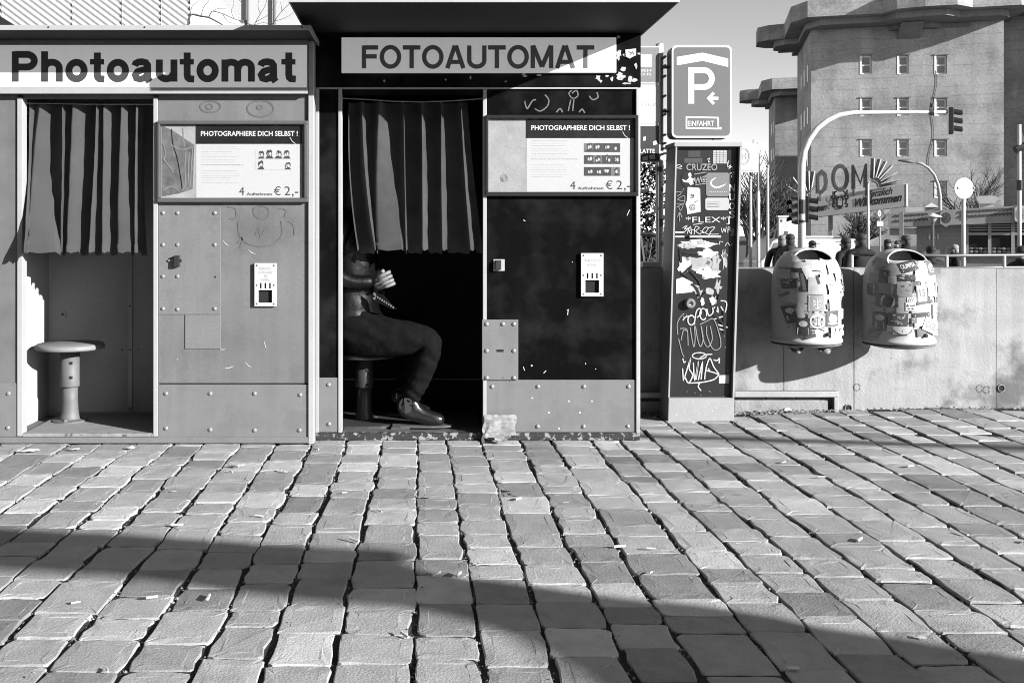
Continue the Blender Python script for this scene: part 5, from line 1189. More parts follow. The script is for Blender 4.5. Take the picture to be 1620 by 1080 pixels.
# ------------------------------------------------------------------ flak tower
B = Plane(1283, 150, 15.8)
bk = B.root('concrete_tower', 'massive windowed concrete tower with overhanging gallery beyond the kiosk', 'building')
m_bunk = M('tower_concrete', .32, stain=(.14, .34), rough=.9, var=.30, scale=.16, fine=.15, fscale=3.2, streak=.20, sscale=.2, lines=(1.45, .2), bump=.05, bscale=1.2)
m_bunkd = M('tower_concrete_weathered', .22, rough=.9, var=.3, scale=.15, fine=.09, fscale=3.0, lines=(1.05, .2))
LEN = B.u(1588)
win = []
for col in ((1362, 1379), (1421, 1437.5), (1480, 1498)):
    for row in ((88, 117), (156, 183), (222, 247.5), (288, 313)):
        if row[0] == 288 and col[0] < 1470: continue
        u0, _ = B.uz(col[0], row[0]); u1, z1 = B.uz(col[1], row[0]); _, z0 = B.uz(col[1], row[1]); win.append((u0, u1, z0, z1))
mb = MB(); mb.holed(0, LEN, -1, 33.4, 0, win, .8)
mb.add([(0,0,-1),(0,22,-1),(0,22,33.4),(0,0,33.4)], [(0,1,2,3)]); mb.add([(LEN,0,-1),(LEN,22,-1),(LEN,22,33.4),(LEN,0,33.4)], [(0,1,2,3)]); mb.add([(0,22,-1),(LEN,22,-1),(LEN,22,33.4),(0,22,33.4)], [(0,1,2,3)])
lb(mb, 'tower_wall', m_bunk, bk, fix=True)
m_wfr = M('window_frame_white', .85, rough=.6); m_wgl = M('window_glass_far', .15, rough=.15, spec=.8, var=.2, scale=.6)
for k, (a, b_, c, d) in enumerate(win):
    mb = MB(); t = .22; y = .35
    mb.box(a, a+t, y, y+.12, c, d); mb.box(b_-t, b_, y, y+.12, c, d); mb.box(a+t, b_-t, y+.001, y+.12, d-t, d); mb.box(a+t, b_-t, y+.001, y+.12, c, c+t); mb.box(a+t, b_-t, y+.002, y+.12, (c+d)/2-.09, (c+d)/2+.09)
    wf = lb(mb, 'window', m_wfr, bk)
    for z0, z1 in ((c+t, (c+d)/2-.09), ((c+d)/2+.09, d-t)):
        mb = MB(); mb.box(a+t, b_-t, y+.06, y+.08, z0, z1); lb(mb, 'pane', m_wgl, wf)
    mb = MB(); mb.box(a-.16, a+.10, -.06, .34, c, d); lb(mb, 'sunlit_reveal', m_wfr, wf)  # white on one side only, standing for sunlight on the window recess
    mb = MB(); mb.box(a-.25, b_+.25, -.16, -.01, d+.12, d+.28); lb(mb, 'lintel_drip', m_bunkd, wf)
gal = [(-1, -5.5), (9, -5.5), (10.5, -7.8), (14, -8.5), (18, -8.5), (20.5, -6.0), (26.5, -6.0), (28.2, -4.2), (28.2, 24), (-3, 24), (-3, 19.2), (-5.4, 18.6), (-7, 17), (-7, 12.6), (-5.4, 11), (-3, 10.4), (-3, -2)]
mb = MB(); mb.prism_z(gal, 32.5, 34.9); lb(mb, 'gallery', m_bunk, bk)
g2 = [(x*.86+1.7, y*.88+1.2) for x, y in gal]
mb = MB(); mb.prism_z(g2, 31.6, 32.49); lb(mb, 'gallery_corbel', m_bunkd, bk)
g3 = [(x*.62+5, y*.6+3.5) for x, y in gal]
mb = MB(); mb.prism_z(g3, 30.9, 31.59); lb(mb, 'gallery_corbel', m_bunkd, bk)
u0, _ = B.uz(1420, 40); u1, _ = B.uz(1455, 40)
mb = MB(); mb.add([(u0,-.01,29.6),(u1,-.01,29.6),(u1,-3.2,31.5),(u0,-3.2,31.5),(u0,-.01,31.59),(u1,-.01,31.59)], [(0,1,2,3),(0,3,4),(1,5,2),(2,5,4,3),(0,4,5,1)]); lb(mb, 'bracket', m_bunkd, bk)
mb = MB(); mb.box(2, 14, 2, 16, 34.91, 38.5); lb(mb, 'roof_house', m_bunkd, bk)
# body set back to the side, with an unseen block added to shade it
mb = MB(); mb.box(LEN+.01, LEN+40, 6, 60, -1, 33.3); mb.box(LEN+9.5, LEN+17, -.5, 5.99, -1, 33.3); lb(mb, 'main_block', m_bunk, bk)
mb = MB(); mb.box(LEN+2.5, LEN+40, -1.5, 30, 33.35, 35); lb(mb, 'side_gallery', m_bunk, bk)
# rear corner tower
mb = MB(); mb.box(0, 26, 75, 97, -1, 33.4); lb(mb, 'rear_tower', m_bunk, bk)
mb = MB(); mb.prism_z([(x, y+75) for x, y in gal], 32.5, 34.9); lb(mb, 'rear_gallery', m_bunk, bk)
mb = MB(); mb.prism_z([(x, y+75) for x, y in g2], 31.4, 32.49); lb(mb, 'rear_corbel', m_bunkd, bk)
mb = MB(); mb.prism_z([(x, y+75) for x, y in g3], 30.3, 31.39); lb(mb, 'rear_corbel', m_bunkd, bk)
mb = MB()
for y in (80, 85):
    for z in (6, 12, 18, 24): mb.box(-.05, .04, y, y+1.3, z, z+2.6)
lb(mb, 'rear_windows', m_wgl, bk)
for y in (4, 9, 14):                                     # windows on the flank
    for z in (5, 11.5, 18, 24.5):
        mb = MB(); mb.box(-.06, .05, y, y+1.3, z, z+2.6); lb(mb, 'flank_window', m_wgl, bk)
mb = MB(); pts = []                                      # loose cable down the front
for k in range(14):
    u, z = B.uz(1480-9*k/13+3*math.sin(k*.9), 112+150*k/13); pts.append((u, -.08, z))
mb.tube(pts, .028, 5); lb(mb, 'hanging_cable', m_hole, bk)

# ------------------------------------------------------------------ funfair gate sign
G = Plane(1355, 40, 28)
gt = G.root('funfair_gate', 'fairground gate sign with DOM letters, rays and Herzlich Willkommen banner', 'gate sign')
m_ban = M('banner_grey', .46, rough=.7, var=.08, scale=1.5, fine=.08, fscale=30)
m_bant = M('banner_print', .03, rough=.7, var=.15); m_bulb = M('lamp_metal', .30, rough=.5); m_gl = M('gate_letter_dark', .15, rough=.6)
def GP(pts): return [G.uz(p, q) for p, q in pts]
mb = MB(); mb.prism_y(GP([(1433, 291.5), (1433, 326.5), (1278, 345), (1278, 315)]), 0, .9); lb(mb, 'banner_box', m_ban, gt)
u1, za = G.uz(1433.5, 326); _, zb = G.uz(1433.5, 290)
mb = MB(); mb.box(u1, u1+.02, -.01, 1.3, za, zb); lb(mb, 'banner_end', M('banner_end_lit', .7, rough=.6), gt)  # end panel whiter than the banner, standing for sunlight on that side
def gtext(name, s, x0, x1, ybase0, ybase1, hgt, mat, bold=.02, shear=.35):
    v, f, (a, b_, c, d) = text2d(s, bold, shear); m_ = MB(); vs = []
    for p in v:
        t = (p[0]-a)/(b_-a); px = x0+(x1-x0)*t; py = ybase0+(ybase1-ybase0)*t - (p[1]-c)/(d-c)*hgt; u, z = G.uz(px, py); vs.append((u, -.012, z))
    m_.add(vs, f); lb(m_, name, mat, gt)
gtext('banner_lettering', 'Willkommen', 1352, 1427, 328, 318.5, 13.5, m_bant, .045); gtext('banner_lettering', 'Herzlich', 1368, 1412, 313.5, 307, 11, m_bant, .025)
gtext('banner_lettering', 'mmen', 1283, 1308, 336, 332.5, 8, m_bant, .04); gtext('banner_lettering', 'lich', 1281, 1296, 322, 318, 8, m_bant, .025)
mb = MB()                                                # coat of arms: a three-towered gate between two supporters
mb.prism_y(GP([(1323.5, 311), (1334, 309.5), (1334, 324), (1331, 329), (1328.5, 331), (1325.5, 329), (1323.5, 325)]), -.02, -.003); sh = lb(mb, 'shield', m_bant, gt)
mb = MB(); mb.prism_y(GP([(1325.5, 325), (1325.5, 315), (1327, 315), (1327, 318), (1328, 318), (1328, 313), (1329.6, 313), (1329.6, 318), (1330.6, 318), (1330.6, 314.5), (1332, 314.5), (1332, 325)]), -.03, -.021); lb(mb, 'castle', M('arms_pale', .5), sh)
for sgn in (-1, 1):
    mb = MB(); bxp = 1328.8
    for k, pl in enumerate(([(5, -16), (8, -15), (9, -11), (6, -8)], [(6, -9), (9, -6), (10, 0), (8, 4)], [(7, -5), (5, -3)], [(8, 3), (12, 4), (11, 8), (8, 8)], [(10, -2), (13, -6), (12, -10)])):
        mb.ribbon(GP([(bxp+sgn*x, 319+y) for x, y in pl]), .06, -.02-.002*k)
    lb(mb, 'supporter', m_bant, gt)
def gletter(name, strokes_, w=.085):
    m_ = MB(); k = 0
    for pl, cl in strokes_:
        m_.ribbon(GP(pl), w, -.05-.004*k, th=.10, closed=cl); k += 1
    lb(m_, name, m_gl, gt)
gletter('letter_d', [([(1292, 305), (1292, 277), (1300, 270), (1306, 275), (1308, 287), (1306, 299), (1300, 305)], True), ([(1294.5, 302), (1294.5, 279), (1300, 273.5), (1304.5, 280), (1305, 293), (1301, 302)], True)])
gletter('letter_o', [(arc(1329, 281.5, 12.6, 20.5, 0, 345, 22), True), (arc(1329, 281.5, 9.8, 17.2, 0, 345, 22), True)])
gletter('letter_m', [([(1348.5, 300), (1348.5, 261)], False), ([(1349, 261), (1361, 290), (1370, 259)], False), ([(1370.5, 298), (1370.5, 259)], False), ([(1351.5, 299), (1351.5, 266)], False), ([(1367.5, 297), (1367.5, 268)], False)], .075)
mb = MB()
for p0, p1 in (((1297, 306), (1297, 318)), ((1318, 303), (1318, 314)), ((1340, 300), (1340, 311)), ((1350, 300), (1350, 310)), ((1370, 298), (1370, 308))):
    a = GP([p0, p1]); mb.box(a[0][0]-.04, a[0][0]+.04, .0, .1, a[1][1], a[0][1])
lb(mb, 'letter_stays', m_bulb, gt)
def rays(cpx, cpy, angs, l0, l1, name):
    for a in angs:
        m_ = MB(); c_, s_ = math.cos(R(a)), math.sin(R(a)); p = GP([(cpx+l0*c_, cpy-l0*s_), (cpx+l1*c_, cpy-l1*s_)])
        m_.tube([(p[0][0], -.1, p[0][1]), (p[1][0], -.1, p[1][1])], .065, 8); o = lb(m_, 'ray', m_gl, gt, smooth=True)
        m_ = MB(); m_.tube([(p[0][0]+.07*s_, -.17, p[0][1]+.07*c_), (p[1][0]+.07*s_, -.17, p[1][1]+.07*c_)], .03, 6); lb(m_, 'ray_tube', M('white_tube', .75, rough=.4), o)
rays(1379, 297, (88, 75, 62, 47, 31, 12), 15, 46, 'r'); rays(1279, 315, (92, 108, 126, 146, 80), 14, 44, 'l')
mb = MB()
for k, (cx, cy_, r_, a0, a1) in enumerate(((1379, 297, 10, 0, 92), (1379, 297, 13.5, 0, 92), (1279, 315, 9, 75, 150), (1279, 315, 12, 75, 150))):
    mb = MB(); mb.ribbon(GP(arc(cx, cy_, r_, -r_, a0, a1, 12)), .06, -.1-.01*k, th=.1); lb(mb, 'sun_arc', m_bulb, gt)
for px in (1312, 1425):
    mb = MB(); u, z = G.uz(px, 335); mb.box(u-.08, u+.08, .4, .56, -.8, z); lb(mb, 'gate_post', m_bulb, gt)

# ------------------------------------------------------------------ kiosk
K = Plane(1405, 42, 27)
ks = K.root('snack_kiosk', 'flat kiosk with patterned fascia, crest shields and glazed counter front', 'kiosk')
def KP(pts): return [K.uz(p, q) for p, q in pts]
m_kw = M('kiosk_brick', .30, rough=.8, var=.12, scale=2, fine=.09, fscale=14, lines=(.16, .25)); m_kf = M('kiosk_fascia', .38, rough=.6, var=.1, scale=3, fine=.1, fscale=30); m_kd = M('kiosk_print', .10, rough=.6)
U1 = K.u(1660)
u_a, u_b = K.u(1450), K.u(1530)
mb = MB(); mb.box(u_a, u_b, .25, 3.5, -.8, 1.5); lb(mb, 'brick_wall', m_kw, ks)
mb = MB(); mb.box(u_b+.005, U1, .30, 3.4, -.8, .05); lb(mb, 'counter_wall', m_kw, ks)
mb = MB(); mb.box(u_b+.005, U1, 2.6, 3.5, .051, 1.6); lb(mb, 'back_room', m_kd, ks)
mb = MB(); mb.prism_y(KP([(1405, 338), (1660, 322.5), (1660, 350.5), (1405, 359.5)]), -.25, 3.6); lb(mb, 'fascia', m_kf, ks)
mb = MB(); k_ = 0
for x in range(1414, 1600, 6):
    if 1466 < x < 1512: continue
    t = (x-1405)/255.0
    for r_ in (0, 1):
        y = 344.5-15.3*t+r_*(8-1.0*t)-1; mb.ribbon(KP([(x-2.2, y+1.6), (x+.5, y-.6), (x+2.4, y-2.2), (x+4.6, y-.4), (x+6.2, y-2.4)]), [.03, .07, .045, .08, .03], -.256-.002*(k_ % 4)); k_ += 1
for y in (0, 8): mb.ribbon(KP([(1518, 339.5+y), (1524, 341+y), (1530, 339.2+y)]), .05, -.256)
tag(lb(mb, 'fascia_ornament', m_kd, ks), kind='stuff')
for (cx, cy_, w_, h_, mt) in ((1496.5, 345, 9.5, 14.5, m_kf), (1613.5, 339, 9.5, 16, M('crest_white', .75, rough=.5))):
    mb = MB(); mb.prism_y(KP([(cx-w_, cy_-h_*.62), (cx, cy_-h_*.9), (cx+w_, cy_-h_*.62), (cx+w_, cy_+h_*.6), (cx, cy_+h_), (cx-w_, cy_+h_*.6)]), -.40, -.27); sh = lb(mb, 'crest_shield', mt, ks)
    mb = MB()
    for i, r_ in enumerate((1, .78)): mb.ribbon(KP([(cx+w_*.72*r_*math.cos(2*math.pi*k/18), cy_+h_*.55*r_*math.sin(2*math.pi*k/18)) for k in range(18)]), .035, -.404-.003*i, closed=True)
    for i, pl in enumerate(([(-.3, .3), (-.1, -.2), (.1, .2), (.3, -.3)], [(-.2, -.3), (.2, -.1), (-.1, .1), (.25, .35)])): mb.ribbon(KP([(cx+w_*x, cy_+h_*y) for x, y in pl]), .06, -.41-.003*i)
    lb(mb, 'crest_print', m_kd if mt is m_kf else M('crest_faint', .5), sh)
for (a, b_, ya, yb, y0, mt, nm) in ((1432, 1461, 327, 338, 1.0, M('box_white', .7), 'roof_box'), (1408, 1430, 328, 340, .9, m_kf, 'roof_box'), (1464, 1484, 327, 337.5, 1.2, m_kf, 'roof_lantern'), (1407, 1429, 361, 372, .3, m_kf, 'hanging_box'), (1430, 1450, 361, 371, .3, M('box_white', .7), 'hanging_box')):
    (u0, z0), (u2, z2) = KP([(a, yb), (b_, ya)]); mb = MB(); mb.box(u0, u2, y0, y0+.5, z0, z2); lb(mb, nm, mt, ks)
(u0, z0), (u2, z2) = KP([(1462, 327), (1486, 319)]); mb = MB(); mb.add([(u0,1.1,z0+.006),(u2,1.1,z0+.006),(u2,1.8,z0+.006),(u0,1.8,z0+.006),((u0+u2)/2,1.45,z2)], [(0,1,4),(1,2,4),(2,3,4),(3,0,4),(3,2,1,0)]); lb(mb, 'lantern_roof', M('box_white', .7), ks)
(u0, z0), (u2, z2) = KP([(1548, 329), (1576, 309)]); zm = z0+(z2-z0)*.35
mb = MB(); mb.box(u0+.08, u2-.05, .6, 1.5, z0-.05, zm); mb.prism_y([(u0+.06, zm+.004), (u2-.03, zm+.004), (u2+.12, zm+(z2-zm)*.6), (u2, z2), (u0, z2), (u0-.04, zm+(z2-zm)*.6)], .5, 1.6); lb(mb, 'roof_vent', M('vent_sheet', .7, rough=.4), ks)
# glazed front: each pane with its frame, wares behind it
posts = [1530, 1566, 1603, 1640]
mb = MB()
for px in posts:
    u = K.u(px); mb.box(u-.06, u+.06, .16, .30, .06, 1.42)
(ua, _), (ub, _) = KP([(1530, 380), (1640, 380)])
mb.box(ua, ub, .165, .295, 1.42, 1.50); mb.box(ua, ub, .17, .29, .92, 1.02); mb.box(ua, ub, .17, .29, .051, .11); lb(mb, 'counter_frame', M('kiosk_alu', .42, rough=.5), ks)
m_kgl = M('kiosk_glass', .03, rough=.08, spec=.9, var=.3, scale=3); rk = random.Random(4)
for a, b_ in zip(posts, posts[1:]):
    u0, u2 = K.u(a)+.061, K.u(b_)-.061
    mb = MB(); mb.box(u0, u2, .22, .24, .111, .919); gp = lb(mb, 'pane', m_kgl, ks)
    mb = MB(); mb.box(u0, u2, .22, .24, 1.021, 1.419); g3_ = lb(mb, 'pane', m_kgl, ks)
    for z in (1.10, 1.20, 1.30):
        mb = MB(); mb.box(u0, u2, .205, .219, z, z+.05); lb(mb, 'blind_slat', m_kf, g3_)
    for r_ in range(3):
        for c_ in range(4):
            x = u0+(u2-u0)*(c_+.5)/4; z = -.05+.0+.13*r_+.16; mb = MB(); mb.ellipsoid((x, .20, z), (.09, .018, .05), 8, 6); lb(mb, 'ware', M('ware_%d' % ((r_+c_) % 3), (.08, .3, .18)[(r_+c_) % 3], rough=.5), gp)
(u0, z0), (u2, z2) = KP([(1496, 405), (1513, 390)]); mb = MB(); mb.box(u0, u2, .22, .249, z0, z2); bd = lb(mb, 'menu_board', m_kf, ks)
mb = MB(); mb.box(u0+.06, u0+(u2-u0)*.5, .212, .219, z0+.06, z2-.06); lb(mb, 'menu_print', m_kd, bd)

# ------------------------------------------------------------------ street furniture behind the wall
m_mast = M('mast_paint', .62, rough=.4, var=.08, scale=4, speck=.5, speck_v=.2, speck_scale=20, speck_t=.7)
m_blackp = M('signal_black', .02, rough=.5)
DT = 28
tm = thing('traffic_light_mast', (wx(1268, DT), DT, -.8), 'curved white traffic light mast reaching over the road with three signal heads', 'traffic light')
pts = [W(1268, 500, DT)*1.0]; pts[0].z = -.8
arm = [(1268, 300), (1268.5, 262), (1272, 240), (1280, 221), (1293, 203), (1309, 190.5), (1328, 182), (1350, 178.6), (1400, 178), (1450, 177.8), (1500, 177)]
rr = [.105]+[.1, .098, .092, .086, .08, .076, .072, .068, .06, .052, .045]
mb = MB(); mb.tube(pts+[W(p, q, DT) for p, q in arm], rr, 12); mb.build('mast', m_mast, tm, smooth=True)
mb = MB(); mb.tube([W(1268, 338, DT), W(1268, 316, DT)], .125, 12); mb.tube([W(1268, 352, DT), W(1268, 348, DT)], .13, 12); mb.build('mast_clamp', m_blackp, tm)
mb = MB(); mb.tube([W(1470, 178, DT), W(1476, 178, DT)], .075, 8); mb.tube([W(1474, 170, DT), W(1474, 164, DT)], .05, 8); mb.build('arm_fitting', m_blackp, tm)
def signal(px, py, d, yaw, root, hgt=42):
    s = hgt/F*d; c = W(px, py, d); e = bpy.data.objects.new('signal_head', None); COL.objects.link(e); e.parent = root; e.location = c-worldloc(root); e.rotation_euler = (0, 0, yaw)
    mb = MB(); mb.box(-s*.15, s*.15, 0, s*.18, -s/2, s/2); lb(mb, 'housing', m_blackp, e, bevel=.02)
    mb = MB(); mb.box(-s*.17, s*.17, s*.185, s*.20, -s*.53, s*.53); lb(mb, 'back_plate', m_mast, e)
    for k in (-1, 0, 1):
        z = k*s*.31; mb = MB(); n = 12; vs = []; fs = []
        for q, y, cut in ((s*.135, 0, 0), (s*.135, -s*.30, 0)):
            for i in range(n+1):
                a = R(-25+230*i/n); vs.append((q*math.cos(a), y, z+q*math.sin(a)-(.06*s if y < 0 else 0)))
        fs = [(i, i+1, n+2+i, n+1+i) for i in range(n)]; mb.add(vs, fs); lb(mb, 'visor', m_blackp, e, smooth=True)
        mb = MB(); mb.disc_y(0, z, s*.115, s*.115, -.012, 14, .01); lb(mb, 'lens', M('lens_dark', .05, rough=.15), e)
signal(1508, 191, DT, R(70), tm); signal(1280, 331, DT, R(62), tm); signal(1257, 333, DT, R(-58), tm)
# back of a round sign
DN = 26
rs = thing('round_sign', (wx(1524, DN), DN, -.8), 'plain round sign seen from behind on a slim post before the kiosk', 'road sign')
mb = MB(); mb.tube([(wx(1524, DN), DN, -.8), (wx(1524.5, DN), DN, wz(284, DN))], .05, 10); mb.build('post', m_mast, rs, smooth=True)
mb = MB(); c = W(1525.5, 298, DN-.1); mb.disc_y(c.x, c.z, .255, .28, DN-.09, 32, .03); mb.build('sign_disc', M('sign_back', .52, rough=.5, var=.04, fine=.1, fscale=60), rs, bevel=.006)
rivets(rs, [(wx(1513, DN), wz(297.5, DN)), (wx(1538, DN), wz(297.5, DN))], DN-.092, .03, m_galv, 'clip')
# arched lamp
ll = thing('street_lamp', (wx(1487, 60), 60, -.8), 'slender arched street lamp rising behind the kiosk', 'street lamp')
mb = MB(); pts = [W(1487, 400, 60)]; pts[0].z = -.8
mb.tube(pts+[W(p, q, 60) for p, q in ((1487, 335), (1487, 310), (1484, 292), (1478, 277), (1469, 266), (1458, 259), (1447, 256.5))], [.13]+[.12, .11, .10, .09, .085, .08, .07], 8); mb.build('post', M('lamp_grey', .35, rough=.5), ll, smooth=True)
mb = MB(); mb.tube([W(1448, 257, 60), W(1436, 255, 60), W(1421, 254, 60)], [.08, .11, .04], 8); mb.build('lamp_head', M('lamp_grey_dark', .12), ll, smooth=True)
# old lantern in front of the kiosk
ol = thing('street_lantern', (wx(1476, 30), 30, -.8), 'old style street lantern with pale hood before the kiosk wall', 'street lamp')
mb = MB(); mb.tube([(wx(1475.5, 30), 30, -.8), W(1475.5, 352, 30)], .045, 8); mb.build('post', M('lantern_post', .08, rough=.5), ol)
c = W(1475.5, 346, 30); mb = MB(); mb.lathe([(.05, -.12), (.09, -.05), (.14, .04)], tuple(c), 12); mb.build('lantern_glass', M('lantern_glass', .4, rough=.2), ol, smooth=True)
mb = MB(); mb.lathe([(.26, .05), (.22, .09), (.08, .14), (.03, .17)], tuple(c), 16); mb.build('lantern_hood', M('box_white', .7), ol, smooth=True)
mb = MB(); mb.tube([W(1468, 376, 30), W(1483, 376, 30)], .02, 6)
for px in (1468.5, 1482.5): mb.tube([W(px, 379, 30), W(px, 371, 30)], .035, 6)
mb.build('ladder_rest', M('lantern_post', .08), ol)
# ring sign
rn = thing('ring_sign', (wx(1392, 34), 34, -.8), 'small round ring-marked road sign with plate below the banner', 'road sign')
mb = MB(); mb.tube([(wx(1392.5, 34), 34, -.8), W(1392.5, 332, 34)], .03, 8); mb.build('post', M('thin_post', .4, rough=.5), rn)
c = W(1392, 337.5, 33.9); mb = MB(); mb.disc_y(c.x, c.z, .098, .15, 33.92, 24, .02); dsk = mb.build('sign_disc', M('sign_back', .52), rn)
mb = MB(); mb.ribbon(arc(c.x, c.z, .085, .135, 0, 345, 23), .035, 33.915, closed=True, th=.004); mb.disc_y(c.x, c.z, .012, .02, 33.916, 8, .003); mb.build('ring_print', m_ink, dsk)
mb = MB(); a = W(1387, 358, 33.95); b2 = W(1397, 350, 33.95); mb.box(a.x, b2.x, 33.93, 33.95, a.z, b2.z); mb.build('plate', M('plate_pale', .5), rn)
# flag poles
def flagpole(px, top, d, r, label):
    o = thing('flag_pole', (wx(px, d), d, -.8), label, 'flag pole', 'bare poles behind the wall')
    mb = MB(); mb.tube([(wx(px, d), d, -.8), W(px, (top+425)/2, d), W(px, top, d)], [r, r*.9, r*.7], 8); mb.build('pole', m_mast, o, smooth=True)
    mb = MB(); c = W(px, top, d); mb.lathe([(r*.9, 0), (r*1.2, .02), (r*.4, .06)], tuple(c), 8); mb.build('finial', m_galv, o)
flagpole(1187.5, 283, 20, .035, 'thin white pole just beside the ticket pillar'); flagpole(1214.5, 265, 21, .035, 'thin white pole between stickered bus stop post and tower edge'); flagpole(1373.5, 290, 24, .035, 'thin white pole rising in front of the banner')
# bus stop
bs = thing('bus_stop_sign', (wx(1199, 16), 16, -.8), 'white bus stop sign with ringed H on a stickered post', 'bus stop sign')
mb = MB(); mb.tube([(wx(1200, 16), 16, -.8), W(1199.5, 303, 16)], .028, 10); mb.build('post_lower', M('stickered_post', .62, rough=.5, speck=.9, speck_v=.06, speck_scale=9, speck_t=.60), bs, smooth=True)
mb = MB(); mb.tube([W(1199.5, 303, 16), W(1199, 226, 16)], .016, 8); mb.build('post_upper', M('lamp_grey', .35), bs)
a = W(1165, 273, 16); b2 = W(1197.5, 227.5, 16); mb = MB(); mb.box(a.x, b2.x, 15.97, 16.0, a.z, b2.z); bp = mb.build('sign_panel', m_plw, bs, bevel=.004)
c = W(1177.5, 247, 15.96); mb = MB(); mb.ribbon(arc(c.x, c.z, .085, .125, 0, 345, 26), .028, 15.965, closed=True, th=.003); mb.ribbon([(c.x-.03, c.z-.055), (c.x-.03, c.z+.055)], .022, 15.966, th=.003); mb.ribbon([(c.x+.03, c.z-.055), (c.x+.03, c.z+.055)], .022, 15.966, th=.003); mb.ribbon([(c.x-.03, c.z), (c.x+.03, c.z)], .022, 15.9655, th=.003); mb.build('h_symbol', M('symbol_grey', .4), bp)
mb = MB(); text_fit(mb, 'Feldstraße', wx(1172, 15.96), wx(1193, 15.96), wz(271, 15.96), wz(268, 15.96), 15.966); mb.build('stop_name', M('symbol_grey', .4), bp)
# mast at the picture edge
me_ = thing('camera_mast', (wx(1614, 24), 24, -.8), 'light mast with dark band and small bracket at the picture edge', 'mast')
mb = MB(); mb.tube([(wx(1613, 24), 24, -.8), W(1612.5, 197, 24)], .045, 10); mb.build('post', m_mast, me_, smooth=True)
mb = MB(); mb.tube([W(1612.7, 301, 24), W(1612.6, 285, 24)], .065, 8); mb.build('band', m_blackp, me_)
a = W(1613.5, 225, 24); b2 = W(1622, 200, 24); mb = MB(); mb.prism_y([(a.x, b2.z), (a.x, a.z), (b2.x, a.z)], 23.99, 24.02); mb.build('pennant', m_blackp, me_)
mb = MB(); mb.tube([W(1606, 237, 24), W(1622, 231, 24)], .09, 8); mb.build('camera_unit', m_blackp, me_)
# railing behind the wall
DRl = 8.6
rl = thing('railing', (wx(1480, DRl), DRl, -.8), 'low tubular steel railing running behind the concrete wall', 'railing')
m_rail = M('rail_steel', .22, rough=.4, metal=.5, var=.12)
mb = MB(); mb.tube([W(1347, 402.5, DRl), W(1500, 404.5, DRl), W(1760, 402.5, DRl)], .0145, 10); mb.build('top_rail', m_rail, rl, smooth=True)
mb = MB(); mb.tube([W(1347, 424, DRl), W(1760, 422, DRl)], .010, 8); mb.build('lower_rail', m_rail, rl, smooth=True)
for px in (1347.5, 1497.5, 1588.5, 1700):
    mb = MB(); p = W(px, 403, DRl); mb.tube([(p.x, p.y, -.8), tuple(p)], .016, 10); mb.build('post', M('rail_post_light', .6, rough=.35, metal=.3), rl, smooth=True)
a = W(1017, 425, 5.40); b2 = W(1046, 418.3, 5.40); mb = MB(); mb.box(a.x, b2.x, 5.40, 5.55, zt+.0055, zt+.035)
hb = mb.build('white_kerb_block', m_plw, None, bevel=.004); tag(hb, 'white block lying on the wall top beside the sign pole', 'block')
# posters and hoardings beyond
for (p0, p1, q0, q1, d, sh, nm, lbl) in ((1232, 1246, 344, 395, 34, .5, 'poster_pillar', 'grey poster board behind the couple by the mast'), (1246, 1275, 348, 396, 36, .8, 'white_hoarding', 'tall white hoarding directly behind the traffic mast'), (1274, 1316, 376, 425, 33, .75, 'notice_hoarding', 'low white notice hoarding beside the traffic mast'), (1310, 1345, 378, 425, 45, .45, 'grey_hoarding', 'pale grey hoarding behind the bare tree trunk')):
    a = W(p0, q1, d); b2 = W(p1, q0, d); o = thing(nm, ((a.x+b2.x)/2, d, -.8), lbl, 'hoarding')
    mb = MB(); mb.box(a.x, b2.x, d, d+.12, -.78, b2.z); mb.build('panel', M('hoard_%02d' % int(sh*20), sh, rough=.6, var=.06), o, bevel=.01)
    mb = MB(); mb.box(a.x-.04, b2.x+.04, d-.03, d+.15, b2.z+.004, b2.z+.06); mb.build('top_trim', M('sign_back', .52), o)
    if nm != 'white_hoarding':
        mb = MB(); rk2 = random.Random(int(p0))
        for k in range(9 if nm == 'notice_hoarding' else 4):
            x = a.x+(b2.x-a.x)*rk2.uniform(.12, .75); z = b2.z-rk2.uniform(.15, .8); mb.box(x, x+rk2.uniform(.05, .18), d-.006, d-.001, z, z+rk2.uniform(.03, .12))
        mb.build('notice_print', m_ink2, o)

# ------------------------------------------------------------------ parked van
vn = thing('parked_van', (wx(1216, 30), 30, -.8), 'pale van parked behind the thin poles', 'van')
mb = MB(); x0_ = wx(1203, 30)
body_ = [(0, .35), (0, .95), (.12, 1.05), (.35, 1.55), (.5, 1.62), (3.2, 1.62), (3.3, 1.5), (3.3, .35)]
mb.prism_y([(x0_+x, -.8+z) for x, z in body_], 30, 31.6); mb.build('body', M('van_paint', .55, rough=.3, var=.05), vn, bevel=.04)
mb = MB(); mb.prism_y([(x0_+x, -.8+z) for x, z in ((.2, 1.06), (.42, 1.5), (1.0, 1.5), (1.0, 1.06))], 29.985, 29.999); mb.build('window', m_wgl, vn)
for x in (.75, 2.6):
    mb = MB(); n = 20
    mb.prism_y([(x0_+x+.33*math.cos(2*math.pi*k/n), -.47+.33*math.sin(2*math.pi*k/n)) for k in range(n)], 29.97, 30.15); w_ = mb.build('wheel', m_blackp, vn)
    mb = MB(); mb.disc_y(x0_+x, -.47, .18, .18, 29.96, 14, .008); mb.build('hub_cap', m_galv, w_)

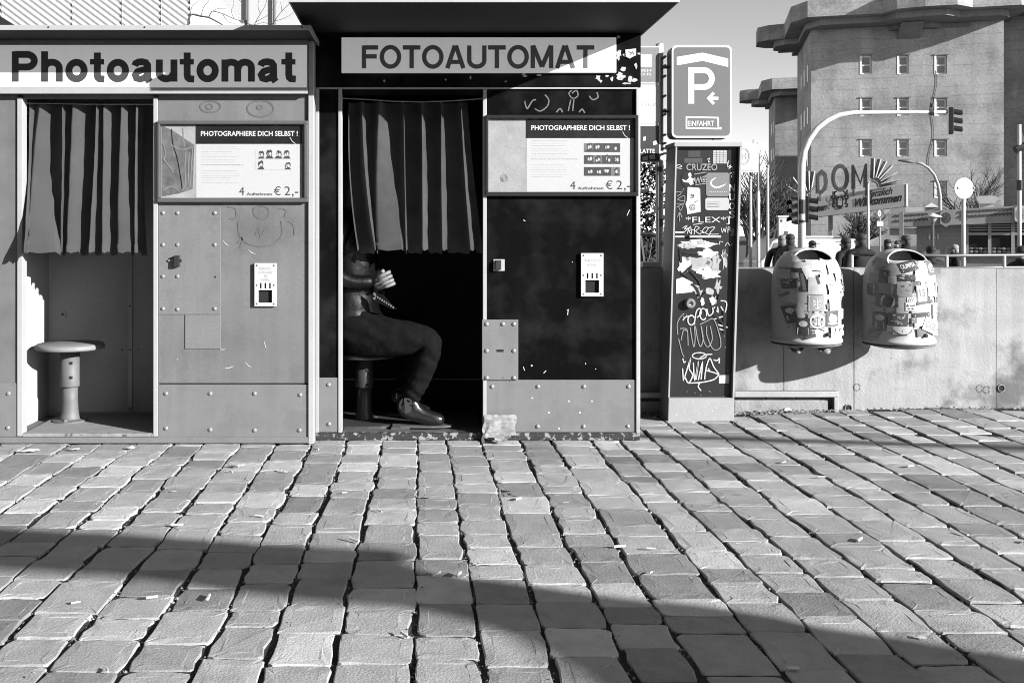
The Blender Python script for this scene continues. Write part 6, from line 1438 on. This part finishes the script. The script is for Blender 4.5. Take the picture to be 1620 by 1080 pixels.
# ------------------------------------------------------------------ passers-by
def passer(px, top, d, label, coat=.03, hair=.03, legs=.06, turn=0.0, wide=1.0, bag=None, hat=False, skin=.26):
    hgt = max(1.55, min(1.9, wz(top, d)+.8)); s = hgt/1.75
    rt = thing('person', (wx(px, d), d, -.8), label, 'person', 'people beyond the wall', rz=turn)
    J = [(0,0,.92),(0,0,1.10),(0,-.01,1.28),(0,0,1.43),(0,0,1.49),(0,-.015,1.56),(0,-.01,1.65), (-.09,0,.88),(-.10,.03,.48),(-.10,.0,.08),(-.10,-.12,.04), (.09,0,.88),(.10,-.06,.48),(.10,-.02,.08),(.10,-.14,.04),
         (-.19*wide,0,1.40),(-.25*wide,.03,1.13),(-.24*wide,-.07,.88),(-.24*wide,-.10,.80), (.19*wide,0,1.40),(.25*wide,.02,1.13),(.24*wide,-.09,.88),(.24*wide,-.12,.80)]
    Ed = [(0,1),(1,2),(2,3),(3,4),(4,5),(5,6),(0,7),(7,8),(8,9),(9,10),(0,11),(11,12),(12,13),(13,14),(3,15),(15,16),(16,17),(17,18),(3,19),(19,20),(20,21),(21,22)]
    w = wide; Ra = [(.17*w,.13*w),(.175*w,.13*w),(.19*w,.13*w),(.12,.09),.058,(.07,.08),(.076,.088), .10,.065,.045,.04, .10,.065,.045,.04, .075,.062,.05,.035, .075,.062,.05,.035]
    v, f = skin_mesh([(a*s, b*s, c*s) for a, b, c in J], Ed, [tuple(q*s for q in r) if isinstance(r, tuple) else r*s for r in Ra], 0, 1)
    mb = MB(); mb.add(v, f)
    for i, fc in enumerate(mb.f):
        z = sum(v[q][2] for q in fc)/len(fc)/s; x = abs(sum(v[q][0] for q in fc)/len(fc))/s
        mb.mi[i] = 1 if z > 1.535 or (z < .84 and x > .2 and z > .7) else (2 if z < .80 else 0)
    lb(mb, 'body', [M('coat_%02d' % int(coat*100), coat*.35, rough=.8, var=.2, scale=9), M('face_%02d' % int(skin*100), skin, rough=.6), M('trousers_%02d' % int(legs*100), legs, rough=.8)], rt, smooth=True)
    mb = MB()
    for j in range(7):                                   # coat skirt over the hips
        pass
    prof = [(.20*w, .62), (.195*w, .78), (.185*w, .95), (.175*w, 1.12)]
    mb.lathe([(r*s, z*s) for r, z in prof], (0, 0, 0), 14, sx=1.0, sy=.78); lb(mb, 'coat_skirt', M('coat_%02d' % int(coat*100), coat*.35), rt, smooth=True)
    mb = MB(); mb.ellipsoid((0, .016*s, 1.665*s), (.089*s, .103*s, .08*s), 12, 8)
    mb.ellipsoid((0, .045*s, 1.585*s), (.082*s, .068*s, .10*s), 12, 8)
    if hat: mb.prism_z([(-.07*s, -.06*s), (.07*s, -.06*s), (.05*s, -.17*s), (-.05*s, -.17*s)], 1.655*s, 1.668*s)
    cl_ = MB(); cl_.lathe([(.13*s, 1.39*s), (.10*s, 1.46*s), (.088*s, 1.53*s)], (0, .01*s, 0), 14, sx=1.05, sy=.95); lb(cl_, 'collar', M('coat_%02d' % int(coat*100), coat*.35), rt, smooth=True)
    lb(mb, 'hair' if not hat else 'cap', M('hair_%02d' % int(hair*100), hair, rough=.7), rt, smooth=True)
    mb = MB(); mb.ellipsoid((0, -.098*s, 1.60*s), (.014*s, .02*s, .022*s), 8, 6); lb(mb, 'nose', M('face_%02d' % int(skin*100), skin), rt, smooth=True)
    if bag:
        mb = MB(); mb.box(-.16*s, .16*s, .15*s, .32*s, .98*s, 1.40*s); lb(mb, 'backpack', M('bag_%02d' % int(bag*100), bag, rough=.8, var=.2), rt, bevel=.05)
passer(1238, 371, 20, 'person in long black coat just behind the first bin, pale cap', .02, .22, .04, R(150), 1.2, hat=True)
passer(1250, 369, 19.5, 'dark-haired person with pale scarf and mottled jacket beside the black-coated one', .10, .03, .05, R(165), .95, bag=.2)
passer(1286, 380, 24, 'person in cap of whom only the head shows over the first bin', .05, .03, .05, R(30), .95, hat=True)
passer(1337, 375, 19, 'broad person in dark cap and dark jacket between the two bins', .02, .03, .04, R(-140), 1.3, hat=True, bag=.03)
passer(1361, 368, 17, 'tall heavy person in wide black coat behind the railing end', .012, .04, .03, R(-150), 1.55)
passer(1405, 378, 27, 'small distant person in dark hat left of the second bin mouth', .03, .02, .05, R(60), .95, hat=True)
passer(1419, 380, 29, 'distant grey-clad person half hidden by the second bin', .15, .05, .1, R(-60), .95)
passer(1432, 371, 22, 'person in black jacket directly above the second bin mouth', .02, .05, .05, R(-120), 1.25)
passer(1472, 388, 17, 'dark-haired person carrying a light bag next to the second bin', .03, .02, .3, R(180), 1.3, bag=.04)
passer(1509, 394, 22, 'fair-haired person in dark top passing below the menu board', .025, .30, .3, R(-100), .9)
passer(1616, 388, 15, 'person in black coat cut by the picture edge before the kiosk window', .02, .03, .6, R(-60), 1.0)

# ------------------------------------------------------------------ bare trees and ivy
def bare_tree(name, loc, h, seed, label, group, spread=.6, levels=6, lean=(0, 0), r0=.12, trunk=.3):
    rt = thing(name, loc, label, 'tree', group); rg_ = random.Random(seed); tb = MB(); br_ = MB()
    def grow(p, d, l, r, lev):
        pts = [p]; q = p; dd = d.copy(); n = 3
        for k in range(n):
            dd = (dd+Vector((rg_.gauss(0, .10), rg_.gauss(0, .10), rg_.gauss(.03, .06)))).normalized(); q = q+dd*(l/n); pts.append(q)
        (tb if lev == 0 else br_).tube(pts, [r*(1-.35*k/n) for k in range(n+1)], 7 if lev < 2 else 4 if lev < 4 else 3, cap=False)
        if lev >= levels: return
        for k in range(rg_.choice((2, 3, 3)) if lev else 5):
            a = rg_.uniform(0, 6.28); t = rg_.uniform(.5, 1.0) if lev else rg_.uniform(.75, 1)
            pos = pts[int(t*n)]; side = Vector((math.cos(a), math.sin(a), 0)); nd = (dd*(1-spread*.5)+side*spread*rg_.uniform(.6, 1.2)+Vector((0, 0, .12))).normalized()
            grow(pos, nd, l*rg_.uniform(.6, .82), r*.62*(.8+.3*rg_.random()), lev+1)
        grow(q, dd, l*.72, r*.64, lev+1)
    grow(Vector((0, 0, 0)), Vector((lean[0], lean[1], 1)).normalized(), h*trunk, r0, 0)
    m_ = M('bark', .07, rough=.9, var=.25, scale=4)
    lb(tb, 'trunk', m_, rt, smooth=True); lb(br_, 'crown', m_, rt, smooth=True)
bare_tree('bare_tree', (wx(1352, 55), 55, -.8), 4.6, 3, 'wide bare tree standing under the banner', 'bare winter trees', .75, 5, r0=.16, trunk=.3)
bare_tree('bare_tree', (wx(1204, 40), 40, -.8), 6.0, 8, 'leaning bare tree behind the bus stop post', 'bare winter trees', .6, 4, (-.1, 0), .13, .34)
bare_tree('bare_tree', (wx(1228, 48), 48, -.8), 7.0, 12, 'bare tree against the dark flank of the tower', 'bare winter trees', .6, 4, (0, 0), .13, .3)
bare_tree('bare_tree', (wx(1182, 60), 60, -.8), 7.0, 15, 'thin bare tree nearest the ticket pillar', 'bare winter trees', .65, 4, (.05, 0), .12, .3)
bare_tree('bare_tree', (wx(1530, 70), 70, -.8), 6.5, 20, 'bare tree rising behind the kiosk roof', 'bare winter trees', .65, 4, (0, 0), .13, .4)
# branches over the white house come from a tree rooted behind the booths
tw = thing('bare_tree', (wx(318, 9), 9, -.8), 'bare tree whose few twigs show above the pale booth roof', 'tree', 'bare winter trees')
mb = MB(); mb.tube([(wx(318, 9), 9, -.8), (wx(310, 9), 9, .9), W(300, 90, 9), W(296, 40, 9)], [.06, .05, .03, .012], 8); mb.build('trunk', M('bark', .07), tw, smooth=True)
for r_, pl in ((.010, [(297, 45), (301, 24), (318, 26), (330, 28), (342, 34), (352, 40), (362, 52)]), (.005, [(330, 28), (334, 20), (337, 18), (352, 22), (370, 30), (392, 38), (410, 50)]), (.003, [(337, 18), (345, 14), (358, 14)]), (.003, [(352, 22), (360, 34), (372, 38)]), (.003, [(301, 24), (304, 10), (312, 4), (318, -8)]), (.0035, [(318, 26), (322, 12), (330, 2), (334, -10)]),
               (.004, [(398, 52), (404, 36), (412, 22), (420, 8), (424, -8)]), (.003, [(404, 36), (414, 30), (424, 24), (436, 8), (440, -6)]), (.003, [(412, 22), (408, 10), (411, -6)]), (.004, [(424, 50), (434, 34), (446, 18), (458, 6), (466, -8)]), (.0025, [(434, 34), (448, 30), (462, 22), (478, 4)]), (.0025, [(446, 18), (444, 4)]), (.0025, [(370, 30), (366, 18), (370, 6), (368, -6)]), (.0025, [(384, 6), (378, 0), (374, -8)]), (.003, [(392, 38), (402, 40), (416, 36), (430, 40)])):
    mb = MB(); mb.tube([W(p[0], p[1], 9) for p in curve(pl, 3)], [max(.0016, r_*(1-.6*k/(3*(len(pl)-1)))) for k in range(3*(len(pl)-1)+1)], 5); mb.build('branch', M('bark', .07), tw, smooth=True)
iv = thing('ivy_bush', (wx(1022, 8), 8, -.8), 'dense small-leaved ivy bush seen between black booth and sign pole', 'bush')
lf = MB(); ri = random.Random(9)
for k in range(5200):
    p = Vector((wx(ri.uniform(985, 1052), 8), 8+ri.uniform(-.15, .35), ri.uniform(-.8, 1.55))); a = Vector((ri.gauss(0, 1), ri.gauss(0, 1), ri.gauss(0, 1))).normalized(); b_ = a.orthogonal().normalized(); c = a.cross(b_); s = ri.uniform(.012, .026)
    p.y += .1*nz3(p.x, 0, p.z, 4)
    lf.add([p-b_*s, p+c*s*.6, p+b_*s, p-c*s*.6], [(0,1,2,3)], 0, ri.uniform(.5, 1.6))
lf.build('leaves', M('ivy_leaf', .025, rough=.9, spec=.1, var=.2, tone=True), iv, tone=True)
st3 = MB()
for k in range(7):
    x = wx(990+9*k, 8.1); st3.tube([(x, 8.1, -.8), (x+ri.uniform(-.08, .08), 8.1, .1), (x+ri.uniform(-.15, .15), 8.1, 1.3)], [.02, .015, .006], 5)
st3.build('stems', M('bark', .07), iv)
bc = thing('bicycle', (wx(1021, 7), 7, -.8), 'bicycle leaning behind the wall beside the black booth', 'bicycle')
for px in (1021, 880):
    c = W(px, 406, 7); mb = MB(); pts = [(c.x+.32*math.cos(R(a)), 7, c.z-.16+.32*math.sin(R(a))) for a in range(0, 361, 12)]; mb.tube(pts, .018, 6, cap=False); wl = mb.build('wheel', m_blackp, bc)
    mb = MB()
    for a in range(0, 180, 20): mb.tube([(c.x+.31*math.cos(R(a)), 7, c.z-.16+.31*math.sin(R(a))), (c.x-.31*math.cos(R(a)), 7, c.z-.16-.31*math.sin(R(a)))], .003, 3)
    mb.build('spokes', m_galv, wl)
c = W(1021, 406, 7); c2 = W(880, 406, 7); mb = MB(); mb.tube([(c.x, 7, c.z-.16), (c.x-.08, 7, c.z+.42)], .018, 6); mb.tube([(c.x-.07, 7, c.z+.35), (c2.x+.15, 7, c.z+.3), (c2.x, 7, c.z-.16)], .016, 6); mb.tube([(c.x-.08, 6.98, c.z+.1), ((c.x+c2.x)/2, 7, c.z-.2)], .016, 6); mb.build('frame', m_blackp, bc)
mb = MB(); mb.tube([(c.x-.02, 6.75, c.z+.46), (c.x-.08, 7, c.z+.45), (c.x-.02, 7.25, c.z+.46)], .014, 6); mb.build('handlebar', m_galv, bc)
mb = MB(); mb.ellipsoid((c2.x+.15, 7, c.z+.36), (.13, .07, .035), 12, 6); mb.build('saddle', m_blackp, bc)

# ------------------------------------------------------------------ buildings behind the booths
DH = 13
hl = thing('corrugated_hall', (wx(100, DH), DH, -.8), 'pale hall clad in diagonal corrugated sheets above the pale booth', 'building')
seams = [-160, 3, 115, 193, 255, 301]
m_corr = M('corrugated_sheet', .52, rough=.5, var=.06, scale=.8, fine=.04, streak=.04)
for a, b_ in zip(seams, seams[1:]):
    x0_, x1_ = wx(a, DH), wx(b_, DH); nx_, nz_ = max(8, int((x1_-x0_)/.016)), 84; vs = []; z0_, z1_ = 3.2, 4.5
    for j in range(nz_+1):
        for i in range(nx_+1):
            x = x0_+(x1_-x0_)*i/nx_; z = z0_+(z1_-z0_)*j/nz_; ph = (x*.6+z*.8)/.068
            vs.append((x, DH+.010*math.sin(ph*2*math.pi)-.0012*(i == nx_), z))
    mb = MB(); mb.add(vs, [(j*(nx_+1)+i, j*(nx_+1)+i+1, (j+1)*(nx_+1)+i+1, (j+1)*(nx_+1)+i) for j in range(nz_) for i in range(nx_)]); mb.build('corrugated_sheet', m_corr, hl, smooth=True)
    mb = MB(); pts = []
    for j in range(nz_+1):
        z = z0_+(z1_-z0_)*j/nz_; ph = (x1_*.6+z*.8)/.068; pts.append((x1_, DH-.004+.010*math.sin(ph*2*math.pi), z))
    mb.tube(pts, .006, 4); mb.build('seam', M('seam_grey', .4), hl)
mb = MB(); mb.box(wx(-160, DH), wx(301, DH), DH+.05, DH+6, -.8, 4.5); mb.build('hall_wall', M('hall_wall', .5), hl)
mb = MB(); mb.prism_y([(wx(p, DH), wz(q, DH)) for p, q in ((-30, 8), (31, 44), (31, 70), (-30, 70))], DH-.25, DH-.06); mb.build('lean_to', m_hole, hl)
DB = 20
wh = thing('white_brick_house', (wx(380, DB), DB, -.8), 'white painted brick house with dark downpipes behind the booth gap', 'building')
mb = MB(); mb.box(wx(302, DB), wx(520, DB), DB, DB+5, -.8, 9); mb.build('brick_wall', M('white_brick', .52, rough=.7, var=.06, scale=1.5, lines=(.09, .12), bump=.004, bscale=30), wh)
for px in (312, 393, 435):
    mb = MB(); mb.tube([(wx(px, DB), DB-.07, -.8), (wx(px, DB), DB-.07, 9)], .028, 8); dp = mb.build('downpipe', M('downpipe', .14, rough=.5, var=.2), wh, smooth=True)
    for z in (4.6, 5.1): mb = MB(); mb.tube([(wx(px, DB), DB-.07, z), (wx(px, DB), DB-.07, z+.04)], .045, 8); mb.build('pipe_clip', m_galv, dp)
for p0, p1 in ((352, 392), (300, 311)):
    a = W(p0, 60, DB); b2 = W(p1, 33, DB); mb = MB(); mb.box(a.x, b2.x, DB-.05, DB-.002, 3.6, b2.z); wf = mb.build('window', M('window_dark_frame', .16), wh)
    mb = MB(); mb.box(a.x+.05, b2.x-.05, DB-.056, DB-.051, 3.65, b2.z-.07); mb.build('pane', M('pale_blind', .5), wf)
# house added behind the camera to keep sky light off the booth fronts
ah = thing('sky_blocker', (-14, -13, 0), 'unseen dark brick house added behind the camera to block sky light', 'building')
mb = MB(); mb.box(-48, 8.0, -26, -13, -.05, 24); mb.build('brick_wall', M('dark_brick', .10, rough=.8, var=.15, lines=(.25, .2)), ah)
for i in range(16):
    for j in range(6):
        x = -46+3.3*i; z = 1.2+3.7*j; mb = MB(); mb.box(x, x+1.4, -13.0, -12.93, z, z+2.1); w_ = mb.build('window', M('sash_white', .6), ah)
        mb = MB(); mb.box(x+.12, x+1.28, -12.929, -12.92, z+.12, z+1.98); mb.build('pane', m_wgl, w_)

# ------------------------------------------------------------------ sheet added out of view, cut to cast the band of shade
aw = thing('shade_caster', (4.6, -1.6, 0), 'unseen canvas sheet added on two posts to cast the foreground shade band', 'shade caster')
def lift(x, y, L): v = Vector((x, y, 0))+SUN*L; return (v.x, v.y, v.z)
def ground(px, py): y = F*H/(py-PY); return (wx(px, y), y)
def along(pl, px):
    for (x0, y0), (x1, y1) in zip(pl, pl[1:]):
        if x0 <= px <= x1: return y0+(y1-y0)*(px-x0)/(x1-x0)
E1 = [(-260, 822), (0, 838), (207, 848), (407, 863), (540, 868), (640, 874), (660, 904), (747, 917), (836, 928), (947, 945), (1080, 957), (1190, 972), (1308, 995), (1447, 1015), (1610, 1040), (1900, 1090)]
E2 = [(-260, 880), (0, 903), (200, 915), (420, 943), (560, 958), (700, 968), (800, 1000), (900, 1060), (1000, 1130), (1300, 1260), (1610, 1340), (1900, 1500)]
cols = [-260, -100, 0, 120, 207, 300, 407, 480, 540, 600, 640, 660, 747, 836, 947, 1080, 1190, 1308, 1447, 1610, 1900]
near = [ground(p, along(E1, p)) for p in cols]; far = [ground(p, along(E2, p)) for p in cols]
vs = [lift(x, y, 6.0) for x, y in near]+[lift(x, y, 8.6) for x, y in far]; n = len(near)
mb = MB(); mb.add(vs+[(x, y, z+.012) for x, y, z in vs], [(i, i+1, n+i+1, n+i) for i in range(n-1)]+[(2*n+i+1, 2*n+i, 3*n+i, 3*n+i+1) for i in range(n-1)]+[(i+1, i, 2*n+i, 2*n+i+1) for i in range(n-1)]+[(n+i, n+i+1, 3*n+i+1, 3*n+i) for i in range(n-1)]+[(0, n, 3*n, 2*n), (n-1, 3*n-1, 4*n-1, 2*n-1)][:1]); mb.build('canvas', M('shade_caster_canvas', .3, rough=.9), aw)
for k in (17, 20):
    p = Vector(vs[n+k]); mb = MB(); mb.tube([(p.x, p.y, -.03), tuple(p)], .03, 8); mb.build('post', m_galv, aw)
lm = thing('thin_shade_caster', tuple(Vector((4.4, 4.0, 0))+Vector((SUN.x, SUN.y, 0))*9), 'unseen steel post with level arm added to cast a thin shadow line', 'lamp post')  # added out of view, casts the thin shadow line across the cobbles
a = Vector(lift(.9, 4.83, 9)); b2 = Vector(lift(4.4, 4.06, 9)); mb = MB(); mb.tube([a, b2], .032, 8); mb.build('arm', m_galv, lm)
mb = MB(); mb.tube([(b2.x, b2.y, -.03), tuple(b2)], .05, 8); mb.build('post', m_galv, lm)

# ------------------------------------------------------------------ litter on the cobbles
m_butt = M('butt_paper', .72, rough=.7, var=.1); rl_ = random.Random(17)
bm_ = MB(); bm_.tube([(-.018, 0, .004), (.018, 0, .004)], .0038, 6); bmesh_butt = bm_.mesh('cigarette_butt', m_butt)
spots = [(372, 740), (500, 712), (545, 782), (600, 812), (690, 913), (725, 914), (560, 858), (640, 1010), (240, 950), (170, 1065), (410, 820), (280, 835), (275, 780), (980, 870), (1030, 873), (1175, 785), (1300, 760), (1360, 860), (1525, 850), (1440, 745), (1620, 862), (445, 745), (365, 748), (820, 792), (1030, 911), (895, 797), (1080, 690), (1410, 672), (1240, 735), (120, 958), (330, 950), (950, 1010)]
for k, (px, py) in enumerate(spots):
    y = F*H/(py-PY); x = wx(px, y)
    o = link('cigarette_butt', bmesh_butt, None, (x, y, gz(x, y)+.006), (0, rl_.uniform(-.1, .1), rl_.uniform(0, 3.1)), (rl_.uniform(.5, 1.2),)*3)
    tag(o, 'white cigarette butt lying on the cobbles', 'cigarette butt', 'cigarette butts on the cobbles')
for k, (px, py, w, lbl) in enumerate(((45, 716, .09, 'flat torn paper strip in front of the pale booth, at the picture edge'), (208, 711, .035, 'crumpled white paper scrap before the pale booth door'), (378, 738, .05, 'folded white paper scrap below the pale booth kick plate'), (118, 713, .05, 'thin white paper strip before the pale booth stool'), (1245, 657, .05, 'crumpled white paper against the steel frame at the wall foot'), (1540, 654, .05, 'crushed clear plastic cup at the wall foot'), (1505, 657, .06, 'flat pale wrapper at the wall foot'), (1455, 1012, .03, 'small pale stone chip in the shaded foreground joint'), (1255, 1062, .025, 'curled dry leaf in the shaded foreground joint'), (450, 748, .03, 'small dry leaf before the pale booth kick plate'))):
    y = F*H/(py-PY); x = wx(px, y); m_ = MB(); vs = []; n = 7
    for j in range(n):
        for i in range(n):
            u, v = i/(n-1)-.5, j/(n-1)-.5; q = 1 if k in (1, 4, 5) else .25
            vs.append((w*u*(1+.3*nz3(u, v, k, 5)), w*.55*v*(1+.4*nz3(v, u, k, 5)), .006+w*.35*q*max(0, .5-math.hypot(u, v))*2+w*.22*q*abs(nz3(u*3, v*3, k*2, 3))))
    m_.add(vs, [(j*n+i, j*n+i+1, (j+1)*n+i+1, (j+1)*n+i) for j in range(n-1) for i in range(n-1)])
    o = link('paper_scrap' if 'paper' in lbl else 'litter_scrap', m_.mesh('scrap', M('litter_paper', .7, rough=.7, var=.15, scale=30), (0,0,0)), None, (x, y, gz(x, y)+.002), (0, 0, rl_.uniform(-.4, .4))); tag(o, lbl, 'litter')
wd = MB(); rw = random.Random(31)                        # dead leaves and weeds gathered along the wall foot
for k in range(900):
    px = rw.choice((rw.uniform(1150, 1330), rw.uniform(1150, 1240), rw.uniform(1015, 1060), rw.uniform(1160, 1640))); x = wx(px, 5.3); y = 5.33-abs(rw.gauss(0, .04)); z = gz(x, y)+rw.uniform(0, .014); s = rw.uniform(.003, .011); a = rw.uniform(0, 6.28)
    t = Vector((math.cos(a), math.sin(a), rw.uniform(-.4, .6))); b_ = t.orthogonal().normalized(); p = Vector((x, y, z))
    wd.add([p-t*s, p+b_*s*.4, p+t*s, p-b_*s*.4], [(0,1,2,3)], 0, rw.uniform(.3, 1.8))
tag(wd.build('leaf_debris', M('dead_leaf', .25, rough=.8, tone=True), None, tone=True), 'dry leaf debris gathered along the wall foot', 'debris', kind='stuff')
